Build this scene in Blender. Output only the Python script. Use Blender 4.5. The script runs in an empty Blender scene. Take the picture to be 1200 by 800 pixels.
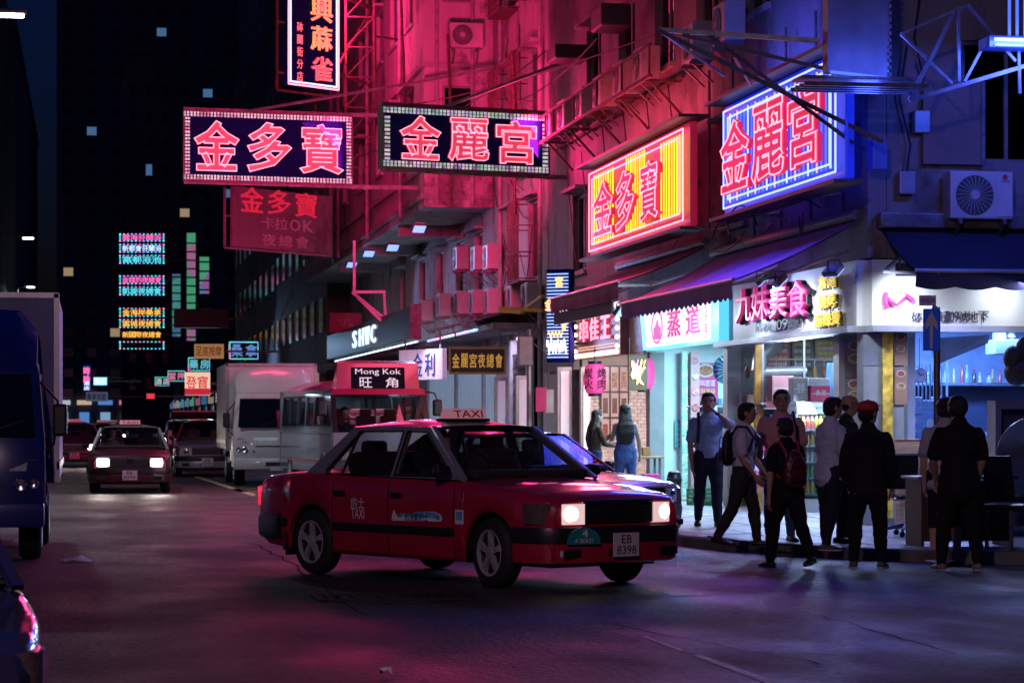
import bpy, bmesh, math, random
from mathutils import Vector, Matrix, noise
random.seed(7)
R = math.radians
SC = bpy.context.scene
COL = SC.collection
# ---------------------------------------------------------------- camera, sky, moonlight, exposure
F, HZ, CH, TH = 3000.0, 492.0, 1.5, R(9.37)          # focal length and horizon in photo pixels, eye height, yaw
CS, SN = math.cos(TH), math.sin(TH)
cam = bpy.data.cameras.new('camera'); co = bpy.data.objects.new('camera', cam); COL.objects.link(co)
co.location = (0, 0, CH); co.rotation_euler = (R(90), 0, -TH)
cam.lens = F / 1200 * 36; cam.sensor_width = 36; cam.shift_y = (HZ - 400) / 1200
cam.clip_start = .5; cam.clip_end = 3000
cam.dof.use_dof = True; cam.dof.focus_distance = 25.5; cam.dof.aperture_fstop = 7
SC.camera = co
W = bpy.data.worlds.new('World'); SC.world = W; W.use_nodes = True
_n = W.node_tree; _bg = _n.nodes['Background']
_sky = _n.nodes.new('ShaderNodeTexSky'); _sky.sky_type = 'NISHITA'; _sky.sun_disc = False
_sky.sun_elevation = R(2); _sky.sun_rotation = R(250); _sky.air_density = 1.5; _sky.ozone_density = 6
_tint = _n.nodes.new('ShaderNodeMix'); _tint.data_type = 'RGBA'; _tint.blend_type = 'MULTIPLY'; _tint.inputs[0].default_value = 1; _tint.inputs[7].default_value = (.32, .36, 1, 1)   # night: only the blue is left
_n.links.new(_sky.outputs[0], _tint.inputs[6]); _n.links.new(_tint.outputs[2], _bg.inputs[0]); _bg.inputs[1].default_value = .06
_s = bpy.data.lights.new('sun', 'SUN'); _s.energy = .012; _s.angle = R(.5); _s.color = (.8, .85, 1)
_so = bpy.data.objects.new('sun', _s); COL.objects.link(_so); _so.rotation_euler = (R(40), 0, R(-60))
SC.view_settings.view_transform = 'Standard'; SC.view_settings.look = 'None'
SC.view_settings.exposure = 0; SC.view_settings.gamma = 1; SC.view_settings.use_curve_mapping = False
cy = SC.cycles
cy.use_denoising = True; cy.sample_clamp_indirect = 3; cy.sample_clamp_direct = 40; cy.max_bounces = 6; cy.diffuse_bounces = 3
cy.glossy_bounces = 3; cy.transparent_max_bounces = 12; cy.caustics_reflective = False; cy.caustics_refractive = False
cy.use_light_tree = True; cy.blur_glossy = .5

# ---------------------------------------------------------------- photo pixel -> place
def at(x, y, d):
    r = (x - 600) / F * d
    return Vector((r * CS + d * SN, -r * SN + d * CS, CH - (y - HZ) / F * d))
def dX(x, X): return X / ((x - 600) / F * CS + SN)
def dY(x, Y): return Y / (CS - (x - 600) / F * SN)
def onX(x, y, X): return at(x, y, dX(x, X))
def onY(x, y, Y): return at(x, y, dY(x, Y))
def onZ(x, y, Z=0.0): return at(x, y, (CH - Z) * F / (y - HZ))

# ---------------------------------------------------------------- materials
MATS = {}
def mat(name, col=(.5, .5, .5), rough=.6, metal=0, em=None, es=0, var=.12, vs=5, bump=0, bs=40, coat=0, spec=.5, stretch=(1, 1, 1), sample=True, alpha=1):
    if name in MATS: return MATS[name]
    m = bpy.data.materials.new(name); m.use_nodes = True; t = m.node_tree; b = t.nodes['Principled BSDF']; MATS[name] = m
    b.inputs['Roughness'].default_value = rough; b.inputs['Metallic'].default_value = metal
    b.inputs['Coat Weight'].default_value = coat; b.inputs['Coat Roughness'].default_value = .06
    b.inputs['Specular IOR Level'].default_value = spec
    b.inputs['Base Color'].default_value = (*col, 1)
    if alpha < 1: b.inputs['Alpha'].default_value = alpha
    if em:
        b.inputs['Emission Color'].default_value = (*em, 1); b.inputs['Emission Strength'].default_value = es
        if not sample: m.cycles.emission_sampling = 'NONE'
    if var or bump:
        tc = t.nodes.new('ShaderNodeTexCoord'); mp = t.nodes.new('ShaderNodeMapping'); mp.inputs['Scale'].default_value = stretch
        t.links.new(tc.outputs['Object'], mp.inputs[0])
    if var:
        nz = t.nodes.new('ShaderNodeTexNoise'); nz.inputs['Scale'].default_value = vs; nz.inputs['Detail'].default_value = 5
        cr = t.nodes.new('ShaderNodeValToRGB'); cr.color_ramp.elements[0].position = .3; cr.color_ramp.elements[1].position = .7
        cr.color_ramp.elements[0].color = (*[max(0, c * (1 - var)) for c in col], 1); cr.color_ramp.elements[1].color = (*[min(1, c * (1 + var)) for c in col], 1)
        t.links.new(mp.outputs[0], nz.inputs[0]); t.links.new(nz.outputs[0], cr.inputs[0]); t.links.new(cr.outputs[0], b.inputs['Base Color'])
    if bump:
        n2 = t.nodes.new('ShaderNodeTexNoise'); n2.inputs['Scale'].default_value = bs; n2.inputs['Detail'].default_value = 4
        bp = t.nodes.new('ShaderNodeBump'); bp.inputs['Strength'].default_value = bump; bp.inputs['Distance'].default_value = .02
        t.links.new(mp.outputs[0], n2.inputs[0]); t.links.new(n2.outputs[0], bp.inputs['Height']); t.links.new(bp.outputs[0], b.inputs['Normal'])
    return m
def glow(name, col, s, sample=True): return mat(name, (.25, .25, .25), .4, em=col, es=s, var=0, sample=sample)
def grime(name, col, dark, rough=.75, scale=.5, amt=.5):
    """plaster or concrete with vertical run-off streaks, peeled patches and fine relief"""
    if name in MATS: return MATS[name]
    m = bpy.data.materials.new(name); m.use_nodes = True; t = m.node_tree; b = t.nodes['Principled BSDF']; MATS[name] = m
    tc = t.nodes.new('ShaderNodeTexCoord')
    def nz(sc, st, det=6):
        mp = t.nodes.new('ShaderNodeMapping'); mp.inputs['Scale'].default_value = st; t.links.new(tc.outputs['Object'], mp.inputs[0])
        n = t.nodes.new('ShaderNodeTexNoise'); n.inputs['Scale'].default_value = sc; n.inputs['Detail'].default_value = det; n.inputs['Roughness'].default_value = .65
        t.links.new(mp.outputs[0], n.inputs[0]); return n
    def ramp(src, a, c):
        r = t.nodes.new('ShaderNodeValToRGB'); r.color_ramp.elements[0].position = a; r.color_ramp.elements[1].position = c; t.links.new(src.outputs[0], r.inputs[0]); return r
    def mix(fac, a, c, blend='MIX'):
        x = t.nodes.new('ShaderNodeMix'); x.data_type = 'RGBA'; x.blend_type = blend
        if hasattr(fac, 'outputs'): t.links.new(fac.outputs[0], x.inputs[0])
        else: x.inputs[0].default_value = fac
        for i, v in ((6, a), (7, c)):
            if isinstance(v, tuple): x.inputs[i].default_value = (*v, 1)
            else: t.links.new(v.outputs[2], x.inputs[i])
        return x
    streak = ramp(nz(2.2 * scale, (2.2, 2.2, .16)), .42, .68)
    patch = ramp(nz(1.7 * scale, (1, 1, .7), 10), .53, .60)
    fine = ramp(nz(9 * scale, (1, 1, 1)), .3, .75)
    a = mix(streak, col, tuple(c * .55 + d * .45 for c, d in zip(col, dark)))
    bq = mix(patch, a, dark)
    c = mix(fine, bq, tuple(min(1, x * 1.15) for x in col)); 
    mx = mix(amt, bq, c)
    t.links.new(mx.outputs[2], b.inputs['Base Color']); b.inputs['Roughness'].default_value = rough
    bp = t.nodes.new('ShaderNodeBump'); bp.inputs['Strength'].default_value = .5; bp.inputs['Distance'].default_value = .03
    t.links.new(nz(14, (1, 1, 1)).outputs[0], bp.inputs['Height']); t.links.new(bp.outputs[0], b.inputs['Normal'])
    return m
def glass(name, tint=(.5, .55, .6), refl=1.45, base=.04):
    if name in MATS: return MATS[name]
    m = bpy.data.materials.new(name); m.use_nodes = True; t = m.node_tree; MATS[name] = m
    t.nodes.remove(t.nodes['Principled BSDF']); out = t.nodes['Material Output']
    tr = t.nodes.new('ShaderNodeBsdfTransparent'); tr.inputs[0].default_value = (*tint, 1)
    gl = t.nodes.new('ShaderNodeBsdfGlossy'); gl.inputs['Roughness'].default_value = .02
    fr = t.nodes.new('ShaderNodeFresnel'); ge = t.nodes.new('ShaderNodeNewGeometry'); ma = t.nodes.new('ShaderNodeMath'); ma.operation = 'MULTIPLY_ADD'; ma.inputs[1].default_value = 1 / refl - refl; ma.inputs[2].default_value = refl
    t.links.new(ge.outputs['Backfacing'], ma.inputs[0]); t.links.new(ma.outputs[0], fr.inputs[0])   # same pane reflectance from both sides
    mx = t.nodes.new('ShaderNodeMixShader'); t.links.new(fr.outputs[0], mx.inputs[0]); t.links.new(tr.outputs[0], mx.inputs[1]); t.links.new(gl.outputs[0], mx.inputs[2])
    t.links.new(mx.outputs[0], out.inputs[0]); return m

# ---------------------------------------------------------------- mesh builder
class MB:
    def __init__(s): s.v = []; s.f = []
    def add(s, vs, fs):
        o = len(s.v); s.v += [Vector(v) for v in vs]; s.f += [tuple(i + o for i in f) for f in fs]; return s
    def box(s, c, d, M=None, bev=0):
        x, y, z = d[0] / 2, d[1] / 2, d[2] / 2; c = Vector(c)
        if bev <= 0:
            vs = [Vector((a, b, e)) for a in (-x, x) for b in (-y, y) for e in (-z, z)]
            fs = [(0, 1, 3, 2), (4, 6, 7, 5), (0, 4, 5, 1), (2, 3, 7, 6), (0, 2, 6, 4), (1, 5, 7, 3)]
        else:
            bm = bmesh.new(); bmesh.ops.create_cube(bm, size=1)
            for v in bm.verts: v.co = Vector((v.co.x * d[0], v.co.y * d[1], v.co.z * d[2]))
            bmesh.ops.bevel(bm, geom=bm.edges[:], offset=min(bev, x * .9, y * .9, z * .9), segments=2, affect='EDGES', profile=.5)
            bm.verts.index_update(); vs = [v.co.copy() for v in bm.verts]; fs = [tuple(v.index for v in f.verts) for f in bm.faces]; bm.free()
        if M: vs = [M @ v for v in vs]
        return s.add([v + c for v in vs], fs)
    def b2(s, x0, x1, y0, y1, z0, z1, bev=0): return s.box(((x0 + x1) / 2, (y0 + y1) / 2, (z0 + z1) / 2), (abs(x1 - x0), abs(y1 - y0), abs(z1 - z0)), None, bev)
    def loft(s, rings, caps=True, close=True):
        n = len(rings[0]); o = len(s.v)
        for r in rings: s.v += [Vector(p) for p in r]
        for i in range(len(rings) - 1):
            for j in range(n if close else n - 1):
                k = (j + 1) % n; s.f.append((o + i * n + j, o + i * n + k, o + (i + 1) * n + k, o + (i + 1) * n + j))
        if caps and close: s.f.append(tuple(o + j for j in reversed(range(n)))); s.f.append(tuple(o + (len(rings) - 1) * n + j for j in range(n)))
        return s
    def tube(s, pts, r, n=6, caps=True):
        pts = [Vector(p) for p in pts]; rings = []; up = None
        rr = r if isinstance(r, (list, tuple)) else [r] * len(pts)
        for i, p in enumerate(pts):
            t = (pts[min(i + 1, len(pts) - 1)] - pts[max(i - 1, 0)]).normalized()
            if up is None: up = t.orthogonal().normalized()
            a = (up - t * up.dot(t)).normalized(); up = a; b = t.cross(a)
            rings.append([p + (a * math.cos(q * 2 * math.pi / n) + b * math.sin(q * 2 * math.pi / n)) * rr[i] for q in range(n)])
        return s.loft(rings, caps)
    def bar(s, p, q, w, h=None):
        p = Vector(p); q = Vector(q); t = (q - p).normalized(); u = Vector((0, 0, 1)) if abs(t.z) < .95 else Vector((1, 0, 0))
        a = t.cross(u).normalized() * w / 2; b = a.cross(t).normalized() * (h or w) / 2
        return s.loft([[p + a + b, p - a + b, p - a - b, p + a - b], [q + a + b, q - a + b, q - a - b, q + a - b]])
    def lathe(s, prof, c=(0, 0, 0), axis='z', n=20, caps=True):
        c = Vector(c); rings = []
        for (r, h) in prof:
            ring = []
            for k in range(n):
                a = 2 * math.pi * k / n; u, v = r * math.cos(a), r * math.sin(a)
                ring.append(c + Vector((u, v, h) if axis == 'z' else (u, h, v) if axis == 'y' else (h, u, v)))
            rings.append(ring)
        return s.loft(rings, caps)
    def ell(s, c, r, M=None, n=12, m=8):
        c = Vector(c); rings = []
        for i in range(m + 1):
            p = math.pi * (i if 0 < i < m else (.04 if i == 0 else m - .04)) / m
            ring = [Vector((r[0] * math.sin(p) * math.cos(2 * math.pi * k / n), r[1] * math.sin(p) * math.sin(2 * math.pi * k / n), -r[2] * math.cos(p))) for k in range(n)]
            rings.append([c + (M @ q if M else q) for q in ring])
        return s.loft(rings, True)
    def prism(s, poly, a, b, fn=None):
        """closed outline poly [(u,v)] pushed from a to b; fn(u,v,w)->xyz"""
        fn = fn or (lambda u, v, w: (u, w, v)); n = len(poly)
        vs = [fn(u, v, a) for u, v in poly] + [fn(u, v, b) for u, v in poly]
        fs = [tuple(range(n)), tuple(reversed(range(n, 2 * n)))] + [(i, i + n, (i + 1) % n + n, (i + 1) % n) for i in range(n)]
        return s.add(vs, fs)
    def holed(s, outer, holes, a, b, fn):
        bm = bmesh.new(); ed = []
        loops = [outer] + holes
        for lp in loops:
            vs = [bm.verts.new((u, v, 0)) for u, v in lp]; ed += [bm.edges.new((vs[i], vs[(i + 1) % len(vs)])) for i in range(len(vs))]
        bmesh.ops.triangle_fill(bm, edges=ed, use_beauty=True)
        bm.verts.index_update(); P = [(v.co.x, v.co.y) for v in bm.verts]; T = [tuple(v.index for v in f.verts) for f in bm.faces]; bm.free()
        n = len(P); fs = T + [tuple(i + n for i in reversed(t)) for t in T]; k = 0
        for lp in loops:
            m = len(lp); fs += [(k + i, k + i + n, k + (i + 1) % m + n, k + (i + 1) % m) for i in range(m)]; k += m
        return s.add([fn(u, v, a) for u, v in P] + [fn(u, v, b) for u, v in P], fs)
    def xf(s, M): s.v = [M @ v for v in s.v]; return s
    def join(s, o): return s.add(o.v, o.f)
    def mesh(s, name, m, smooth=False, ang=35):
        me = bpy.data.meshes.new(name); me.from_pydata([tuple(v) for v in s.v], [], s.f); 
        bm = bmesh.new(); bm.from_mesh(me); bmesh.ops.recalc_face_normals(bm, faces=bm.faces[:]); bm.to_mesh(me); bm.free()
        if m: me.materials.append(m)
        if smooth:
            me.shade_smooth()
            if ang < 180: me.set_sharp_from_angle(angle=R(ang))
        return me
RM = {}
def tag(o, label=None, cat=None, group=None, kind=None):
    for k, v in (('label', label), ('category', cat), ('group', group), ('kind', kind)):
        if v: o[k] = v
    return o
def thing(name, label, cat, loc=(0, 0, 0), rz=0, group=None):
    o = bpy.data.objects.new(name, None); COL.objects.link(o); o.location = loc; o.rotation_euler = (0, 0, rz); o.empty_display_size = .2
    RM[o.name] = Matrix.Translation(loc) @ Matrix.Rotation(rz, 4, 'Z')
    return tag(o, label, cat, group)
def part(name, mb, m, parent, smooth=False, world=False, ang=35, kind=None, label=None):
    if isinstance(mb, MB):
        if world:
            r = parent
            while r.parent: r = r.parent
            mb.xf(RM[r.name].inverted())
        me = mb.mesh(name, m, smooth, ang)
    else: me = mb
    o = bpy.data.objects.new(name, me); COL.objects.link(o); o.parent = parent
    return tag(o, label, None, None, kind)
def solo(name, mb, m, label, cat, group=None, smooth=False, kind=None, ang=35):
    o = bpy.data.objects.new(name, mb.mesh(name, m, smooth, ang)); COL.objects.link(o); return tag(o, label, cat, group, kind)
def struct(name, mb, m, kind='structure', parent=None):
    o = bpy.data.objects.new(name, mb.mesh(name, m)); COL.objects.link(o); o.parent = parent
    if not parent: o['kind'] = kind
    return o
def clone(o, parent=None, loc=None, rz=None, label=None):
    c = o.copy(); COL.objects.link(c); c.parent = parent
    if loc is not None: c.location = loc
    if rz is not None: c.rotation_euler = (0, 0, rz)
    if label: c['label'] = label
    if not parent: RM[c.name] = Matrix.Translation(c.location) @ Matrix.Rotation(c.rotation_euler.z, 4, 'Z')
    for ch in list(o.children): clone(ch, c)
    return c
def lamp(parent, loc, aim, sx, sy, watt, col, kind='AREA', spread=180, blend=.4, soft=.05):
    l = bpy.data.lights.new('lamp', kind); l.energy = watt; l.color = col
    if kind == 'AREA': l.shape = 'RECTANGLE'; l.size = sx; l.size_y = sy; l.spread = R(spread)
    else:
        l.shadow_soft_size = soft
        if kind == 'SPOT': l.spot_size = R(spread); l.spot_blend = blend
    o = bpy.data.objects.new('lamp', l); COL.objects.link(o); o.parent = parent; o.location = loc
    o.rotation_euler = Vector(aim).to_track_quat('-Z', 'Y').to_euler()
    return o
_TX = {}
def text(s, w=None, h=None, ext=.0, bev=0, tube=0, ital=0, vert=False, res=2, off=0):
    """lettering as mesh data in the plane y=0 facing -y, centred on the origin, fitted to w x h"""
    key = (s, ext, bev, tube, vert, res, off)
    if key not in _TX:
        c = bpy.data.curves.new('lettering', 'FONT'); c.body = '\n'.join(s) if vert else s; c.align_x = 'CENTER'; c.resolution_u = res
        if vert: c.space_line = .95
        if tube: c.fill_mode = 'NONE'; c.bevel_depth = tube; c.bevel_resolution = 0; c.offset = off
        else: c.extrude = ext; c.bevel_depth = bev; c.bevel_resolution = 0
        o = bpy.data.objects.new('lettering', c)
        me = bpy.data.meshes.new_from_object(o)
        _TX[key] = ([v.co.copy() for v in me.vertices], [tuple(p.vertices) for p in me.polygons])
        bpy.data.objects.remove(o); bpy.data.curves.remove(c); bpy.data.meshes.remove(me)
    vs, fs = _TX[key]
    xs = [v.x for v in vs]; ys = [v.y for v in vs]; x0, x1, y0, y1 = min(xs), max(xs), min(ys), max(ys)
    kx = w / (x1 - x0) if w else None; ky = h / (y1 - y0) if h else None; kx = kx or ky; ky = ky or kx
    mb = MB(); kz = min(kx, ky)
    mb.add([((v.x - (x0 + x1) / 2) * kx + ital * (v.y - (y0 + y1) / 2) * ky, -v.z * kz, (v.y - (y0 + y1) / 2) * ky) for v in vs], fs)
    return mb
def tr(x, y, z): return Matrix.Translation((x, y, z))
def frame_px(xl, ytl, ybl, xr, ytr, ybr, dl, ratio=None):
    dr = dl * (ratio or (ybl - ytl) / (ybr - ytr)); a = at(xl, ybl, dl); b = at(xr, ybr, dr)
    w = math.hypot(b.x - a.x, b.y - a.y); h = ((ybl - ytl) / F * dl + (ybr - ytr) / F * dr) / 2
    return Vector(((a.x + b.x) / 2, (a.y + b.y) / 2, (a.z + b.z) / 2)), math.atan2(b.y - a.y, b.x - a.x), w, h
def rect(w, z0, z1): return [(-w / 2, z0), (w / 2, z0), (w / 2, z1), (-w / 2, z1)]
def sag(p, q, drop, n=10):
    p = Vector(p); q = Vector(q); return [p.lerp(q, i / n) - Vector((0, 0, drop * 4 * (i / n) * (1 - i / n))) for i in range(n + 1)]
# ================================================================= ground
def asphalt():
    m = bpy.data.materials.new('asphalt'); m.use_nodes = True; t = m.node_tree; b = t.nodes['Principled BSDF']
    tc = t.nodes.new('ShaderNodeTexCoord')
    def nz(sc, st=(1, 1, 1), d=6):
        mp = t.nodes.new('ShaderNodeMapping'); mp.inputs['Scale'].default_value = st; t.links.new(tc.outputs['Object'], mp.inputs[0])
        n = t.nodes.new('ShaderNodeTexNoise'); n.inputs['Scale'].default_value = sc; n.inputs['Detail'].default_value = d; t.links.new(mp.outputs[0], n.inputs[0]); return n
    def ramp(s, p0, p1, c0, c1):
        r = t.nodes.new('ShaderNodeValToRGB'); e = r.color_ramp.elements; e[0].position, e[1].position = p0, p1; e[0].color = (*c0, 1); e[1].color = (*c1, 1); t.links.new(s, r.inputs[0]); return r
    big = ramp(nz(.35, (1, .4, 1)).outputs[0], .32, .72, (.012, .0115, .0115), (.042, .038, .038))
    grit = ramp(nz(16, (1, .7, 1), d=9).outputs[0], .38, .66, (.3, .3, .3), (2.1, 2.1, 2.1))
    mx = t.nodes.new('ShaderNodeMix'); mx.data_type = 'RGBA'; mx.blend_type = 'MULTIPLY'; mx.inputs[0].default_value = .9
    t.links.new(big.outputs[0], mx.inputs[6]); t.links.new(grit.outputs[0], mx.inputs[7])
    vo = t.nodes.new('ShaderNodeTexVoronoi'); vo.feature = 'DISTANCE_TO_EDGE'; vo.inputs['Scale'].default_value = .16
    wp = nz(1.2, d=4); ad = t.nodes.new('ShaderNodeMix'); ad.data_type = 'RGBA'; ad.inputs[0].default_value = .35
    t.links.new(tc.outputs['Object'], ad.inputs[6]); t.links.new(wp.outputs[1], ad.inputs[7]); t.links.new(ad.outputs[2], vo.inputs[0])
    ck = ramp(vo.outputs[0], .0, .006, (.35, .35, .35), (1, 1, 1))
    m2 = t.nodes.new('ShaderNodeMix'); m2.data_type = 'RGBA'; m2.blend_type = 'MULTIPLY'; m2.inputs[0].default_value = .8
    t.links.new(mx.outputs[2], m2.inputs[6]); t.links.new(ck.outputs[0], m2.inputs[7]); t.links.new(m2.outputs[2], b.inputs['Base Color'])
    rr = ramp(nz(.8, (1, .5, 1)).outputs[0], .3, .7, (.46, .46, .46), (.8, .8, .8)); t.links.new(rr.outputs[0], b.inputs['Roughness'])
    bp = t.nodes.new('ShaderNodeBump'); bp.inputs['Strength'].default_value = .9; bp.inputs['Distance'].default_value = .022
    t.links.new(nz(20, (1, .6, 1), d=9).outputs[0], bp.inputs['Height'])
    b2 = t.nodes.new('ShaderNodeBump'); b2.inputs['Strength'].default_value = .16; b2.inputs['Distance'].default_value = .05
    t.links.new(nz(2.2, (1, .35, 1)).outputs[0], b2.inputs['Height']); t.links.new(bp.outputs[0], b2.inputs['Normal']); t.links.new(b2.outputs[0], b.inputs['Normal'])
    return m
ASPH = asphalt()
struct('road', MB().add([(-80, -20, 0), (90, -20, 0), (90, 700, 0), (-80, 700, 0)], [(0, 1, 2, 3)]), ASPH)
# raised pavement with a rounded kerb at the corner
kerb = [(30, 24.5), (14, 24.6), (11.2, 24.8), (9.9, 25.15), (8.9, 25.7), (8.15, 26.5), (7.6, 27.5), (7.2, 28.6), (7.0, 29.8), (6.95, 31.5), (6.95, 60), (6.95, 110), (6.95, 330)]
inner = [(30, 330)]
PAVE = mat('paving_concrete', (.20, .20, .20), .55, var=.3, vs=1.4, bump=.3, bs=25)
pav = struct('pavement', MB().prism([(x, y) for x, y in kerb] + inner, 0, .125, lambda u, v, w: (u, v, w)), PAVE)
KST = mat('kerb_stone', (.13, .13, .13), .7, var=.35, vs=4, bump=.4, bs=30)
pts = []
for (a, b) in zip(kerb[1:11], kerb[2:11]):
    a = Vector((*a, 0)); b = Vector((*b, 0)); n = max(1, int((b - a).length / .95))
    pts += [a.lerp(b, i / n) for i in range(n)]
for a, b in zip(pts, pts[1:]):
    t = (b - a).normalized(); nn = Vector((-t.y, t.x, 0))
    if nn.dot(Vector((12, 40, 0)) - a) > 0: nn = -nn
    o0, o1 = nn * .035, -nn * .24; q = t * .008
    mb = MB().loft([[a + q + o0 + Vector((0, 0, -.05)), a + q + o0 + Vector((0, 0, .11)), a + q + o0 * .4 + Vector((0, 0, .133)), a + q + o1 + Vector((0, 0, .133)), a + q + o1 + Vector((0, 0, -.05))],
                    [b - q + o0 + Vector((0, 0, -.05)), b - q + o0 + Vector((0, 0, .11)), b - q + o0 * .4 + Vector((0, 0, .133)), b - q + o1 + Vector((0, 0, .133)), b - q + o1 + Vector((0, 0, -.05))]])
    struct('kerbstone', mb, KST, parent=pav)
# paving slabs near the corner, each proud of its joint
SLAB = [mat('paving_slab', (.25, .25, .255), .5, var=.25, vs=3, bump=.25, bs=40), mat('paving_slab_worn', (.19, .19, .2), .55, var=.25, vs=3, bump=.25, bs=40)]
sl = MB().box((0, 0, 0), (.585, .585, .02), None, .006)
slm = [sl.mesh('slab', m) for m in SLAB]
def inside(x, y):
    if y > 45: return False
    for (a, b) in zip(kerb, kerb[1:]):
        t = Vector((b[0] - a[0], b[1] - a[1])); 
        n = Vector((t.y, -t.x)).normalized() if True else 0
        if n.dot(Vector((x - a[0], y - a[1]))) < .58 and (Vector((x - a[0], y - a[1])).dot(t) > -.5 and Vector((x - b[0], y - b[1])).dot(t) < .5): return False
    return True
for i in range(12):
    for j in range(34):
        x, y = 7.6 + i * .6, 25.6 + j * .6
        c = Vector((x, y)); 
        d = min((c - Vector(k)).length for k in [Vector(a).lerp(Vector(b), s / 12) for a, b in zip(kerb[1:11], kerb[2:11]) for s in range(13)])
        inside_ok = (x > 7.0 and y > 29.8) or (Vector((x - 12, y - 30)).length < 0) or (y > 25.2 and x > 7.2 and (x - 7.0) / 3.2 + (y - 24.8) / 4.9 > .72)
        if inside_ok and d > .6 and not (x > 9.7 and y > 32):
            o = bpy.data.objects.new('slab', slm[(i * 7 + j * 3) % 5 == 0]); COL.objects.link(o); o.parent = pav; o.location = (x, y, .1225 + random.uniform(-.003, .003))
# opposite pavement
struct('pavement_opposite', MB().b2(-30, -4.2, -20, 330, 0, .125), PAVE)
# painted lines and patches
WPAINT = mat('road_paint', (.8, .78, .75), .6, var=.4, vs=8)
def ground_quad(name, px, m, label=None, z=.004):
    return struct(name, MB().add([(p.x, p.y, z) for p in [onZ(*q) for q in px]], [tuple(range(len(px)))]), m)
ground_quad('lane_line', [(208, 552.5), (211, 551.5), (300, 579), (297, 581.5)], mat('yellow_paint', (.5, .42, .25), .6, var=.4, vs=6))
ground_quad('lane_mark', [(778, 694), (822, 694), (830, 698), (786, 698)], WPAINT)
for q in ([(752, 746), (757, 745), (802, 762), (797, 763)], [(812, 768), (820, 767), (912, 799), (900, 801)]):
    ground_quad('worn_line', q, mat('worn_paint', (.2, .19, .18), .6, var=.6, vs=9))
ground_quad('road_patch', [(395, 694), (505, 694), (528, 706), (412, 708)], mat('patch_tar', (.018, .018, .018), .6, var=.4, vs=6))
ground_quad('road_patch', [(220, 574), (290, 572), (296, 576), (222, 578)], MATS['patch_tar'])
if False: ground_quad('road_patch', [(60, 700), (520, 712), (900, 790), (1100, 800), (560, 830), (40, 790)], mat('patch_worn', (.045, .043, .043), .45, var=.35, vs=1.2, bump=.5, bs=40), z=.003)
# a drain cover sunk in the patch
g = thing('drain_cover', 'dark iron drain cover in the road beside the red taxi', 'drain cover', onZ(462, 700, 0))
mb = MB()
for k in range(11): mb.box((-.55 + k * .11, 0, .012), (.05, .62, .016))
part('bars', mb, mat('cast_iron', (.03, .03, .03), .5, .6), g); part('rim', MB().holed(rect(1.36, -.38, .38), [rect(1.2, -.33, .33)], .005, .02, lambda u, v, w: (u, v, w)), MATS['cast_iron'], g)
# road cracks / tar seams
TAR = mat('tar_seam', (.012, .012, .012), .9, var=.2, spec=.1)
def seam(px, w=.035):
    P = [onZ(*p) for p in px]; v = []; 
    for i in range(len(P) - 1):
        for k in range(6): v.append(P[i].lerp(P[i + 1], k / 6) + Vector((random.uniform(-.05, .05), random.uniform(-.05, .05), 0)))
    v.append(P[-1]); L = []; Rr = []
    for i, p in enumerate(v):
        t = (v[min(i + 1, len(v) - 1)] - v[max(i - 1, 0)]).normalized(); n = Vector((-t.y, t.x, 0)) * w * random.uniform(.4, 1); L.append(p + n + Vector((0, 0, .005))); Rr.append(p - n + Vector((0, 0, .005)))
    n = len(v); struct('road_seam', MB().add(L + Rr, [(i, i + 1, n + i + 1, n + i) for i in range(n - 1)]), TAR)
seam([(296, 637), (335, 656), (395, 700), (430, 720)], .014); seam([(700, 728), (860, 760), (960, 778)], .01); seam([(815, 668), (1000, 684), (1200, 694)], .014)
seam([(110, 580), (230, 584), (300, 590)], .02); seam([(940, 716), (1010, 735), (1120, 766)], .009)
# litter
PAPER = mat('litter_paper', (.6, .58, .55), .7)
for (x, y, w, lab) in ((92, 658, .22, 'crumpled white paper on the road by the blue truck'), (1108, 662, .3, 'crumpled white plastic bag against the kerb by the men'), (452, 793, .05, 'tiny paper scrap on the dark road beside the seam')):
    p = onZ(x, y); mb = MB(); 
    pts2 = [(p.x + math.cos(a * .7) * w * random.uniform(.4, 1), p.y + math.sin(a * .7) * w * .8, .006 + random.uniform(0, .06)) for a in range(9)]
    mb.add(pts2 + [(p.x, p.y, .06)], [(i, (i + 1) % 9, 9) for i in range(9)]); solo('paper_litter', mb, PAPER, lab, 'litter')

# ================================================================= buildings
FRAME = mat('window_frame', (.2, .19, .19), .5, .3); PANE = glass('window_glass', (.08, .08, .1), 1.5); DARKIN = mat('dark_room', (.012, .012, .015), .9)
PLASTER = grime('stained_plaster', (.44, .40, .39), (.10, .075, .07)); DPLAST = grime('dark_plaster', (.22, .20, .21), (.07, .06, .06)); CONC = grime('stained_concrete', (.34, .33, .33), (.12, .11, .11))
STEEL = mat('painted_steel', (.16, .15, .16), .5, .5, var=.35, vs=8, bump=.2); RUST = mat('rusty_steel', (.12, .07, .05), .7, .4, var=.5, vs=10, bump=.3); PIPE = mat('pipe_paint', (.32, .28, .28), .5, var=.3, vs=5)
def wall_west(root, X, th, y0, y1, z0, z1, wins, m, bars=True):
    """wall facing the street (-X) with recessed windows [(y0,y1,z0,z1)]"""
    fn = lambda u, v, w: (X + w, u, v)
    part('wall', MB().holed([(y0, z0), (y1, z0), (y1, z1), (y0, z1)], [[(a, c), (b, c), (b, d), (a, d)] for a, b, c, d in wins], 0, th, fn), m, root, world=True)
    for a, b, c, d in wins: window_west(root, X, a, b, c, d)
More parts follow.
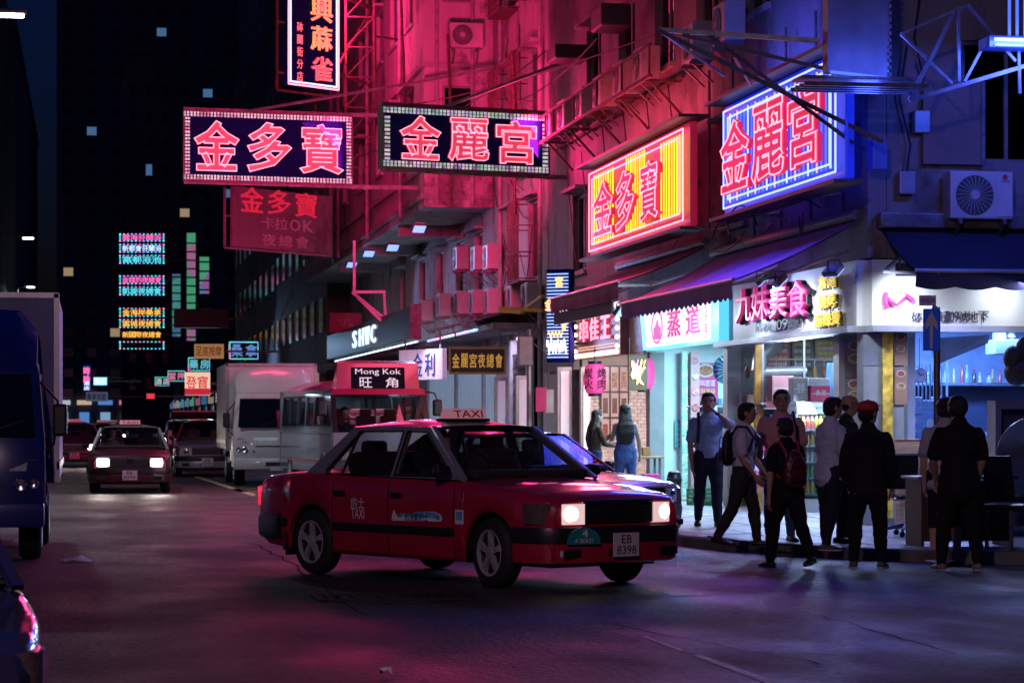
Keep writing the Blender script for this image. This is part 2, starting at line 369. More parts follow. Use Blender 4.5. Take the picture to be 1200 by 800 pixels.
def window_west(root, X, a, b, c, d, nx=2):
    fr = part('window', MB().holed([(a, c), (b, c), (b, d), (a, d)], [[(a + .06 + (b - a - .06) * k / nx, c + .06), (a + (b - a - .06) * (k + 1) / nx, c + .06), (a + (b - a - .06) * (k + 1) / nx, d - .06), (a + .06 + (b - a - .06) * k / nx, d - .06)] for k in range(nx)], .1, .16, lambda u, v, w: (X + w, u, v)), FRAME, root, world=True)
    part('pane', MB().add([(X + .13, a, c), (X + .13, b, c), (X + .13, b, d), (X + .13, a, d)], [(0, 1, 2, 3)]), PANE, fr, world=True)
    part('sill', MB().b2(X - .07, X + .1, a - .08, b + .08, c - .09, c - .005), CONC, fr, world=True)
    part('hood', MB().b2(X - .25, X + .02, a - .12, b + .12, d + .05, d + .12), CONC, fr, world=True)
def window_south(root, Y, a, b, c, d, nx=2, lit=None):
    fr = part('window', MB().holed([(a, c), (b, c), (b, d), (a, d)], [[(a + .05 + (b - a - .05) * k / nx, c + .05), (a + (b - a - .05) * (k + 1) / nx, c + .05), (a + (b - a - .05) * (k + 1) / nx, d - .05), (a + .05 + (b - a - .05) * k / nx, d - .05)] for k in range(nx)], .08, .14, lambda u, v, w: (u, Y + w, v)), FRAME, root, world=True)
    part('pane', MB().add([(a, Y + .11, c), (b, Y + .11, c), (b, Y + .11, d), (a, Y + .11, d)], [(0, 1, 2, 3)]), lit or PANE, fr, world=True)
    return fr
# ---- corner building -------------------------------------------------
b1 = thing('corner_building', 'old dark corner tenement above the lit food shops', 'building', (10.05, 32.3, 0))
wins = [(a, a + 1.5, z, z + 1.7) for z in (7.75, 11.0, 14.2) for a in (34, 37.2, 40.4, 43.6, 46.8, 50)] + [(a, a + 1.4, 4.6, 6.2) for a in (38.6, 51.6)]
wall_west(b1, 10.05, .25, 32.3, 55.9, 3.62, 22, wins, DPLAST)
swins = [(11.35, 12.6, 4.9 + 3.3 * k, 6.5 + 3.3 * k) for k in range(4)] + [(14, 15.6, 4.9 + 3.3 * k, 6.5 + 3.3 * k) for k in range(4)]
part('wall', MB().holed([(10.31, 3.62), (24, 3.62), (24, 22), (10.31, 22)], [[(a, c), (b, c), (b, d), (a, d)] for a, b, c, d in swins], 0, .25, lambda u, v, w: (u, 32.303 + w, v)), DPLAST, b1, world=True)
for s in swins: window_south(b1, 32.3, *s)
part('roof_slab', MB().b2(10.0, 24, 32.25, 55.9, 22.004, 22.3), CONC, b1, world=True)
part('upper_floor', MB().b2(10.31, 24, 32.57, 55.88, 3.4, 3.6), DARKIN, b1, world=True)
part('core', MB().b2(12.5, 23.9, 33.6, 55.8, 3.62, 21.9), DARKIN, b1, world=True)
TILEW = mat('wall_tile_white', (.62, .66, .68), .3, var=.06); TILEG = mat('wall_tile_grey', (.22, .24, .28), .35, var=.2, vs=3)
BLUEW = mat('kitchen_wall', (.36, .42, .5), .5, var=.15); FLOORS = mat('shop_floor', (.28, .26, .25), .4, var=.2)
part('shop_floor', MB().b2(10.06, 18, 32.32, 55.8, .126, .134), FLOORS, b1, world=True)
part('ceiling', MB().b2(10.06, 18, 32.32, 55.8, 3.0, 3.38), mat('shop_ceiling', (.5, .5, .5), .7), b1, world=True)
for (y, m) in ((39.6, TILEW), (45.3, TILEW)): part('partition', MB().b2(10.08, 15.9, y, y + .14, .134, 3.0), m if y > 40 else mat('smoky_wall', (.20, .18, .19), .6, var=.35, vs=1.5), b1, world=True)
part('partition', MB().b2(10.08, 15.9, 52.15, 52.4, .134, 3.0), mat('mortar', (.5, .47, .45), .8), b1, world=True)
part('partition', MB().b2(10.7, 10.8, 32.62, 35.9, .134, 3.0), BLUEW, b1, world=True)
part('partition', MB().b2(10.801, 16, 35.8, 35.92, .134, 3.0), BLUEW, b1, world=True)
part('back_wall', MB().b2(16.0, 16.2, 32.6, 55.8, .134, 3.0), TILEW, b1, world=True)
# corner pier clad in grey tiles
pr = part('pier', MB().b2(10.0, 10.56, 32.36, 32.62, .13, 2.72), TILEG, b1, world=True)
for r in range(5):
    for c in range(2): part('tile', MB().box((10.0 + .14 + c * .28, 32.35, .13 + .26 + r * .52), (.272, .014, .512), None, .004), mat('pier_tile%d' % ((r + c) % 2), (.2 + .05 * ((r + c) % 2), .22 + .05 * ((r + c) % 2), .27), .3, var=.15), pr, world=True)
part('pier', MB().b2(9.97, 10.3, 33.34, 33.6, .13, 2.72), mat('pier_paint', (.3, .27, .28), .5), b1, world=True)
part('pier', MB().b2(9.98, 10.2, 39.5, 39.78, .13, 2.72), MATS['pier_paint'], b1, world=True)
part('pier', MB().b2(9.98, 10.25, 45.2, 45.5, .13, 2.72), MATS['pier_paint'], b1, world=True)
# white bricks of the recessed wall at the grill shop: too many and small to pick apart
mb = MB(); random.seed(3)
for r in range(32):
    z = .2 + r * .074
    for c in range(15):
        x = 10.12 + (c + (r % 2) * .5) * .15
        if z > 2.55: continue
        mb.box((x + .07, 52.13 - random.uniform(0, .012), z), (.142, .05, .066))
part('bricks', mb, mat('white_brick', (.62, .56, .54), .6, var=.3, vs=7), b1, world=True, kind='stuff')
# grid windows with menu photos in the brick wall
def grid_window(x0, x1, y0, y1, Y, nx, ny):
    a, b = onY(x0, y0, Y), onY(x1, y1, Y)
    w = b.x - a.x; h = a.z - b.z
    holes = [[(a.x + .03 + (w - .03) * i / nx, b.z + .03 + (h - .03) * j / ny), (a.x + (w - .03) * (i + 1) / nx, b.z + .03 + (h - .03) * j / ny), (a.x + (w - .03) * (i + 1) / nx, b.z + (h - .03) * (j + 1) / ny), (a.x + .03 + (w - .03) * i / nx, b.z + (h - .03) * (j + 1) / ny)] for i in range(nx) for j in range(ny)]
    fr = part('window', MB().holed([(a.x, b.z), (b.x, b.z), (b.x, a.z), (a.x, a.z)], holes, -.05, .0, lambda u, v, q: (u, Y + q, v)), mat('black_frame', (.02, .02, .02), .4), b1, world=True)
    for k, hl in enumerate(holes):
        cx = sum(p[0] for p in hl) / 4; cz = sum(p[1] for p in hl) / 4; hw = abs(hl[1][0] - hl[0][0]); hh = abs(hl[2][1] - hl[1][1])
        part('pane', MB().b2(cx - hw / 2, cx + hw / 2, Y - .02, Y - .012, cz - hh / 2, cz + hh / 2), mat('pale_pane', (.45, .36, .36), .2, em=(1, .55, .6), es=.10, var=.1, sample=False), fr, world=True)
        if random.random() < .8: part('menu_photo', MB().box((cx, Y - .03, cz - .02), (hw * .62, .006, hh * .62)), mat('menu_photo%d' % (k % 3), ((.30, .06, .05), (.12, .05, .04), (.35, .2, .12))[k % 3], .4, var=.8, vs=22), fr, world=True)
grid_window(703, 737, 428, 520, 52.06, 3, 3); grid_window(757, 787, 426, 492, 52.06, 3, 3)
# ---- pink-lit tenement with bays over the pavement ---------------------
b2 = thing('tenement_building', 'weathered plaster tenement with bays over the pavement behind the hanging neon boards', 'building', (10.05, 56, 0))
wins = [(a, b, c, c + 1.8) for c in (4.75, 8.2, 11.4) for a, b in ((57.0, 58.6), (59.9, 61.5))] + [(a, a + 1.5, 4.75, 6.4) for a in (65.5, 69, 73, 77, 82)]
wall_west(b2, 10.05, .3, 56.0, 100, 3.4, 24, wins, PLASTER)
part('side_wall', MB().b2(10.352, 13, 56.0, 56.3, 3.4, 24), PLASTER, b2, world=True)
part('core', MB().b2(12, 22, 56.4, 100, .1, 23.9), DARKIN, b2, world=True)
# bay: end wall faces the camera, front wall faces the street
part('bay_end_wall', MB().b2(8.3, 10.045, 63.8, 64.1, 6.85, 24), PLASTER, b2, world=True)
bw = [(a, a + 1.7, z, z + 1.5) for z in (8.6, 11.8, 15) for a in (66, 69.5, 73, 78, 83, 88, 94)]
wall_west(b2, 8.3, .25, 64.105, 100, 6.85, 24, bw, PLASTER)
part('bay_floor', MB().b2(8.36, 10.04, 64.11, 100, 6.86, 7.05), CONC, b2, world=True)
for z in (7.05, 7.75, 10.35, 13.6): part('string_course', MB().b2(8.2, 8.3, 63.75, 100, z, z + .12).b2(8.2, 10.04, 63.72, 63.8, z, z + .12), CONC, b2, world=True)
for y in (70, 78, 87): part('beam', MB().b2(8.4, 10.04, y, y + .3, 6.55, 6.86), CONC, b2, world=True)
for x, y in ((10.0, 56.4), (9.98, 61.9), (8.22, 67.8), (8.22, 76), (8.22, 85)):
    z0, z1 = (.2, 22) if x > 9 else (6.9, 22)
    part('drain_pipe', MB().tube([(x - .06, y, z0), (x - .06, y, z1)], .055, 8), PIPE, b2, True, world=True)
for (x, y, z) in ((8.6, 63.68, 8.3), (9.5, 63.68, 8.3)):
    part('drain_pipe', MB().tube([(x, y, 6.9), (x, y, 20)], .05, 8), PIPE, b2, True, world=True)
for z0 in (8.8, 12):   # windows in the bay's end wall
    a, b = 8.75, 9.55
    fr = part('window', MB().holed([(a, z0), (b, z0), (b, z0 + 1.1), (a, z0 + 1.1)], [[(a + .06, z0 + .06), (b - .06, z0 + .06), (b - .06, z0 + 1.04), (a + .06, z0 + 1.04)]], -.04, -.003, lambda u, v, w: (u, 63.8 + w, v)), FRAME, b2, world=True)
    part('pane', MB().b2(a + .04, b - .04, 63.77, 63.78, z0 + .04, z0 + 1.06), PANE, fr, world=True)
# stub wall at the gap between the two buildings
part('stub_wall', MB().b2(10.0, 10.5, 53.2, 56.35, .13, 3.4), grime('white_wall', (.55, .55, .56), (.3, .28, .27)), b2, world=True)
# ground floor of the tenement: shopfronts
part('shop_wall', MB().b2(10.1, 10.3, 62.6, 100, .13, 3.4), TILEW, b2, world=True)
part('shop_wall', MB().b2(10.051, 10.3, 56.36, 62.6, .13, .6), TILEG, b2, world=True)
for y in (58.2, 60.6, 62.6, 65, 70, 76, 83, 91): part('pillar', MB().b2(9.95, 10.1, y - .12, y + .12, .13, 3.4), mat('pillar_white', (.6, .6, .62), .4), b2, world=True)
SHUT = mat('shutter_metal', (.16, .14, .14), .45, .6)
def lattice(y0, y1, z0, z1, X):
    s = part('folding_gate', MB().b2(X - .02, X + .02, y0, y1, z1, z1 + .06), SHUT, b2, world=True)
    n = int((y1 - y0) / .14)
    for i in range(n):
        mb = MB(); a = y0 + i * (y1 - y0) / n; b = y0 + (i + 1) * (y1 - y0) / n; k = int((z1 - z0) / .3); dz = (z1 - z0) / k
        for j in range(k): mb.bar((X, a, z0 + j * dz), (X, b, z0 + (j + 1) * dz), .015); mb.bar((X, b, z0 + j * dz), (X, a, z0 + (j + 1) * dz), .015)
        mb.bar((X, a, z0), (X, a, z1), .018); part('slat', mb, SHUT, s, world=True)
lattice(58.4, 60.4, .15, 3.0, 9.99)
for y0, y1 in ((63, 65), (65.2, 70), (70.2, 76)):
    part('shop_window', MB().b2(10.02, 10.05, y0 + .15, y1 - .15, .6, 2.9), mat('lit_shop_window', (.3, .35, .4), .3, em=(.45, .65, 1), es=.25, var=.5, vs=1.5, sample=False), b2, world=True)
# concrete canopy edge above the shops
part('canopy', MB().b2(8.75, 10.04, 66.5, 99, 3.45, 3.6), CONC, b2, world=True)
part('canopy', MB().b2(8.9, 10.04, 56.6, 66.3, 3.55, 3.68), CONC, b2, world=True)
# ---- further blocks on the right -------------------------------------
NAVY = grime('far_wall', (.12, .12, .15), (.04, .04, .05), scale=.12); NAVY2 = grime('far_wall_brown', (.15, .11, .12), (.05, .04, .04), scale=.12)
LITW = glow('lit_window_blue', (.2, .5, 1), .25, False); LITY = glow('lit_window_warm', (1, .7, .4), .3, False)
def block(label, x0, x1, y0, y1, h, m, rows, cols, lit, side_cols=0):
    b = thing('tower_block', label, 'building', (x0, y0, 0))
    part('wall', MB().b2(x0, x1, y0, y1, 0, h), m, b, world=True)
    part('parapet', MB().b2(x0 - .15, x1 + .15, y0 - .15, y1 + .15, h, h + .8), m, b, world=True)
    for r in range(rows):
        for c in range(cols):
            w = (x1 - x0) / cols; xa = x0 + c * w + w * .28; z = 5 + r * 3.1
            if z > h - 2: continue
            fr = part('window', MB().b2(xa, xa + w * .44, y0 - .06, y0 - .02, z, z + 1.4), FRAME, b, world=True)
            q = lit.get((r, c)); part('pane', MB().b2(xa + .06, xa + w * .44 - .06, y0 - .08, y0 - .062, z + .06, z + 1.34), q if q else mat('far_pane', (.02, .025, .04), .15, var=0), fr, world=True)
        for c in range(side_cols):
            w = (y1 - y0) / side_cols; ya = y0 + c * w + w * .3; z = 5 + r * 3.1
            fr = part('window', MB().b2(x0 - .06, x0 - .02, ya, ya + w * .4, z, z + 1.4), FRAME, b, world=True)
            part('pane', MB().b2(x0 - .08, x0 - .062, ya + .06, ya + w * .4 - .06, z + .06, z + 1.34), MATS.get('far_pane') or mat('far_pane', (.02, .025, .04), .15, var=0), fr, world=True)
    return b
block('dark tenement block next beyond the plaster tenement', 9.2, 24, 100.3, 128, 26, NAVY2, 6, 3, {}, 7)
block('tall dark block behind the stacked club signs', 11.5, 30, 170, 200, 62, NAVY, 16, 6, {(9, 1): LITW, (12, 3): LITW}, 6)
block('second tenement beyond the plaster one, with green light strips', 9.4, 26, 130, 168, 22, NAVY, 5, 3, {}, 8)
block('unlit high tower closing the end of the street', -5, 27, 400, 430, 150, NAVY, 40, 9, {(16, 3): LITW, (18, 4): LITW, (29, 4): LITW, (11, 4): LITY, (24, 5): LITY, (13, 1): LITW, (6, 0): LITY, (3, 2): LITY, (8, 3): LITW, (9, 5): LITY, (15, 6): LITW, (20, 2): LITW, (5, 4): LITY, (33, 2): LITW, (22, 6): LITY, (10, 7): LITW, (4, 6): LITY}, 0)
block('narrow dark tower in front of the high tower', 4, 9.6, 300, 330, 44, NAVY2, 12, 3, {(8, 1): LITW}, 0)
block('low dark block on the far left under the sky gap', -22, -5.3, 140, 190, 27, NAVY, 7, 5, {}, 8)
block('dark block on the left further along the street', -26, -6.5, 230, 330, 36, NAVY2, 9, 5, {(2, 4): LITY}, 8)
block('old block on the left behind the blue truck', -20, -6.2, 36, 130, 24, NAVY2, 6, 4, {}, 14)
# ================================================================= signs
PINK = (1, .024, .19); HOT = (1, .16, .30)
PTUBE = glow('pink_neon_tube', (1, .26, .36), 2.6, False)
def dots(name, col, s, scale=55):
    if name in MATS: return MATS[name]
    m = bpy.data.materials.new(name); m.use_nodes = True; t = m.node_tree; b = t.nodes['Principled BSDF']; MATS[name] = m
    tc = t.nodes.new('ShaderNodeTexCoord'); v = t.nodes.new('ShaderNodeTexVoronoi'); v.inputs['Scale'].default_value = scale; v.inputs['Randomness'].default_value = .6
    r = t.nodes.new('ShaderNodeValToRGB'); e = r.color_ramp.elements; e[0].position, e[1].position = .25, .6; e[0].color = (*[min(1, c * 1.6 + .1) for c in col], 1); e[1].color = (*[c * .55 for c in col], 1)
    t.links.new(tc.outputs['Object'], v.inputs[0]); t.links.new(v.outputs[0], r.inputs[0]); t.links.new(r.outputs[0], b.inputs['Emission Color'])
    b.inputs['Emission Strength'].default_value = s; b.inputs['Base Color'].default_value = (*col, 1); m.cycles.emission_sampling = 'NONE'; return m
def multi(name, cols, s, scale):
    if name in MATS: return MATS[name]
    m = bpy.data.materials.new(name); m.use_nodes = True; t = m.node_tree; b = t.nodes['Principled BSDF']; MATS[name] = m
    tc = t.nodes.new('ShaderNodeTexCoord'); v = t.nodes.new('ShaderNodeTexVoronoi'); v.inputs['Scale'].default_value = scale
    sp = t.nodes.new('ShaderNodeSeparateColor'); r = t.nodes.new('ShaderNodeValToRGB'); r.color_ramp.interpolation = 'CONSTANT'
    while len(r.color_ramp.elements) < len(cols): r.color_ramp.elements.new(.5)
    for i, c in enumerate(cols): r.color_ramp.elements[i].position = i / len(cols); r.color_ramp.elements[i].color = (*c, 1)
    t.links.new(tc.outputs['Object'], v.inputs[0]); t.links.new(v.outputs['Color'], sp.inputs[0]); t.links.new(sp.outputs[0], r.inputs[0]); t.links.new(r.outputs[0], b.inputs['Emission Color'])
    b.inputs['Emission Strength'].default_value = s; m.cycles.emission_sampling = 'NONE'; return m
PFILL = dots('pink_dot_neon', (1, .05, .13), .62)
LEDW = multi('led_white', [(.75, .85, .9), (.5, .65, .7), (.9, .9, .85), (.2, .25, .3)], .5, 6); LEDC = multi('led_colour', [(.6, .9, .8), (.25, .6, .6), (.9, .8, .85), (.5, .45, .9), (.3, .7, .4), (.1, .15, .3)], .55, 9)
NAVYP = mat('navy_panel', (.006, .010, .10), .8, var=.2, spec=.05); SBACK = mat('sign_back', (.12, .1, .1), .5, .5, var=.3)
def led_border(root, w, h, y, m, step=.085, s=.05):
    for nm, pts in (('top', [(-w / 2 + step * i, h - .07) for i in range(int(w / step) + 1)]), ('bottom', [(-w / 2 + step * i, .07) for i in range(int(w / step) + 1)]),
                    ('left', [(-w / 2 + .07, step * i) for i in range(2, int(h / step) - 1)]), ('right', [(w / 2 - .07, step * i) for i in range(2, int(h / step) - 1)])):
        mb = MB()
        for u, v in pts:
            for k in (-.032, .032): mb.box((u + (k if nm in ('left', 'right') else 0), y, v + (k if nm in ('top', 'bottom') else 0)), (s, .03, s))
        part('led_strip', mb, m, root)
def board(name, label, fr, chars, ch_w, ch_h, cz, led, watt, back_watt, depth=.22, col=PINK, scale_in=1.0):
    loc, rz, w, h = fr; s = thing(name, label, 'sign', loc, rz)
    part('panel', MB().box((0, 0, h / 2), (w, depth, h), None, .02), NAVYP, s)
    part('frame', MB().holed(rect(w + .06, -.03, h + .03), [rect(w - .02, .01, h - .01)], -depth / 2 - .03, depth / 2 + .03, lambda u, v, q: (u, q, v)), SBACK, s)
    led_border(s, w - .02, h, -depth / 2 - .015, led)
    n = len(chars)
    for i, c in enumerate(chars):
        x = (i - (n - 1) / 2) * ch_w * 1.16
        f = part('character', text(c, ch_w, ch_h, .01, .034).xf(tr(x, -depth / 2 - .05, cz)), PFILL, s)
        part('neon_tube', text(c, ch_w, ch_h, tube=.009, off=.024).xf(tr(x, -depth / 2 - .10, cz)), PTUBE, f)
        bk = part('character', text(c, ch_w, ch_h, .02, .02).xf(Matrix.Rotation(math.pi, 4, 'Z')).xf(tr(-x, depth / 2 + .05, cz)), PFILL, s)
    if watt: lamp(s, (0, -depth / 2 - .2, h / 2), (0, -1, 0), w * .9, h * .8, watt, col)
    if back_watt: lamp(s, (0, depth / 2 + .2, h / 2), (.3, 1, .25), w * .9, h * .8, back_watt, col, spread=115)
    return s
f1 = frame_px(215, 131, 212, 411, 137, 215, 64, 1.02)
sA = board('neon_sign', 'pink neon board reading 金多寶 with white light border over the street', f1, '金多寶', f1[2] * .27, f1[3] * .74, f1[3] * .5, LEDW, 170, 260)
f2 = frame_px(447, 126, 199, 640, 135, 201, 53, 1.03)
sB = board('neon_sign', 'pink neon board reading 金麗宮 with coloured light border beside the tenement', f2, '金麗宮', f2[2] * .25, f2[3] * .74, f2[3] * .5, LEDC, 230, 900)
# hangers of the two boards
for s, f, wall in ((sA, f1, (10.0, 68)), (sB, f2, (10.05, 50.5))):
    loc, rz, w, h = f; a = loc + Vector((math.cos(rz), math.sin(rz), 0)) * w / 2; b = loc - Vector((math.cos(rz), math.sin(rz), 0)) * w / 2
    for z in (-.06, h + .06): part('hanger', MB().bar(b + Vector((0, 0, z)), a + Vector((0, 0, z)), .07, .08), STEEL, s, world=True); part('hanger', MB().bar(a + Vector((0, 0, z)), (wall[0], a.y, loc.z + z), .07, .1), STEEL, s, world=True)
    part('stay', MB().bar(b.lerp(a, .35) + Vector((0, 0, h + .03)), (wall[0], a.y - 2.5, loc.z + h + 1.0), .06), STEEL, s, world=True)
# tall mahjong sign
loc, rz, w, h = frame_px(333, -75, 103, 393, -72, 104, 66, 1.02)
s = thing('vertical_neon_sign', 'tall vertical neon sign with 蔴雀 in red and yellow and a white rim', 'sign', loc, rz)
part('panel', MB().box((0, 0, h / 2), (w, .25, h), None, .02), NAVYP, s)
for (ins, mm) in ((.02, PTUBE), (.09, glow('white_blue_tube', (.6, .65, 1), 2.0, False))):
    z0, z1, x = ins, h - ins, w / 2 - ins
    for p, q in (((-x, z0), (x, z0)), ((x, z0), (x, z1)), ((x, z1), (-x, z1)), ((-x, z1), (-x, z0))): part('rim_tube', MB().tube([(p[0], -.15, p[1]), (q[0], -.15, q[1])], .022, 6), mm, s)
YF = dots('yellow_dot_neon', (1, .42, .05), 1.2, 30); RT = glow('red_neon_tube', (1, .10, .12), 1.6, False)
px = lambda y: (103 - y) / 3000 * 66 + 0.0
for c, yc, mm in (('興', 10, YF), ('蔴', 44, YF), ('雀', 80, PFILL)):
    f = part('character', text(c, w * .42, .64, .015, .012).xf(tr(w * .14, -.17, px(yc))), mm, s); part('neon_tube', text(c, w * .42, .64, tube=.02).xf(tr(w * .14, -.2, px(yc))), RT, f)
for i, c in enumerate('砵蘭街分店'): part('character', text(c, .21, .25, .01, .012).xf(tr(-w * .28, -.17, px(34 + i * 14.5))), RT, s)
for z in (.3, 1.6, 2.8): part('bracket', MB().bar((-w / 2 - .25, 0, z), (-w / 2, 0, z), .05), RUST, s)
part('outer_frame', MB().bar((-w / 2 - .25, 0, -.15), (-w / 2 - .25, 0, h), .05).bar((-w / 2 - .25, 0, -.15), (w / 2 - .05, 0, -.15), .05), RUST, s)
part('hanger', MB().bar((w / 2, .05, .5), (3.4, 1.2, .5), .08).bar((w / 2, .05, 2.6), (3.4, 1.2, 2.6), .08).bar((w / 2, .05, .5), (3.4, 1.2, 2.6), .05), RUST, s)
lamp(s, (0, -.4, h / 2), (0, -1, 0), w, h * .8, 120, PINK); lamp(s, (w / 2 + .1, .1, h / 2), (1, .2, -.2), .3, h * .8, 420, PINK); lamp(s, (0, .4, h / 2), (.3, 1, 0), w, h * .8, 260, PINK)
# steel lattice that carries the tall sign
s = thing('sign_scaffold', 'rusty lattice scaffold on the tenement wall beside the tall mahjong sign', 'scaffold', at(415, 110, 68))
o = at(405, 130, 68); mb = None
for k in range(2):
    part('upright', MB().bar(o + Vector((k * .75, 0, -1.5)), o + Vector((k * .75, 0, 6)), .05), RUST, s, world=True)
for i in range(9):
    z = -1.5 + i * .8; part('brace', MB().bar(o + Vector((0, 0, z)), o + Vector((.75, 0, z)), .035).bar(o + Vector((0, 0, z)), o + Vector((.75, 0, z + .8)), .03), RUST, s, world=True)
for z in (2, 4): part('tie', MB().bar(o + Vector((.75, 0, z)), o + Vector((2.1, 1.0, z)), .05), RUST, s, world=True)
# faded karaoke board
loc, rz, w, h = frame_px(266, 222, 293, 388, 226, 294, 78, 1.05)
s = thing('faded_sign', 'faded unlit board reading 金多寶 卡拉OK 夜總會 below the neon boards', 'sign', loc, rz)
part('panel', MB().box((.1, 0, h / 2), (w - .2, .14, h), None, .02), grime('faded_board', (.30, .24, .26), (.15, .1, .11)), s)
for i, c in enumerate('金多寶'): part('character', text(c, w * .22, h * .42, .015, .012).xf(tr(-w * .29 + i * w * .26, -.1, h * .8)), mat('red_letter_glow', (.5, .04, .08), .5, em=(1, .03, .09), es=.45, var=.2, sample=False), s)  # letters have no lamp; their glow stands in for reflected neon light
for i, c in enumerate('卡拉OK'): part('character', text(c, w * (.13 if i < 2 else .1), h * .2, .01, .006).xf(tr(-w * .14 + i * w * .13, -.1, h * .44)), mat('grey_letter', (.75, .7, .7), .5), s)
for i, c in enumerate('夜總會'): part('character', text(c, w * .13, h * .2, .01, .006).xf(tr(-w * .13 + i * w * .16, -.1, h * .16)), MATS['grey_letter'], s)
part('frame', MB().bar((-w / 2 - .1, 0, -.05), (w / 2, 0, -.05), .06).bar((-w / 2 - .1, 0, -.05), (-w / 2 - .1, 0, h * .96), .06).bar((-w / 2 - .1, 0, h * .5), (-w / 2 + .2, 0, h * .5), .05), PIPE, s)
for z in (0, h): part('hanger', MB().bar((w / 2, 0, z), (w / 2 + 3, 2.5, z), .07), STEEL, s)
# ---- big facade signs on the corner building ------------------------
def facade_sign(name, label, X, xl, xr, y_top_l, y_bot_l, chars, panel_m, body_m, border_m, stripes, light, place, letter_fwd=.1):
    a = onX(xl, y_bot_l, X); b = onX(xr, y_bot_l, X); h = (y_bot_l - y_top_l) / F * dX(xl, X); w = a.y - b.y
    s = thing(name, label, 'sign', (X, (a.y + b.y) / 2, a.z), R(-90))
    part('panel', MB().box((0, .06, h / 2), (w, .12, h), None, .02), panel_m, s)
    for ins in (.1, .22):
        z0, z1, x = ins, h - ins, w / 2 - ins * 2.2
        for p, q in (((-x, z0), (x, z0)), ((x, z0), (x, z1)), ((x, z1), (-x, z1)), ((-x, z1), (-x, z0))): part('border_tube', MB().tube([(p[0], -.07, p[1]), (q[0], -.07, q[1])], .015, 6), border_m, s)
    u_ = lambda q: (a.y + b.y) / 2 - onX(q, 0, X).y
    for (x0, x1, n, mm, za, zb) in stripes:
        for k in range(n):
            x = u_(x0) + (u_(x1) - u_(x0)) * k / max(1, n - 1); m2 = mm[k % len(mm)]
            part('stripe_tube', MB().tube([(x, -.06, za * h), (x, -.06, zb * h)], .015, 6), m2, s)
    for i, c in enumerate(chars):
        qx, qy, qw, qh = place[i]; XX = X - letter_fwd; pc = onX(qx, qy, XX); x = (a.y + b.y) / 2 - pc.y; z = pc.z - a.z; cw_ = onX(qx - qw / 2, 0, XX).y - onX(qx + qw / 2, 0, XX).y; ch_ = qh / F * dX(qx, XX)
        f = part('character', text(c, cw_, ch_, .02, .03).xf(tr(x, -letter_fwd, z)), body_m, s)
        part('neon_tube', text(c, cw_, ch_, tube=.009, off=.022).xf(tr(x, -letter_fwd - .05, z)), PTUBE, f)
    part('top_flashing', MB().box((0, .0, h + .06), (w + .5, .5, .05)), SBACK, s); part('bottom_tray', MB().box((0, .0, -.05), (w + .3, .4, .05)), SBACK, s)
    for (x, dy, wt, c) in light: lamp(s, (x, -.75, h / 2), (0, -1, dy), w * .8, h * .8, wt, c)
    part('back_brace', MB().bar((-w * .3, .2, h * .5), (-w * .3, .62, h * .5), .08).bar((w * .3, .2, h * .5), (w * .3, .62, h * .5), .08), STEEL, s)
    return s, w, h
YEL = glow('yellow_neon_tube', (1, .70, .015), 1.7, False); YEL2 = glow('yellow_neon_tube_dim', (1, .62, .015), 1.4, False)
REDP = mat('red_sign_panel', (.5, .03, .06), .4, em=(1, .02, .12), es=.22, var=.2, sample=False); REDL = mat('red_letter_body', (.6, .02, .06), .4, em=(1, .02, .12), es=.5, var=.1, sample=False)
sY, wY, hY = facade_sign('facade_sign', 'red and yellow neon wall sign reading 金多寶 on the corner building', 9.5, 692, 809, 200, 302, '金多寶', REDP, REDL, PTUBE,
    [(700, 722, 9, (YEL, YEL2), .12, .9), (738, 759, 9, (YEL, YEL2), .12, .92), (779, 804, 9, (YEL, YEL), .14, .9)], [(0, -.3, 420, (1, .10, .22))], [(709, 244, 23, 64), (735, 234, 22, 70), (763, 223, 22, 70)])
BLT = glow('blue_white_tube', (.36, .52, 1), 1.7, False); BLB = glow('blue_tube', (.05, .12, 1), 1.6, False); WARM = glow('amber_tube', (1, .55, .35), .9, False)
BLP = mat('blue_sign_panel', (.03, .04, .5), .4, em=(.01, .03, 1), es=.5, var=.2, sample=False)
sK, wK, hK = facade_sign('facade_sign', 'blue striped neon wall sign reading 金麗宮 at the building corner', 9.5, 849, 991, 126, 254, '金麗宮', BLP, REDL, BLT,
    [(856, 984, 28, (BLB, BLT, BLB, WARM, BLB), .1, .9)], [(0, -.55, 240, (.07, .08, 1))], [(864, 182, 34, 84), (903, 165, 38, 94), (945, 149, 37, 92)], .16)
lamp(sK, (0, -.1, hK + .3), (0, .5, 1), wK * .8, .3, 70, (.05, .09, 1)); lamp(sK, (wK / 2 + .25, .2, hK / 2), (1, -.3, .3), .3, hK, 45, (.06, .1, 1))
lamp(sY, (0, -.1, hY + .3), (0, .5, 1), wY * .8, .3, 90, (1, .06, .12))
# ---- corner shop fascia ---------------------------------------------
WFAS = mat('white_fascia', (.62, .6, .58), .45, var=.1, vs=1.5, stretch=(1, 1, .3)); PINKL = mat('pink_letter', (.75, .05, .28), .35, em=(1, .06, .3), es=.35, var=0, sample=False); BLKL = mat('black_letter', (.015, .015, .02), .4, var=0)
YELL = mat('yellow_letter', (.8, .6, .05), .4, em=(1, .7, .05), es=.5, var=0, sample=False); TRIM = mat('alu_trim', (.4, .4, .43), .4, .6)
s = thing('shop_sign', 'white fascia with pink 九妹美食 letters over the corner food shop', 'sign', (9.98, 35.95, 2.73), R(-90))
w = 7.3; part('panel', MB().box((0, 0, .43), (w, .16, .86)), WFAS, s); part('trim', MB().box((0, -.06, -.04), (w, .3, .08)), TRIM, s)
def lx(x): return -(onX(x, 400, 9.9).y - 35.95)
def lz(x, y): return onX(x, y, 9.9).z - 2.73
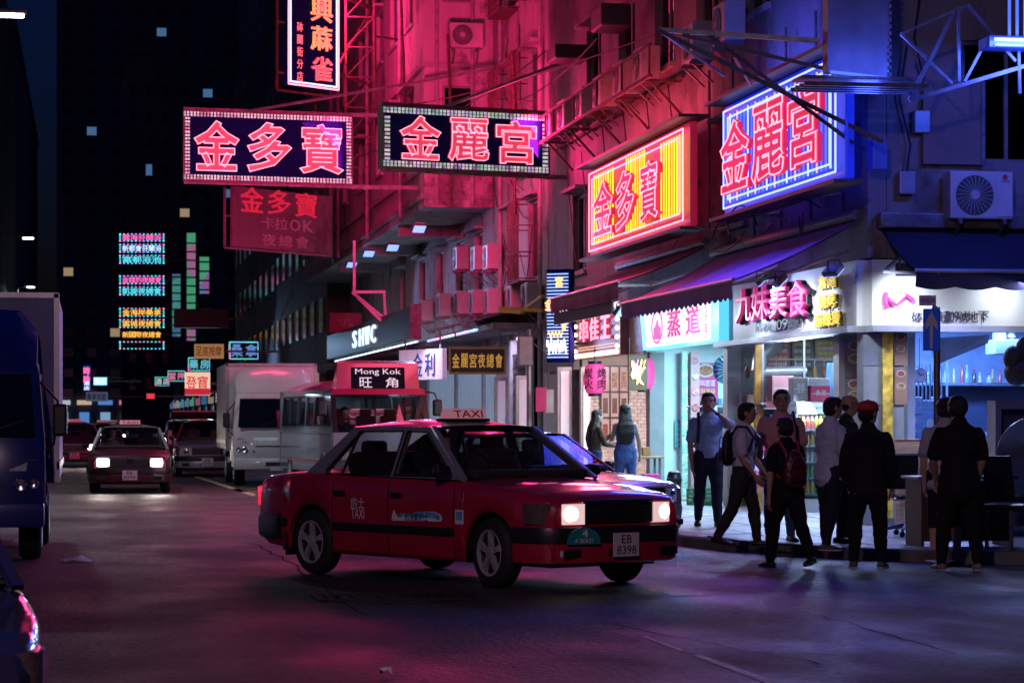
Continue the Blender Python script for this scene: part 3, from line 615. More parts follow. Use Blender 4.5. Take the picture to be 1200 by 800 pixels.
for c, x, y in zip('九妹美食', (880, 899, 921, 943), (358, 355, 352, 350)):
    f = part('character', text(c, 1.0, .52, .05, .02).xf(tr(lx(x), -.17, lz(x, y))), PINKL, s); part('return', text(c, 1.03, .54, .05, .012).xf(tr(lx(x) + .06, -.12, lz(x, y) - .012)), BLKL, f)
for c, x in zip('砵蘭街109號地下', [891 + 6.4 * i for i in range(9)]): part('character', text(c, .3, .16, .02, .008).xf(tr(lx(x), -.12, lz(x, 383.5 - (x - 891) * .13))), BLKL, s)
for ln, y in (('雲南', 330), ('燒烤', 353), ('麻辣燙', 374)):
    n = len(ln); f = part('lettering', text(ln, .40 * n, .19, .04, .012).xf(tr(lx(975), -.15, lz(975, y))), YELL, s); part('return', text(ln, .40 * n, .2, .03, .008).xf(tr(lx(975) + .03, -.12, lz(975, y) - .01)), BLKL, f)
part('badge', MB().lathe([(.12, -.1), (.12, -.085)], (lx(1003), 0, lz(1003, 322)), 'y', 20), mat('badge_blue', (.1, .3, .6), .4), s); part('badge_centre', MB().lathe([(.06, -.11), (.06, -.1)], (lx(1003), 0, lz(1003, 322)), 'y', 20), WFAS, s)
s2 = thing('shop_sign', 'white fascia with black 砵蘭街109號地下 on the side street front', 'sign', (10.06, 32.22, 2.73), 0)
part('panel', MB().box((3.3, 0, .43), (6.6, .16, .86)), WFAS, s2); part('trim', MB().box((3.3, -.06, -.04), (6.66, .3, .08)), TRIM, s2)
for c, x in zip('砵蘭街109號地下', (1075, 1090, 1103, 1111, 1116, 1121, 1129, 1140, 1153)):
    p = onY(x, 371, 32.1); part('character', text(c, .15 if ord(c) > 999 else .06, .15, .02, .006).xf(tr(p.x - 10.06, -.11, p.z - 2.73)), BLKL, s2)
pp = [onY(x, y, 32.1) for x, y in ((1040, 350), (1050, 356), (1062, 345), (1070, 352))]
part('emblem', MB().tube([(q.x - 10.06, -.12, q.z - 2.73) for q in pp], .035, 8), PINKL, s2, True); part('emblem', MB().tube([(pp[0].x - 10.06 + .03 * math.cos(a), -.12, pp[0].z - 2.74 + .1 * math.sin(a)) for a in (2, 2.8, 3.6, 4.4, 5.2)], .03, 8), PINKL, s2, True)
# lamps that wash the fascia (tubes on arms)
SPOTM = glow('flood_glass', (.16, .36, 1), 1.7, False)
def sign_flood(label, p, aim, watt, col=(.75, .86, 1), sz=.26, spread=110):
    t = thing('sign_floodlight', label, 'lamp', p); aim = Vector(aim).normalized(); q = aim.to_track_quat('-Z', 'Y').to_matrix()
    part('housing', MB().box((0, 0, 0), (sz, sz * .7, .07), q, .012).xf(tr(*(-aim * .02))), STEEL, t); part('lens', MB().box((0, 0, 0), (sz * .9, sz * .6, .012), q).xf(tr(*(aim * .022))), SPOTM, t)
    part('yoke', MB().bar((-sz * .3, 0, 0), (-sz * .3, .0, .14), .02).bar((sz * .3, 0, 0), (sz * .3, 0, .14), .02).bar((-sz * .3, 0, .14), (sz * .3, 0, .14), .02), STEEL, t)
    if watt: lamp(t, aim * .05, aim, sz, sz * .6, watt, col, spread=spread)
    return t
sign_flood('white floodlight over the yellow menu words of the corner fascia', onX(977, 318, 9.3), (.6, .3, -.75), 16)
sign_flood('small floodlight above the pink letters of the corner fascia', onX(893, 338, 9.25) + Vector((0, 0, .1)), (.6, -.1, -.6), 15)
sign_flood('small floodlight beside the purple awning above the pink letters', onX(915, 330, 9.25), (.6, .0, -.6), 15)
sign_flood('floodlight with pale rim on the side street fascia beside the red emblem', Vector((10.35, 31.65, 3.42)), (.2, .6, -.6), 6)
sign_flood('dark floodlight over the last word of the side street fascia', Vector((11.8, 31.6, 3.42)), (0, .6, -.6), 5)
sign_flood('bright lamp at the edge of the purple awning', onX(728, 365, 8.6), (.5, -.5, -.6), 30)
# ---- steamed-food light box -------------------------------------------
a, b = onX(764, 409, 9.9), onX(854, 401, 9.9); h = .78; w = a.y - b.y
s = thing('light_box_sign', 'bright white and cyan light box reading 蒸道 in pink', 'sign', (9.9, (a.y + b.y) / 2, 2.74), R(-90))
CY = mat('cyan_edge_acrylic', (.3, .7, .8), .3, em=(.1, .62, 1), es=1.1, var=0, sample=False); part('box', MB().prism([(-w / 2, 0), (w / 2, 0), (w / 2, h), (-w / 2 - .3, h)], -.16, .1), CY, s)
part('face', MB().prism([(-w / 2 + .35, .04), (w / 2 - .5, .04), (w / 2 - .5, h - .04), (-w / 2 + .1, h - .04)], -.17, -.162), mat('lit_acrylic', (.8, .85, .85), .3, em=(.80, .88, .95), es=.95, var=0, sample=False), s)
PKP = mat('pink_vinyl', (.7, .05, .3), .4, em=(.9, .06, .3), es=.7, var=0, sample=False)
for c, u in (('蒸', -.05), ('道', .2)): part('character', text(c, 1.0, .46, .005, .016).xf(tr(w * u, -.18, h * .5)), PKP, s)
part('characters', text('好好味', None, .6, .005, .006, vert=True).xf(tr(w * .36, -.18, h * .55)), PKP, s)
def ring(r0, r1, n=24): return ([(math.cos(k * 6.2832 / n) * r0, math.sin(k * 6.2832 / n) * r0) for k in range(n)], [[(math.cos(k * 6.2832 / n) * r1, math.sin(k * 6.2832 / n) * r1) for k in range(n)]])
o_, h_ = ring(.3, .25); part('logo_ring', MB().holed([(u * 1.5, v) for u, v in o_], [[(u * 1.5, v) for u, v in h_[0]]], -.185, -.18, lambda u, v, q: (u - w * .28, q, v + h * .48)), PKP, s)
part('logo_figure', MB().prism([(-.2, -.2), (.2, -.2), (.24, .0), (.12, .02), (.0, .16), (-.12, .02), (-.24, 0)], -.185, -.18, lambda u, v, q: (u * 1.2 - w * .28, q, v + h * .46)), PKP, s)
lamp(s, (0, -.3, h / 2), (0, -1, -.5), w * .8, h * .8, 130, (.7, .88, 1))
# ---- bulb sign ---------------------------------------------------------
a, b = onX(681, 421, 9.85), onX(733, 409, 9.85); w = a.y - b.y; h = 1.0; z0 = 2.72
s = thing('bulb_sign', 'brick red sign reading 串佳王 ringed with warm bulbs', 'sign', (9.85, (a.y + b.y) / 2, z0), R(-90))
part('panel', MB().box((0, 0, h / 2), (w, .2, h)), mat('bulb_panel', (.35, .17, .14), .5, var=.3, vs=3), s)
BULB = glow('warm_bulb', (1, .72, .62), 3, False)
for i in range(15):
    for z in (.06, h - .06): part('bulb', MB().ell((-w / 2 + w * (i + .5) / 15, -.14, z), (.08, .045, .045), n=8, m=6), BULB, s, True)
for i in range(1, 6):
    for x in (-w / 2 + .1, w / 2 - .1): part('bulb', MB().ell((x, -.14, h * i / 6), (.08, .045, .045), n=8, m=6), BULB, s, True)
for c, u in zip('串佳王', (-.24, 0, .25)): f = part('character', text(c, w * .2, .44, .02, .016).xf(tr(w * u, -.13, h * .55)), REDL, s); part('neon_tube', text(c, w * .2, .44, tube=.016).xf(tr(w * u, -.17, h * .55)), PTUBE, f)
part('bottom_tube', MB().tube([(-w * .4, -.13, .17), (w * .42, -.13, .17)], .012).tube([(-w * .4, -.13, .22), (w * .42, -.13, .22)], .012), WARM, s)
lamp(s, (0, -.4, h / 2), (0, -1, -.3), w * .9, h * .8, 70, (1, .5, .5))
a, b = onX(735, 409, 9.95), onX(762, 406, 9.95); s = solo('fascia_panel', MB().b2(9.9, 10.05, b.y, a.y, 2.72, 3.62), mat('grey_fascia', (.45, .42, .43), .4, var=.15, vs=1), 'plain pale fascia panel between the bulb sign and the light box', 'panel')
solo('fascia_panel', MB().b2(9.92, 10.05, 52.25, 55.8, 2.55, 3.6), mat('dark_fascia', (.1, .1, .12), .4), 'dark fascia panel beyond the bulb sign behind the blue striped sign', 'panel')
# ---- blue striped projecting sign ---------------------------------------
loc, rz, w, h = frame_px(643, 318, 425, 671, 313, 424, 51, .995)
s = thing('projecting_sign', 'narrow blue striped neon sign with orange characters beside the awning', 'sign', loc, rz)
part('panel', MB().box((0, 0, h / 2), (w, .2, h), None, .015), NAVYP, s)
for i in range(26): part('stripe_tube', MB().tube([(-w * .44, -.13, .1 + i * (h - .2) / 25), (w * .44, -.13, .1 + i * (h - .2) / 25)], .013, 5), glow('pale_blue_tube', (.25, .42, 1), 1.6, False), s)
ORN = glow('orange_neon_tube', (1, .45, .12), 2, False)
for c, x, z, k in (('富', .1, h * .86, .3), ('金', -.32, h * .62, .34), ('利', .2, h * .58, .24), ('會', .3, h * .38, .22)): part('character', text(c, w * k * 1.1, w * k * 1.3, .01, .025).xf(tr(w * x, -.17, z)), ORN, s)
WT = glow('white_script_tube', (.8, .88, 1), 2.2, False)
part('script', MB().tube([(-w * .4 + w * .8 * i / 40, -.18, h * .17 + .12 * math.sin(i * .9) + .05 * math.sin(i * 2.3)) for i in range(41)], .014, 5), WT, s); part('script', MB().tube([(-w * .35 + w * .6 * i / 24, -.18, h * .30 + .06 * math.sin(i * 1.1)) for i in range(25)], .012, 5), ORN, s)
lamp(s, (0, -.35, h / 2), (0, -1, -.2), w, h * .8, 60, (.35, .5, 1))
part('bracket', MB().bar((w / 2, .05, h * .8), (w / 2 + .6, .3, h * .8), .06).bar((w / 2, .05, h * .2), (w / 2 + .6, .3, h * .2), .06), STEEL, s)
# ---- pink lanterns -------------------------------------------------------
LANT = mat('pink_lantern_cloth', (.7, .08, .3), .6, em=(1, .05, .28), es=.55, var=.1, sample=False)
def lantern(label, p, r, h, chars):
    t = thing('paper_lantern', label, 'lantern', p); prof = []
    for i in range(13):
        z = i / 12; q = r * (.72 + .28 * math.sin(math.pi * z) ** .6) * (1 - .02 * (i % 2)); prof.append((q, z * h))
    part('shade', MB().lathe(prof, n=20), LANT, t, True, ang=180); [part('cap', MB().lathe([(r * .6, z), (r * .6, z + .05)], n=14), BLKL, t) for z in (h, -.05)]
    part('cord', MB().tube([(0, 0, h + .05), (0, 0, h + .3)], .008), BLKL, t)
    if chars:
        for ch, ang in chars:
            m_ = Matrix.Rotation(ang, 4, 'Z')
            part('characters', text(ch, None, h * .72, .004, .012, vert=True).xf(m_ @ tr(0, -r * 1.04, h * .5)), BLKL, t)
    return t
lantern('pink lantern with black 烤肉 characters outside the grill shop', at(697, 461, 46), .205, .53, [('烤肉', .45), ('炭火', -.75)]).scale = (1, 1, 1)
lantern('plain pink lantern half behind a yellow neon scribble', at(755, 456, 46.3), .2, .56, [])
loc = at(747, 458, 45.6); s = thing('neon_plaque', 'small dark plaque with yellow and violet neon script before a pink lantern', 'sign', loc, R(8))
part('panel', MB().box((0, 0, .33), (.36, .05, .64), None, .01), mat('plaque_black', (.12, .06, .02), .4), s); random.seed(12)
for k in range(7):
    q = [(-.14 + .28 * random.random(), -.05, .1 + .48 * random.random()) for _ in range(6)]; part('script_tube', MB().tube(q, .013, 5), glow('plaque_yellow', (1, .66, .22), 2.2, False) if k < 5 else glow('plaque_violet', (.6, .3, 1), 1.8, False), s)
part('chain', MB().tube([(-.15, 0, .65), (-.15, 0, .95)], .008).tube([(.15, 0, .65), (.15, 0, .95)], .008), STEEL, s)
# ---- tenement signs -----------------------------------------------------
a, b = onX(385, 419.5, 8.6), onX(485, 395, 8.6); w = a.y - b.y
s = thing('shop_sign', 'long black fascia with white SHWC letters under the bay', 'sign', (8.6, (a.y + b.y) / 2, 3.72), R(-90))
part('panel', MB().box((0, .05, .42), (w, .22, .86), None, .01), mat('black_fascia', (.02, .02, .024), .35, var=.1), s)
for c, x in zip('SHWC', (419, 427, 434, 441)): part('character', text(c, 1.25, .56, .02, .012).xf(tr(-(onX(x, 400, 8.6).y - (a.y + b.y) / 2), -.1, .40)), glow('white_letter_lit', (.62, .78, 1), 1.5, False), s)
part('end_frame', MB().b2(w / 2 - .06, w / 2 + .02, -.1, .2, -.05, .9), STEEL, s); lamp(s, (0, .7, -.15), (0, .3, -1), w * .9, .6, 420, (.55, .75, 1))
part('bottom_tube', MB().tube([(-w / 2, .25, -.08), (w * .45, .25, -.08)], .03, 6), glow('canopy_tube', (.6, .8, 1), 2.5, False), s)
loc, rz, w, h = frame_px(527, 408, 438, 592, 407, 437, 58)
s = thing('hanging_sign', 'dark sign with gold 金麗宮夜總會 characters under the tenement canopy', 'sign', loc, rz)
part('panel', MB().box((0, 0, h / 2), (w, .12, h), None, .01), mat('dark_gold_panel', (.03, .025, .03), .4), s)
for i, c in enumerate('金麗宮夜總會'): part('character', text(c, w * .13, h * .55, .01, .008).xf(tr(w * (i - 2.5) * .155, -.08, h * .5)), mat('gold_letter', (.6, .38, .08), .4, em=(1, .5, .08), es=.45, var=.1, sample=False), s)
part('rim', MB().holed(rect(w + .04, -.02, h + .02), [rect(w - .05, .03, h - .03)], -.09, -.065, lambda u, v, q: (u, q, v)), mat('gold_rim', (.4, .25, .08), .4, .5), s); part('hanger', MB().bar((-w * .4, 0, h), (-w * .4, 0, h + .35), .03).bar((w * .4, 0, h), (w * .4, 0, h + .35), .03), STEEL, s)
loc, rz, w, h = frame_px(470, 411, 446, 521, 408, 444, 62)
s = thing('hanging_sign', 'white lit sign with dark brush characters beside the gold one', 'sign', loc, rz); part('panel', MB().box((0, 0, h / 2), (w, .12, h), None, .01), mat('white_lit_panel', (.6, .6, .65), .4, em=(.6, .75, 1), es=.15, var=.3, vs=2, sample=False), s)
for i, c in enumerate('金利'): part('character', text(c, w * .22, h * .75, .01, .004).xf(tr(w * (-.05 + i * .28), -.08, h * .5)), mat('blue_ink', (.03, .05, .2), .5), s)
part('hanger', MB().bar((-w * .4, 0, h), (-w * .4, 0, h + .4), .03).bar((w * .4, 0, h), (w * .4, 0, h + .4), .03), STEEL, s)
loc, rz, w, h = frame_px(386, 367, 391, 424, 366, 388, 88, 1); s = thing('hanging_sign', 'plain maroon board behind the end of the black fascia', 'sign', loc, rz); part('panel', MB().box((0, 0, h / 2), (w, .1, h), None, .01), mat('maroon_panel', (.25, .02, .06), .5), s); part('script', MB().tube([(-w * .3 + .05 * i, -.07, h * .5 + .12 * math.sin(i)) for i in range(13)], .02), mat('pink_script', (.6, .2, .3), .5), s)
part('post', MB().bar((0, 0, -.6), (0, 0, 0), .06), STEEL, s)
# glowing pillar strips between the shops
IRID = multi('iridescent_strip', [(.5, .45, 1), (.9, .5, .9), (.4, .75, 1), (.7, .6, 1), (.3, .4, .9)], .3, 5)
for (x, y, d, lab) in ((587, 442, 57.5, 'iridescent light pillar right of the folding gate'), (612, 440, 54.5, 'iridescent light pillar by the gap between the buildings'), (661, 430, 51.5, 'iridescent light pillar under the blue striped sign'), (686, 430, 51.2, 'thin light pillar behind the grill shop lantern')):
    p = at(x, y, d); g = thing('light_pillar', lab, 'light', (p.x, p.y, .13)); ww = .16 if 'thin' in lab else .24
    part('column', MB().box((0, 0, (p.z - .13) / 2), (ww + .05, .16, p.z - .13)), TRIM, g); part('diffuser', MB().box((0, -.09, (p.z - .13) / 2), (ww * .7, .03, p.z - .3)), IRID, g)
# ---- signs far along the street -------------------------------------------
def far_board(label, x0, x1, y0, y1, d, txt, pm, tm, rim=None):
    a, b = at(x0, y1, d), at(x1, y0, d); w = math.hypot(b.x - a.x, b.y - a.y); h = b.z - a.z
    s = thing('street_sign_board', label, 'sign', ((a.x + b.x) / 2, (a.y + b.y) / 2, a.z), -TH)
    part('panel', MB().box((0, 0, h / 2), (w, .2, h)), pm, s)
    if rim:
        mb = MB(); n = int(w / .28)
        for i in range(n + 1):
            for z in (.03, h - .03): mb.box((-w / 2 + w * i / n, -.12, z), (.12, .05, .08))
        for i in range(4):
            for x in (-w / 2, w / 2): mb.box((x, -.12, h * (i + .5) / 4), (.08, .05, .1))
        part('rim_lights', mb, rim, s)
    if txt:
        n = len(txt)
        for i, c in enumerate(txt): part('character', text(c, w * .86 / n, h * .68, .01, .006).xf(tr(w * .9 * ((i + .5) / n - .5), -.14, h * .5)), tm, s)
    part('hanger', MB().bar((w / 2, 0, h * .5), (w / 2 + 2.2, .6, h * .5), .08), STEEL, s)
    return s
CYR = multi('cyan_rim', [(.1, .9, .9), (.2, .5, 1), (.9, .2, .5), (.1, .8, .6)], 1.3, 2.2)
pk, cyn, wh, gd = glow('far_pink', (1, .12, .35), 1.6, False), glow('far_cyan', (.1, .85, .8), 1.3, False), glow('far_white', (.6, .75, 1), 1.6, False), glow('far_gold', (1, .5, .08), 1.5, False)
FB = mat('far_blue_panel', (.01, .02, .1), .4, em=(.02, .06, .4), es=.35, var=0, sample=False); FK = mat('far_dark_panel', (.02, .015, .012), .5)
for (y0, y1, t_, pm, m_, r_) in ((274, 283, '雲海芬蘭浴', FB, pk, CYR), (286, 296, '新都會芬蘭浴', FB, wh, CYR), (299, 309, '富都浴池', FB, cyn, CYR), (323, 333, '金錢豹夜總會', FB, pk, CYR), (336, 346, '凱旋夜總會', FB, cyn, CYR), (361, 371, '金海岸桑拿', FK, gd, CYR), (374, 384, '富城夜總會', FK, gd, CYR), (387, 397, '新國際夜總會', FK, gd, None), (400, 409, '', FK, gd, CYR)):
    far_board('far stacked neon board reading %s' % t_ if t_ else 'empty lowest board of the far neon stack with a light rim', 141, 192, y0, y1, 190, t_, pm, m_, r_)
far_board('dark maroon board over the street near the light strips', 204, 268, 362, 384, 125, '', mat('maroon_dark', (.09, .02, .03), .5), gd)
far_board('small yellow board with red foot massage lettering', 228, 262, 403, 420, 105, '足底按摩', mat('dull_yellow', (.5, .35, .15), .5, em=(1, .55, .2), es=.25, var=0, sample=False), mat('brick_letter', (.4, .05, .03), .5))
far_board('lit cream and red board reading 登 behind the white truck', 217, 246, 436, 463, 92, '登寶', mat('cream_lit', (.6, .5, .4), .5, em=(1, .75, .5), es=.75, var=.2, sample=False), mat('crimson_letter', (.5, .01, .08), .5, em=(1, .02, .1), es=.4, var=0, sample=False))
far_board('red strip board under the cream one', 217, 246, 455, 462.5, 91.6, '', mat('red_lit', (.4, .03, .06), .5, em=(1, .04, .1), es=.45, var=0, sample=False), gd)
far_board('narrow far sign with pink and blue characters', 98, 106, 428, 457, 180, '', FB, pk); 
far_board('small bright blue and white sign beside the narrow far one', 110, 125, 442, 451, 170, '藥房', mat('bright_blue_panel', (.2, .5, .7), .4, em=(.25, .7, 1), es=1.6, var=0, sample=False), wh)
far_board('pale far board with dark lettering low over the street', 101, 126, 459, 470, 165, '桑拿浴室', mat('pale_far', (.2, .22, .28), .5, em=(.3, .4, .7), es=.15, var=0, sample=False), FK)
far_board('small red far board low over the street', 172, 181, 461, 467, 150, '', mat('red_lit2', (.4, .03, .06), .5, em=(1, .05, .1), es=.8, var=0, sample=False), gd)
s = bpy.data.objects; t_ = [o for o in s if o.get('label') == 'narrow far sign with pink and blue characters'][0]
for i, c in enumerate('時時'): part('character', text(c, .45, .55, .01, .02).xf(tr(0, -.15, 1.35 - i * .6)), pk, t_)
for i, c in enumerate('酒店'): part('character', text(c, .4, .3, .01, .02).xf(tr(0, -.15, .5 - i * .35)), wh, t_)
# colour-changing light strips on a far facade
for (x, y0, y1, d, cols, lab) in ((223, 272, 400, 150, [(.9, .2, .5), (.1, .8, .4), (.8, .3, .6), (.05, .7, .35)], 'tall pink and green light strip on the far facade'), (206, 320, 395, 160, [(.1, .6, .5), (.1, .3, .6)], 'dim teal light strip on the far facade'), (238, 300, 345, 138, [(.1, .8, .4), (.6, .2, .7), (.1, .5, .9)], 'short green light strip on the far facade')):
    a, b = at(x - 4, y1, d), at(x + 5, y0, d); g = thing('facade_light_strip', lab, 'light', (a.x, a.y, a.z)); H = b.z - a.z
    part('casing', MB().box((.25, .1, H / 2), (.62, .15, H)), STEEL, g); part('diffuser', MB().box((.25, 0, H / 2), (.5, .05, H - .1)), multi('strip_%d' % x, cols, .34, .8), g)
    for i in range(int(H / .5)): part('divider', MB().box((.25, -.04, .25 + i * .5), (.54, .04, .09)), STEEL, g)
lamp(g, (0, -2, -3), (0, -.4, -1), 2, 2, 500, (.35, .6, 1))
# ================================================================= awnings
PURP = mat('purple_canvas', (.30, .13, .42), .7, var=.15, vs=3, bump=.2, bs=12); NAVC = mat('navy_canvas', (.016, .015, .04), .7, var=.2, vs=3, bump=.2, bs=12); PNKC = mat('plum_canvas', (.22, .05, .14), .7, var=.2, vs=3)
def awning(label, A, B, C, D, m, drop, scal):
    """A,B back edge, C,D front edge (C below B); valance hangs from D-C"""
    A, B, C, D = [Vector(v) for v in (A, B, C, D)]; t = thing('awning', label, 'awning', (A + B) / 2); n, k = 30, 6; rings = []
    for i in range(n + 1):
        u = i / n; p = A.lerp(B, u); q = D.lerp(C, u); rings.append([p.lerp(q, j / k) - Vector((0, 0, .05 * math.sin(math.pi * j / k) * (1 + .3 * math.sin(u * 25)))) for j in range(k + 1)])
    mb = MB().loft(rings, close=False); mb2 = MB().loft([[p - Vector((0, 0, .02)) for p in r] for r in rings], close=False); part('canopy', mb.join(mb2), m, t, True, world=True, ang=180)
    ou = (C - B).cross(A - B); fr = []; L = (D - C).length; ns = int(L / scal)
    for i in range(ns * 6 + 1):
        u = i / (ns * 6); q = D.lerp(C, u); d = drop * (.84 + .16 * abs(math.sin(math.pi * u * ns))); w_ = .005 * math.sin(u * 40)
        n_ = (C - B); n_.z = 0; n_.normalize(); fr.append([q, q + n_ * (.02 + w_) - Vector((0, 0, d * .5)), q + n_ * w_ * 1.5 - Vector((0, 0, d))])
    part('valance', MB().loft(fr, close=False), m, t, True, world=True, ang=180)
    part('front_bar', MB().tube([D, C], .03, 8), TRIM, t, True, world=True); part('roller', MB().tube([A + Vector((0, 0, .08)), B + Vector((0, 0, .08))], .08, 10), STEEL, t, True, world=True)
    for u in (.06, .5, .94):
        p, q = A.lerp(B, u), D.lerp(C, u); part('folding_arm', MB().bar(p - Vector((0, 0, .35)), p.lerp(q, .5) - Vector((0, 0, .3)) + (A - B).normalized() * .5, .04).bar(p.lerp(q, .5) - Vector((0, 0, .3)) + (A - B).normalized() * .5, q - Vector((0, 0, .05)), .04), TRIM, t, world=True)
    return t
awning('purple awning over the corner food shop front', (9.98, 40.4, 4.12), (9.98, 32.5, 4.12), (8.42, 33.0, 3.36), (8.42, 40.2, 3.36), PURP, .27, .28)
awning('plum awning beyond the purple one, over the grill shop', (9.98, 48, 4.35), (9.98, 40.9, 4.35), (8.6, 41.3, 3.78), (8.6, 47.6, 3.78), PNKC, .3, .3)
aw = awning('dark navy awning on the side street front', (10.2, 32.22, 4.02), (15.5, 32.22, 4.02), (15.5, 30.95, 3.38), (10.25, 30.95, 3.38), NAVC, .24, .5)
part('light_bar', MB().tube([(10.4, 30.97, 3.32), (15.4, 30.97, 3.32)], .022, 8), glow('bar_tube', (.7, .72, 1), 1.0, False), aw, True, world=True); lamp(aw, RM[aw.name].inverted() @ Vector((11.5, 31.1, 3.22)), (-.25, -.35, -1), 2.4, .15, 150, (.45, .5, 1))
part('cassette', MB().b2(10.15, 15.6, 32.05, 32.28, 4.0, 4.2, .02), STEEL, aw, world=True)
p = onY(1087, 352, 30.88); part('phone_plate', MB().box(p, (.22, .012, .13)), mat('plate_pink', (.5, .3, .3), .5), aw, world=True)
part('lettering', text('93166178', .18, .05, .002).xf(tr(p.x, p.y - .012, p.z)), BLKL, aw, world=True)
s = thing('dark_sunshade', 'black rolled shade hanging under the plum awning', 'shade', (8.7, 45, 3.3)); part('cloth', MB().b2(8.62, 8.66, 42, 47.4, 3.28, 3.5), BLKL, s, world=True)
# ================================================================= air conditioners
ACW = mat('ac_casing', (.42, .40, .40), .45, var=.15, vs=3); ACD = mat('ac_grille', (.05, .05, .055), .5, var=0)
def make_ac(name, label):
    t = thing(name, label, 'air conditioner')
    part('casing', MB().box((0, 0, .32), (.86, .32, .62), None, .02), ACW, t)
    g = part('fan_grille', MB().lathe([(.255, -.175), (.255, -.162)], (-.1, 0, .32), 'y', 24), ACD, t)
    for k in range(24): a = k * math.pi / 12; part('spoke', MB().bar((-.1 + .05 * math.cos(a), -.18, .32 + .05 * math.sin(a)), (-.1 + .25 * math.cos(a + .25), -.18, .32 + .25 * math.sin(a + .25)), .006), ACW, g)
    part('hub', MB().lathe([(.06, -.19), (.06, -.17)], (-.1, 0, .32), 'y', 14), ACW, g)
    part('service_panel', MB().box((.31, -.165, .32), (.2, .012, .56), None, .004), mat('ac_panel', (.46, .44, .44), .4), t)
    part('foot', MB().box((-.3, 0, -.005), (.06, .36, .03)), STEEL, t); part('foot', MB().box((.3, 0, -.005), (.06, .36, .03)), STEEL, t)
    part('bracket', MB().bar((-.3, .15, -.04), (-.3, -.2, -.04), .04).bar((-.3, .2, -.35), (-.3, -.15, -.04), .03), STEEL, t); part('bracket', MB().bar((.3, .15, -.04), (.3, -.2, -.04), .04).bar((.3, .2, -.35), (.3, -.15, -.04), .03), STEEL, t)
    return t
p = onY(1148, 258, 31.98); ac = make_ac('air_conditioner', 'pale split air conditioner on the side street wall above the navy awning'); ac.location = (p.x, 32.05, p.z)
part('lettering', text('GREE', .13, .03, .002, .002).xf(tr(.31, -.175, .5)), mat('logo_blue', (.03, .05, .25), .4), ac); part('logo', MB().lathe([(.035, -.178), (.035, -.172)], (.31, 0, .555), 'y', 16), mat('logo_red', (.5, .05, .06), .4), ac)
ORD = ['first', 'second', 'third', 'fourth', 'fifth', 'sixth', 'seventh', 'eighth', 'ninth', 'tenth', 'eleventh', 'twelfth', 'thirteenth']; NTH = ['nearest one', 'second', 'third low one', 'third upper one', 'fourth low one', 'fourth upper one', 'fifth low one', 'fifth upper one', 'sixth', 'seventh', 'topmost one']
AG = 'air conditioners on the tenement fronts'
def put_ac(loc, rz, lab, sc=1):
    c = clone(ac, None, loc, rz, lab); c['group'] = AG; c.scale = (sc, sc, sc)
    for ch in [k for k in c.children if k.name.startswith(('lettering', 'logo'))]: bpy.data.objects.remove(ch)
L1 = 'outdoor air conditioner on the steel shelf above the red and yellow sign'
for i, y in enumerate((44.3, 46.1, 48, 49.9, 51.8, 53.4)): put_ac((9.72, y, 7.44), R(-90), '%s air conditioner on the steel shelf, counted from the blue neon sign' % ORD[i])
L2 = 'outdoor air conditioner on the plaster wall under the bay'
for k_, (y, z) in enumerate(((56.8, 3.95), (58.9, 4.0), (62.4, 4.1), (62.5, 5.2), (64.9, 4.2), (64.6, 5.3), (67.6, 4.3), (67.8, 5.5), (71.2, 4.4), (75, 4.4), (59.2, 7.2))): put_ac((9.8, y, z), R(-90), 'air conditioner on the plaster wall under the bay, %s from the corner building' % NTH[k_])
for x, z in ((9.0, 11.2), (9.3, 7.6)): put_ac((x, 63.5, z + 3.2), 0, '%s air conditioner on the end wall of the bay, above the neon board' % ('upper' if z > 9 else 'lower'))
for y, z, l_ in ((38.5, 7.3, 'directly over the blue neon sign'), (40.6, 7.3, 'between the two neon wall signs'), (41.9, 9.4, 'high up above the steel shelf')): put_ac((9.75, y, z), R(-90), 'air conditioner on the corner building ' + l_)
s = thing('equipment_shelf', 'long steel shelf of air conditioners above the red and yellow sign', 'shelf', (9.7, 48, 7.3))
for x in (9.42, 9.98): part('rail', MB().bar((x, 42.6, 7.36), (x, 54.6, 7.36), .06), RUST, s, world=True)
for y in (43, 45.5, 48, 50.5, 53): part('bracket', MB().bar((9.42, y, 7.33), (10.05, y, 7.33), .05).bar((9.5, y, 7.33), (10.05, y, 6.75), .045), RUST, s, world=True)
part('guard_rail', MB().bar((9.42, 42.6, 7.9), (9.42, 54.6, 7.9), .04), RUST, s, world=True)
for y in (42.7, 45, 47.3, 49.6, 51.9, 54.5): part('post', MB().bar((9.42, y, 7.36), (9.42, y, 7.9), .035), RUST, s, world=True)
# ducts and boxes high on the red wall
for (x, y, wpx, hpx, d, lab) in ((666, 64, 42, 16, 52, 'flat dark duct box jutting over the red wall'), (716, 22, 36, 26, 47, 'square dark duct high on the red wall')):
    p = at(x, y, d); solo('duct_box', MB().box(p, (wpx / F * d, 1.0, hpx / F * d), None, .03), mat('duct_dark', (.04, .03, .035), .5, .3), lab, 'duct')
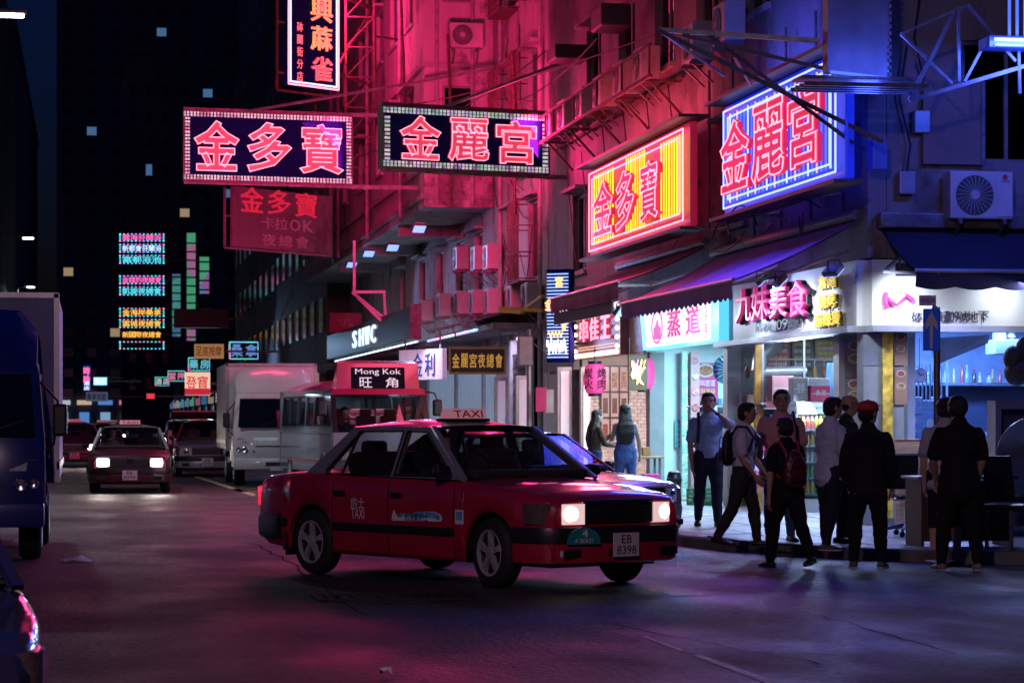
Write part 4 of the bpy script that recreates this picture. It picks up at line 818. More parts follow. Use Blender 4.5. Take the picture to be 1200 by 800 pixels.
# ================================================================= steelwork of the sign brackets, upper right
BST = mat('blue_grey_steel', (.2, .2, .24), .45, .5, var=.3, vs=8)
s = thing('sign_bracket', 'long steel struts crossing in front of the blue neon sign', 'bracket', at(900, 100, 32))
for (a, b, w_) in (((771, 35, 34), (1034, 166, 32.4), .055), ((826, 38, 34), (1000, 168, 32.6), .045), ((771, 35, 34), (960, 48, 33.6), .06), ((800, 42, 34), (1050, 100, 32.5), .05), ((860, 66, 33.8), (880, 100, 36), .03), ((771, 35, 34), (850, 90, 37), .03)):
    part('strut', MB().bar(at(*a), at(*b), w_), BST, s, world=True)
s = thing('large_sign_box', 'back of a tall blue-lit sign box at the top of the corner', 'sign', at(1002, 105, 31.5))
a, b = at(970, 84, 31.5), at(1042, 92, 31.9); part('panel', MB().prism([(0, 0), (1, 0), (1, 1), (0, 1)], 0, .22, lambda u, v, q: tuple(a.lerp(b, u) + Vector((0, q, v * 2.3)))), mat('sign_sheet', (.3, .3, .36), .45, .3, var=.3, vs=2), s, world=True)
mb = MB()
for i in range(26): mb.box(a.lerp(b, 1.01) + Vector((0, -.01, .05 + i * .085)), (.03, .03, .045))
part('bulb_row', mb, mat('dead_bulb', (.3, .3, .35), .3), s, world=True); part('tray', MB().b2(a.x - .35, b.x + .25, a.y - .1, a.y + .35, a.z - .1, a.z - .06), STEEL, s, world=True)
for k in range(4): part('slat', MB().bar((a.x - .4, a.y - .35 + k * .2, a.z - .2), (b.x + .3, a.y - .35 + k * .2, a.z - .2), .05), BST, s, world=True)
part('added_edge_tube', MB().tube([a + Vector((0, -.12, -.02)), b + Vector((0, -.12, -.02))], .02), BLB, s, world=True); lamp(s, RM[s.name].inverted() @ ((a + b) / 2 + Vector((0, -.5, -.0))), (0, .55, 1), .7, .1, 6, (.07, .12, 1))  # blue tube and lamp added to light the panel from below
s = thing('sign_bracket', 'triangular steel truss on the side street wall above the air conditioner', 'bracket', at(1120, 70, 32))
for a, b in (((1056, 40), (1134, 6)), ((1056, 40), (1116, 98)), ((1066, 118), (1118, 14)), ((1066, 118), (1200, 78)), ((1123, 10), (1124, 96)), ((1134, 6), (1190, 72)), ((1130, 96), (1160, 40)), ((1192, 0), (1195, 110))):
    part('strut', MB().bar(at(*a, 31.9), at(*b, 31.95), .05 if a[1] > 100 else .035), BST, s, world=True)
p = at(1172, 50, 31.6); s = thing('neon_tray', 'blue neon strip under a sheet metal tray at the side street', 'light', p)
part('tray', MB().box((.3, .1, .0), (.95, .4, .14), None, .01), mat('tray_blue', (.12, .16, .4), .4), s); part('tube', MB().tube([(-.12, -.13, .02), (.9, -.13, .02)], .022, 8), BLT, s, True); part('tube', MB().tube([(-.12, -.13, -.05), (.9, -.13, -.05)], .015, 8), BLB, s, True)
for k in range(3): part('vertical_tube', MB().tube([(.12 + k * .1, 0, .08), (.12 + k * .1, 0, 1.2)], .02, 8), BLB, s, True)
lamp(s, (.3, -.3, -.1), (0, .7, -.5), .9, .3, 70, (.06, .11, 1))
s = thing('wall_board', 'plain brown board on the dark side street wall', 'board', (0, 0, 0)); a, b = onY(1082, 192, 32.2), onY(1152, 96, 32.2); part('board', MB().b2(a.x, b.x, 32.2, 32.27, a.z, b.z), mat('brown_board', (.16, .11, .11), .6, var=.25, vs=2), s, world=True); part('batten', MB().b2(b.x - .03, b.x + .02, 32.17, 32.2, a.z, b.z), STEEL, s, world=True)
p = onY(1028, 182, 31.9); solo('meter_box', MB().box(p, (.2, .25, .4), None, .02), mat('box_blue', (.1, .16, .5), .4), 'small blue-lit metal box at the building corner', 'box')
# cables
random.seed(5)
CABLE = mat('cable_black', (.02, .02, .022), .6, var=0); CL = 'black cable sagging across the tenement front'
def cable(a, b, drop, r=.012, lab=CL): solo('cable', MB().tube(sag(a, b, drop, 12), r, 5), CABLE, lab, 'cable', 'cables on the house fronts')
for k in range(12):
    y0 = random.uniform(56, 63); cable((10.0, y0, random.uniform(4, 11)), (10.0, y0 + random.uniform(-4, 4) if y0 > 60 else y0 + random.uniform(0, 3), random.uniform(4, 11)), random.uniform(.1, .7))
for a, b, d in (((395, 132, 75), (770, 40, 45), .3), ((600, 120, 60), (700, 45, 48), .2), ((400, 190, 70), (640, 60, 54), .3), ((0 + 480, 200, 66), (560, 150, 60), .2)):
    cable(at(*a), at(*b), d, .014, 'long cable slung between the tenement and the corner building')
for k in range(9):
    x0 = 9.6; y0 = 33 + k * .8; cable((x0, y0, 4.25 + .1 * random.random()), (x0 - random.uniform(-.2, .3), y0 + random.uniform(.8, 2.5), 4.3 + .2 * random.random()), random.uniform(-.3, .3), .012, 'tangled wire on top of the purple awning')
for k in range(6):
    cable((9.95, 42 + 2 * k, 4.6 + .2 * random.random()), (9.95, 43.6 + 2 * k, 6.9 + random.random()), random.uniform(.1, .5), .012, 'loose wire on the red wall beside the red and yellow sign')
# ================================================================= tenement details
for (x, y, d, lab) in ((491, 268, 62, 'blue-white floodlight under the front edge of the bay'), (460, 290, 67, 'second blue-white floodlight under the bay, further in'), (432, 297, 73, 'third blue-white floodlight under the bay'), (412, 310, 80, 'last blue-white floodlight under the bay near the steel post')):
    sign_flood(lab, at(x, y, d), (.25, -.75, -.75), 34, (.4, .45, 1), .34, 150)
s = thing('sign_gantry', 'pale steel post and triangular frame over the black fascia', 'bracket', at(415, 340, 78))
for a, b in (((415, 282), (415, 342)), ((413, 342), (452, 342)), ((413, 342), (447, 376)), ((450, 342), (452, 376)), ((416, 345), (452, 374))): part('strut', MB().bar(at(*a, 76), at(*b, 76), .08), mat('galvanised', (.45, .45, .48), .4, .5), s, world=True)
s = thing('wall_bracket', 'yellow folding steel bracket on the tenement wall', 'bracket', at(610, 362, 57))
YB = mat('yellow_steel', (.6, .36, .03), .5, var=.2)
for a, b in (((586, 361), (636, 364)), ((612, 364), (636, 347)), ((586, 364), (612, 366))): part('arm', MB().bar(at(*a, 57), at(*b, 54.6), .07), YB, s, world=True)
s = thing('lean_to_roof', 'sagging corrugated lean-to under the tenement windows', 'roof', (9.3, 60, 3.7))
for k in range(16): part('sheet', MB().loft([[(10.0, 57 + k * .6, 4.15), (10.0, 57.6 + k * .6, 4.15), (10.0, 57.6 + k * .6, 4.12), (10.0, 57 + k * .6, 4.12)], [(8.7, 57 + k * .6, 3.78 + .05 * (k % 2)), (8.7, 57.6 + k * .6, 3.78 + .05 * (k % 2)), (8.7, 57.6 + k * .6, 3.75 + .05 * (k % 2)), (8.7, 57 + k * .6, 3.75 + .05 * (k % 2))]]), mat('corrugated', (.2, .15, .16), .5, .4, var=.4, vs=3), s, world=True)
part('neon_edge', MB().tube([(8.68, 57.5, 3.55), (8.68, 66, 3.55)], .03, 6), multi('edge_led', [(.3, .8, 1), (.9, .4, .8), (.3, .5, 1), (.4, .9, .7)], 1.4, 1.2), s, world=True)
lamp(s, (0, 0, -.3), (0.1, 0, -1), .5, 7, 150, (.75, .6, 1))
p = at(620, 410, 53); s = thing('signal_post', 'grey pole with a box by the gap between the buildings', 'pole', (p.x, p.y, .13)); part('pole', MB().tube([(0, 0, 0), (0, 0, p.z + .3)], .055, 10), mat('pole_grey', (.3, .32, .36), .4, .3), s, True); part('cabinet', MB().box((-.1, -.1, p.z - .15), (.3, .2, .6), None, .02), MATS['pole_grey'], s); part('base', MB().lathe([(.1, 0), (.1, .1), (.06, .2)], n=12), STEEL, s)
p = at(643, 470, 53); s = thing('wall_cabinet', 'small blue-grey meter cabinet on the white stub wall', 'cabinet', p); part('case', MB().box((0, 0, 0), (.2, .16, .5), None, .02), MATS['pole_grey'], s); part('conduit', MB().tube([(0, 0, .25), (0, 0, .9), (-.3, .1, 1.2)], .02), STEEL, s)
p = at(634, 468, 52.6); solo('hanging_banner', MB().box(p, (.22, .03, .5)), mat('magenta_banner', (.5, .03, .2), .6), 'small magenta and white banner by the gap between the buildings', 'banner')
# street lamps on the far kerb, plus an added one out of view
def street_lamp(p, lab, watt):
    t = thing('street_lamp', lab, 'street lamp', (-4.6, p.y, .125)); t['group'] = 'street lamps along the far kerb'; h = p.z - .1
    part('pole', MB().tube([(0, 0, 0), (0, 0, h * .6), (0, 0, h)], [.1, .08, .06], 10), STEEL, t, True); part('arm', MB().tube([(0, 0, h - .1), (.6, 0, h + .1), (p.x + 4.6, 0, h + .12)], .04, 8), STEEL, t, True)
    part('head', MB().box((p.x + 4.6, 0, h + .08), (.6, .26, .1), None, .03), STEEL, t); part('lens', MB().box((p.x + 4.6, -.02, h + .0), (.5, .2, .07), None, .02), glow('lamp_lens', (.9, .93, 1), 14, False), t); part('base', MB().lathe([(.16, 0), (.16, .5), (.1, .6)], n=12), STEEL, t)
    lamp(t, (p.x + 4.6, 0, h - .12), (0, 0, -1), .5, .2, watt, (.8, .88, 1)) if watt < 2000 else lamp(t, (p.x + 4.6, 0, h - .35), (0, 0, -1), 0, 0, watt, (1, .62, .77), 'POINT', soft=.3)
street_lamp(Vector((-1.9, 3.0, 9.6)), 'added unseen street lamp beside the camera, filling the taxi side and the people', 2300); street_lamp(at(14, 20, 54), 'nearest lit street lamp high over the blue truck', 380); street_lamp(at(33, 280, 120), 'middle street lamp over the dark left side', 110); street_lamp(at(36, 337, 166), 'third street lamp further along the left side', 110)  # first lamp is added out of view to fill the taxi and people
# ================================================================= inside the food shop and kitchen
s = thing('ceiling_lamp', 'fluorescent strip on the ceiling of the steamed food shop', 'lamp', (10.9, 42.4, 2.95)); part('tube', MB().tube([(0, -1.5, 0), (0, 1.5, 0)], .03, 8), glow('tube_white', (.75, .9, 1), 5, False), s); part('tray', MB().box((0, 0, .04), (.16, 3.2, .04)), TRIM, s); lamp(s, (0, 0, -.06), (0, 0, -1), .6, 3, 430, (.38, .8, 1))
s = thing('ceiling_lamp', 'fluorescent strip on the ceiling of the corner food shop', 'lamp', (11.0, 37, 2.95)); part('tube', MB().tube([(0, -1.5, 0), (0, 1.5, 0)], .03, 8), MATS['tube_white'], s); part('tray', MB().box((0, 0, .04), (.16, 3.2, .04)), TRIM, s); lamp(s, (0, 0, -.06), (-.1, 0, -1), .6, 3, 200, (.5, .7, 1))
s = thing('ceiling_lamp', 'strip lamp under the kitchen ceiling beside the extractor', 'lamp', (11.9, 33.6, 2.93)); part('tube', MB().tube([(-.4, 0, 0), (.4, 0, 0)], .03, 8), MATS['tube_white'], s); part('tray', MB().box((0, 0, .04), (.9, .14, .04)), TRIM, s); lamp(s, (0, 0, -.08), (0, .05, -1), 1.6, .5, 520, (.12, .28, 1))
s = thing('ceiling_lamp', 'lamp on the ceiling of the grill shop entrance', 'lamp', (10.9, 49, 2.9)); part('bulb', MB().ell((0, 0, 0), (.12, .12, .05)), MATS['warm_bulb'], s, True); part('tray', MB().box((0, 0, .06), (.3, .3, .03)), TRIM, s); lamp(s, (0, 0, -.06), (0, .15, -1), 1, 3, 300, (1, .78, .76))
s = thing('people_fill_strip', 'added strip lamp hidden behind the corner fascia edge to light the people', 'lamp', (10.12, 36.3, 2.68)); part('tube', MB().tube([(0, -1.2, 0), (0, 1.2, 0)], .025, 8), MATS['tube_white'], s); part('tray', MB().box((0, 0, .035), (.12, 2.6, .03)), TRIM, s); lamp(s, (0, 0, -.05), (-1, -.35, -.55), .2, 2.4, 380, (.42, .6, 1))  # strip added behind the fascia only to brighten the people outside
# poster helper: a printed sheet with plates of food
def poster(label, p, w, h, base, rz=0, plates=3, lines=None, lc=(1, 1, 1)):
    t = thing('food_poster', label, 'poster', p, rz); part('sheet', MB().box((0, 0, h / 2), (w, .012, h)), mat('poster_' + '%d%d%d' % tuple(int(c * 99) for c in base), base, .4, var=.15, vs=4), t); random.seed(hash(label) % 1000)
    for k in range(plates):
        z = h * (.86 - k * (.7 / max(1, plates))) if not lines else h * .84
        part('plate_print', MB().lathe([(w * .36, -.009), (w * .36, -.0075)], (0, 0, 0), 'y', 18).xf(Matrix.Diagonal((1, 1, .75, 1))).xf(tr(0, 0, z)), mat('print_plate', (.5, .46, .42), .4), t)
        part('food_print', MB().lathe([(w * .28, -.012), (w * .28, -.0095)], (0, 0, 0), 'y', 14).xf(Matrix.Diagonal((1, 1, .7, 1))).xf(tr(0, 0, z)), mat('print_food%d' % (k % 2), ((.35, .1, .05), (.3, .2, .06))[k % 2], .4, var=.9, vs=26), t)
    for i, (tx, zz, hh, yel) in enumerate(lines or []): part('lettering', text(tx, w * .78, hh, .002, .003).xf(tr(0, -.011, zz * h)), mat('print_yellow', (.7, .55, .08), .5, var=0) if yel else mat('print_white', (.7, .7, .7), .5, var=0), t)
    return t
a, b = onY(813, 482, 45.25), onY(842, 425, 45.25); poster('magenta poster with a plate and 即叫即蒸 in the steamed food shop', (a.x + .22, 45.25, a.z), b.x - a.x, b.z - a.z, (.6, .04, .25), 0, 1, [('即叫即蒸', .58, .12, 0), ('新鮮美味', .42, .1, 1), ('歡迎', .25, .1, 1)])
for x0, x1, y0, y1, lab in ((990, 1013, 397, 443, 'upper poster of grilled ribs on the pier by the fridge'), (990, 1013, 443, 483, 'lower poster of prawns on the pier by the fridge')):
    a, b = onY(x0, y1, 33.3), onY(x1, y0, 33.3); poster(lab, ((a.x + b.x) / 2, 33.32, a.z + .01), b.x - a.x - .02, b.z - a.z - .03, (.22, .16, .15), 0, 2)
for x0, x1, y0, y1, lab in ((1048, 1063, 388, 428, 'upper food poster right of the yellow strip on the tiled pier'), (1048, 1063, 430, 474, 'lower food poster right of the yellow strip on the tiled pier')):
    a, b = onY(x0, y1, 32.33), onY(x1, y0, 32.33); poster(lab, ((a.x + b.x) / 2, 32.33, a.z), b.x - a.x, b.z - a.z - .02, (.3, .18, .12), 0, 2)
a, b = onY(1034, 560, 32.31), onY(1046, 386, 32.31); s = thing('yellow_strip', 'worn yellow painted metal strip up the tiled pier', 'strip', ((a.x + b.x) / 2, 32.31, .135)); part('plank', MB().box((0, 0, 1.29), (b.x - a.x, .05, 2.58), None, .008), mat('worn_yellow', (.62, .42, .05), .6, var=.6, vs=9, bump=.3), s); part('foot', MB().box((0, 0, .04), (b.x - a.x + .03, .07, .08)), STEEL, s)
a, b = onY(801, 600, 45.1), onY(807, 420, 45.1)
s = thing('shop_pillar', 'pillar with green and white patterned tiles beside the grill shop', 'pillar', (a.x, 45.0, .13)); part('shaft', MB().box((0, .06, 1.3), (.11, .1, 2.6)), TILEW, s)
for k in range(17): part('tile', MB().box((0, -.0, .08 + k * .152), (.1, .016, .145), None, .003), mat('pattern_tile%d' % (k % 2), ((.5, .6, .52), (.35, .5, .42))[k % 2], .3, var=.5, vs=30), s)
s = thing('shop_pillar', 'pillar pasted with pink food pictures between the grill and steamed food shops', 'pillar', (a.x + .17, 44.9, .13)); part('shaft', MB().box((0, .06, 1.3), (.16, .1, 2.6)), mat('pillar_pink', (.5, .22, .25), .4), s)
for k in range(9): part('food_print', MB().lathe([(.065, -.012), (.065, .0)], (0, 0, .2 + k * .28), 'y', 14), mat('round_print%d' % (k % 3), ((.55, .2, .2), (.5, .35, .2), (.4, .1, .12))[k % 3], .4, var=.7, vs=25), s)
p = onX(806, 500, 10.0); s = thing('shop_pillar', 'slim orange framed pillar by the fridge', 'pillar', (onY(888, 400, 38).x, 38, .13)); part('shaft', MB().box((0, 0, 1.3), (.1, .1, 2.6)), mat('orange_wood', (.5, .25, .05), .4, var=.4, vs=6), s); part('strip', MB().box((.07, -.03, 1.3), (.03, .03, 2.6)), TRIM, s)
# wall fan
p = onY(852, 433, 42); s = thing('wall_fan', 'blue wall fan in the steamed food shop', 'fan', p)
part('cage', MB().lathe([(.02, -.1), (.2, -.07), (.25, 0), (.2, .06), (.02, .08)], axis='y', n=22), glass('fan_cage', (.25, .45, .55), 1.5), s, True)
for k in range(18): a = k * math.pi / 9; part('cage_wire', MB().tube([(.03 * math.cos(a), -.105, .03 * math.sin(a)), (.2 * math.cos(a), -.075, .2 * math.sin(a)), (.255 * math.cos(a), 0, .255 * math.sin(a))], .006, 4), TRIM, s)
for k in range(3): a = k * 2.094; part('blade', MB().loft([[(.03 * math.cos(a), -.02, .03 * math.sin(a)), (.2 * math.cos(a), -.03, .2 * math.sin(a)), (.2 * math.cos(a), -.025, .2 * math.sin(a))], [(.03 * math.cos(a + .9), .02, .03 * math.sin(a + .9)), (.2 * math.cos(a + .9), .03, .2 * math.sin(a + .9)), (.2 * math.cos(a + .9), .035, .2 * math.sin(a + .9))]]), mat('fan_blue', (.05, .2, .4), .3), s)
part('motor', MB().lathe([(.07, .08), (.07, .22)], axis='y', n=14), TRIM, s); part('arm', MB().tube([(0, .2, 0), (.1, .4, -.2)], .025), TRIM, s)
# fridge
a, b = onY(933, 592, 36.6), onY(976, 470, 36.6); w = b.x - a.x; h = b.z - .14
s = thing('drinks_fridge', 'glass-door drinks fridge with a white header in the corner shop', 'fridge', ((a.x + b.x) / 2, 36.6, .134))
FR = mat('fridge_body', (.5, .52, .55), .3); part('cabinet', MB().holed(rect(w, 0, h), [rect(w - .07, .2, h - .1)], 0, .5, lambda u, v, q: (u, q, v)), FR, s); part('back', MB().box((0, .49, h / 2), (w, .02, h)), FR, s); part('glass_door', MB().b2(-w / 2 + .03, w / 2 - .03, -.012, -.004, .2, h - .2), glass('fridge_glass', (.8, .85, .85)), s)
part('header', MB().box((0, -.02, h - .1), (w - .04, .03, .16)), mat('header_lit', (.6, .7, .7), .4, em=(.6, .85, .95), es=.8, var=.2, sample=False), s); part('lettering', text('Very good', w * .6, .05, .002, .003).xf(tr(0, -.04, h - .09)), mat('logo_green', (.05, .3, .3), .4, var=0), s)
for k in range(5):
    z = .28 + k * (h - .55) / 4.6; sh = part('shelf', MB().b2(-w / 2 + .04, w / 2 - .04, .05, .45, z - .02, z), TRIM, s); random.seed(k)
    for i in range(7): part('drink', MB().lathe([(.028, 0), (.028, .13), (.012, .17), (.012, .2)], (-w / 2 + .08 + i * (w - .16) / 6, .12, z), n=8), mat('drink_%d' % ((i // 2 + k) % 5), ((.5, .08, .06), (.6, .45, .05), (.08, .35, .1), (.5, .5, .5), (.4, .2, .05))[(i // 2 + k) % 5], .3, var=0), sh)
lamp(s, (0, .1, h - .22), (0, .1, -1), w * .7, .12, 7, (.7, .9, 1))
# boxes on the fridge and shelf
for (x0, x1, y0, y1, Y, c, lab, tx) in ((951, 973, 452, 470, 36.75, (.5, .05, .1), 'red and white carton on top of the drinks fridge', '魚蛋'), (948, 972, 443, 452, 36.75, (.5, .5, .52), 'flat pale carton on the red carton', ''), (930, 947, 442, 470, 36.85, (.3, .26, .24), 'grey carton beside the red one on the fridge', '豆漿'), (905, 930, 440, 470, 37.6, (.45, .2, .2), 'pink striped carton on the shelf behind the men', '')):
    a, b = onY(x0, y1, Y), onY(x1, y0, Y); t = thing('carton', lab, 'box', ((a.x + b.x) / 2, Y + .15, max(a.z, 1.42) if False else a.z)); part('body', MB().box((0, 0, (b.z - a.z) / 2), (b.x - a.x, .3, b.z - a.z), None, .006), mat('carton_%d' % x0, c, .7, var=.15), t)
    part('tape', MB().box((0, -.153, (b.z - a.z) / 2), ((b.x - a.x) * .9, .003, .02)), mat('tape', (.5, .45, .4), .4), t)
    if tx: part('lettering', text(tx, (b.x - a.x) * .55, (b.z - a.z) * .4, .002, .003).xf(tr(0, -.155, (b.z - a.z) * .55)), mat('print_white', (.7, .7, .7), .5, var=0), t)
s = thing('wire_shelf', 'wall shelf behind the men carrying cartons and a hood', 'shelf', (onY(915, 470, 37.8).x, 37.8, onY(915, 471, 37.8).z)); part('board', MB().box((.1, .1, -.02), (.9, .5, .03)), TRIM, s)
for x in (-.3, .45): part('post', MB().bar((x, .3, -1.5), (x, .3, 1.2), .03), TRIM, s)
p = onY(915, 428, 38.5); s = thing('exhaust_hood', 'grey exhaust duct on the back wall of the corner shop', 'duct', p); part('pipe', MB().tube([(-.35, 0, -.1), (.4, 0, -.08)], .08, 12), TRIM, s, True); part('elbow', MB().tube([(-.35, 0, -.1), (-.3, .1, .15), (-.05, .3, .3), (.1, .6, .35)], .12, 12), mat('duct_foil', (.35, .34, .36), .4, .7), s, True)
s = solo('blue_tarp', MB().loft([[onY(968 + i * 4, y, 37.2) + Vector((0, .06 * math.sin(i * 2.1 + y), 0)) for i in range(6)] for y in (425, 440, 455, 470, 490)], close=False), mat('tarp_blue', (.12, .25, .45), .5), 'blue plastic sheet hanging behind the cartons', 'tarp', smooth=True, ang=180)
# stack of red and blue plastic stools by the white-shirted man
GS = 'stacked plastic stools outside the corner shop'; C2 = [(.55, .04, .1), (.5, .5, .55), (.06, .12, .5)]
p = onZ(897, 600, .134)
def make_stool(m, lab, loc, g=None):
    t = thing('plastic_stool', lab, 'stool', loc, 0, g); part('seat', MB().box((0, 0, .42), (.27, .27, .03), None, .008), m, t)
    for x in (-1, 1):
        for y in (-1, 1): part('leg', MB().loft([[(x * .14 - .018, y * .14 - .018, 0), (x * .14 + .018, y * .14 - .018, 0), (x * .14 + .018, y * .14 + .018, 0), (x * .14 - .018, y * .14 + .018, 0)], [(x * .115 - .018, y * .115 - .018, .41), (x * .115 + .018, y * .115 - .018, .41), (x * .115 + .018, y * .115 + .018, .41), (x * .115 - .018, y * .115 + .018, .41)]]), m, t)
    part('rim', MB().holed(rect(.28, -.14, .14), [rect(.25, -.125, .125)], .36, .40, lambda u, v, q: (u, v, q)), m, t)
    return t
for k in range(13): make_stool(mat('stool_%d' % (k % 3), C2[k % 3], .35, var=.1), '%s plastic stool, %s from the bottom of the tall stack by the fridge' % (('red', 'white', 'blue')[k % 3], ORD[k]), (p.x, p.y + .2, .134 + k * .062), GS)
p = at(762, 575, 44.5); make_stool(mat('stool_pink', (.75, .05, .3), .35, var=.1), 'bright pink plastic stool by the women outside the grill shop', (p.x, p.y, .13))
p = at(752, 565, 44.8); s = thing('cafe_table', 'small wooden topped table by the two women', 'table', (p.x, p.y + .1, .13)); part('top', MB().box((0, 0, .72), (.75, .55, .035), None, .01), mat('table_wood', (.35, .2, .1), .5, var=.3, stretch=(1, 8, 1)), s)
for x in (-.3, .3):
    for y in (-.2, .2): part('leg', MB().bar((x, y, 0), (x, y, .7), .035), STEEL, s)
p = at(757, 533, 45); solo('napkin_box', MB().box((p.x, p.y, .13 + .82), (.14, .12, .15), None, .01), mat('napkin_wood', (.3, .13, .05), .5), 'small brown box on the cafe table', 'box')
p = at(790, 600, 40); p.z = .13; s = thing('litter_bin', 'small black cylindrical bin on the pavement behind the taxi bonnet', 'bin', p); part('drum', MB().lathe([(.1, 0), (.11, .4), (.12, .42), (.12, .46)], n=16), BLKL, s, True); part('lid', MB().lathe([(.12, .465), (.09, .56), (.05, .58)], n=16), BLKL, s, True)
p = onZ(889, 640, .13); solo('kerb_cable', MB().tube([onZ(830, 628, .145), onZ(870, 634, .145), onZ(960, 640, .145)], .012), CABLE, 'black cable lying on the pavement near the kerb', 'cable')
# wooden folding table leaning on the tiled pier, with steel leg frame
a = onY(1049, 600, 31.5); b = onY(1093, 514, 31.5); s = thing('folding_table', 'plywood folding table stood on edge with its steel legs folded', 'table', ((a.x + b.x) / 2, 31.5, .134), 0)
w = b.x - a.x; h = b.z - .134; part('top', MB().box((0, 0, h / 2), (w, .03, h), Matrix.Rotation(R(-6), 3, 'X'), .006), mat('plywood', (.45, .3, .18), .6, var=.35, vs=4, stretch=(1, 1, 6)), s)
part('edge_strip', MB().box((0, -.05, h - .02), (w + .01, .04, .03)), mat('edge_wood', (.3, .12, .04), .5), s)
for x in (-.12, .12): part('leg', MB().bar((x, -.06, .3), (x, -.03, h - .2), .03), mat('leg_steel', (.3, .36, .42), .35, .7), s)
part('leg_frame', MB().tube([(-.08, -.06, .3), (-.08, -.05, h - .25), (-.05, -.05, h - .2), (.05, -.05, h - .2), (.08, -.05, h - .25), (.08, -.06, .3)], .014, 6), BLKL, s)
# office chair
p = onZ(1063, 628, .13); p = Vector((p.x, 27.9, .134)) if False else p; s = thing('office_chair', 'black ribbed office chair with chrome arms on the pavement', 'chair', p, R(8))
CHR = mat('chrome', (.6, .6, .65), .15, 1, var=0); LEA = mat('black_leather', (.012, .012, .014), .4, bump=.1)
bk = part('backrest', MB().loft([[(-.24, .2 + .02 * math.sin(i), .55 + i * .07), (.24, .2 + .02 * math.sin(i), .55 + i * .07), (.24, .235, .55 + i * .07), (-.24, .235, .55 + i * .07)] for i in range(7)]), LEA, s)
for i in range(6): part('rib', MB().tube([(-.23, .19, .6 + i * .07), (.23, .19, .6 + i * .07)], .014, 6), LEA, bk, True)
part('seat', MB().box((0, -.02, .46), (.5, .46, .06), None, .02), LEA, s); part('seat_rail', MB().tube([(-.26, .22, .45), (-.26, -.24, .45), (.26, -.24, .45), (.26, .22, .45)], .016, 6), CHR, s)
for x in (-.27, .27): part('armrest', MB().tube([(x, .2, .45), (x, .2, .66), (x, .1, .7), (x, -.15, .7), (x, -.2, .66), (x, -.2, .45)], .013, 6), CHR, s)
part('column', MB().tube([(0, 0, .1), (0, 0, .43)], .03, 10), CHR, s, True)
for k in range(5):
    a = k * 1.2566 + .3; lg = part('base_leg', MB().tube([(0, 0, .14), (.3 * math.cos(a), .3 * math.sin(a), .08)], [.03, .018], 8), mat('base_blue', (.12, .16, .4), .3, .5), s); part('castor', MB().lathe([(.03, -.02), (.035, 0), (.03, .02)], (.3 * math.cos(a), .3 * math.sin(a), .036), 'y', 12), BLKL, lg)
# desk and second chair at the right
p = onZ(1140, 640, .13); s = thing('desk', 'dark wooden desk with a laminate top on the side street pavement', 'desk', (p.x + .12, p.y + .35, .134)); DW = mat('dark_desk_wood', (.06, .03, .022), .5, var=.3, vs=3, stretch=(6, 1, 1))
part('top', MB().box((-.15, 0, .74), (1.15, .6, .03), None, .008), mat('desk_top', (.14, .08, .06), .35), s); part('side_panel', MB().box((-.66, 0, .36), (.03, .54, .72)), DW, s); part('side_panel', MB().box((.34, 0, .36), (.03, .54, .72)), DW, s); part('front_panel', MB().box((-.16, -.26, .38), (.96, .02, .66)), DW, s)
part('red_tray', MB().box((.0, .1, .78), (.35, .2, .04), None, .01), mat('tray_red', (.5, .04, .05), .4), s)
p = at(1186, 640, 27.0); s = thing('dining_chair', 'black padded chair at the right end of the desk', 'chair', (p.x, p.y, .134), R(25)); part('backrest', MB().box((0, .2, .74), (.42, .04, .5), Matrix.Rotation(R(-8), 3, 'X'), .015), LEA, s); part('seat', MB().box((0, 0, .45), (.44, .42, .06), None, .02), LEA, s)
for x in (-.18, .18):
    for y in (-.17, .19): part('leg', MB().bar((x, y, 0), (x, y, .43), .028), STEEL, s)
p = at(1196, 548, 29.0); s = thing('steel_basin', 'big round steel basin standing on its edge at the right', 'basin', (p.x + .15, p.y, .134), 0); part('bowl', MB().lathe([(.05, .12), (.3, .1), (.42, 0), (.45, -.02), (.45, -.03), (.41, -.01), (.28, .08), (.05, .1)], (0, 0, .95), 'y', 26), mat('basin_steel', (.4, .45, .55), .25, .8), s, True); part('stand', MB().bar((-.3, .0, 0), (-.3, .1, .75), .03).bar((.3, 0, 0), (.3, .1, .75), .03).bar((-.35, .05, .52), (.35, .05, .52), .04), STEEL, s)
# kitchen: counter, shelves, bottles, clock, pans
s = thing('kitchen_counter', 'steel counter and cabinet inside the blue-lit kitchen', 'counter', (12, 34.2, .134)); part('cabinet', MB().b2(11.35, 13.6, 34.0, 34.8, .136, .95), mat('kitchen_steel', (.16, .18, .24), .35, .6), s, world=True); part('worktop', MB().b2(11.3, 13.65, 33.95, 34.85, .95, .99), mat('kitchen_steel2', (.3, .33, .4), .3, .7), s, world=True)
for x in (11.7, 12.3, 12.9): part('door', MB().b2(x - .25, x + .27, 33.975, 34.0, .2, .9), mat('kitchen_door', (.1, .11, .16), .4, .5), s, world=True)
zs = onY(1150, 448, 34.9).z; s = thing('kitchen_shelf', 'shelf of sauces on the kitchen back wall', 'shelf', (12, 35.2, zs)); part('board', MB().b2(11.4, 13.4, 34.9, 35.3, zs - .03, zs), STEEL, s, world=True); part('upright', MB().b2(11.38, 11.42, 34.9, 35.79, .99, zs + .02), STEEL, s, world=True); part('back_box', MB().b2(11.42, 13.4, 35.3, 35.79, .99, zs - .04), mat('back_box', (.03, .035, .06), .5), s, world=True)
random.seed(4); bc = [(.5, .5, .55), (.55, .35, .08), (.5, .1, .06), (.2, .35, .5), (.12, .06, .03), (.6, .6, .6)]
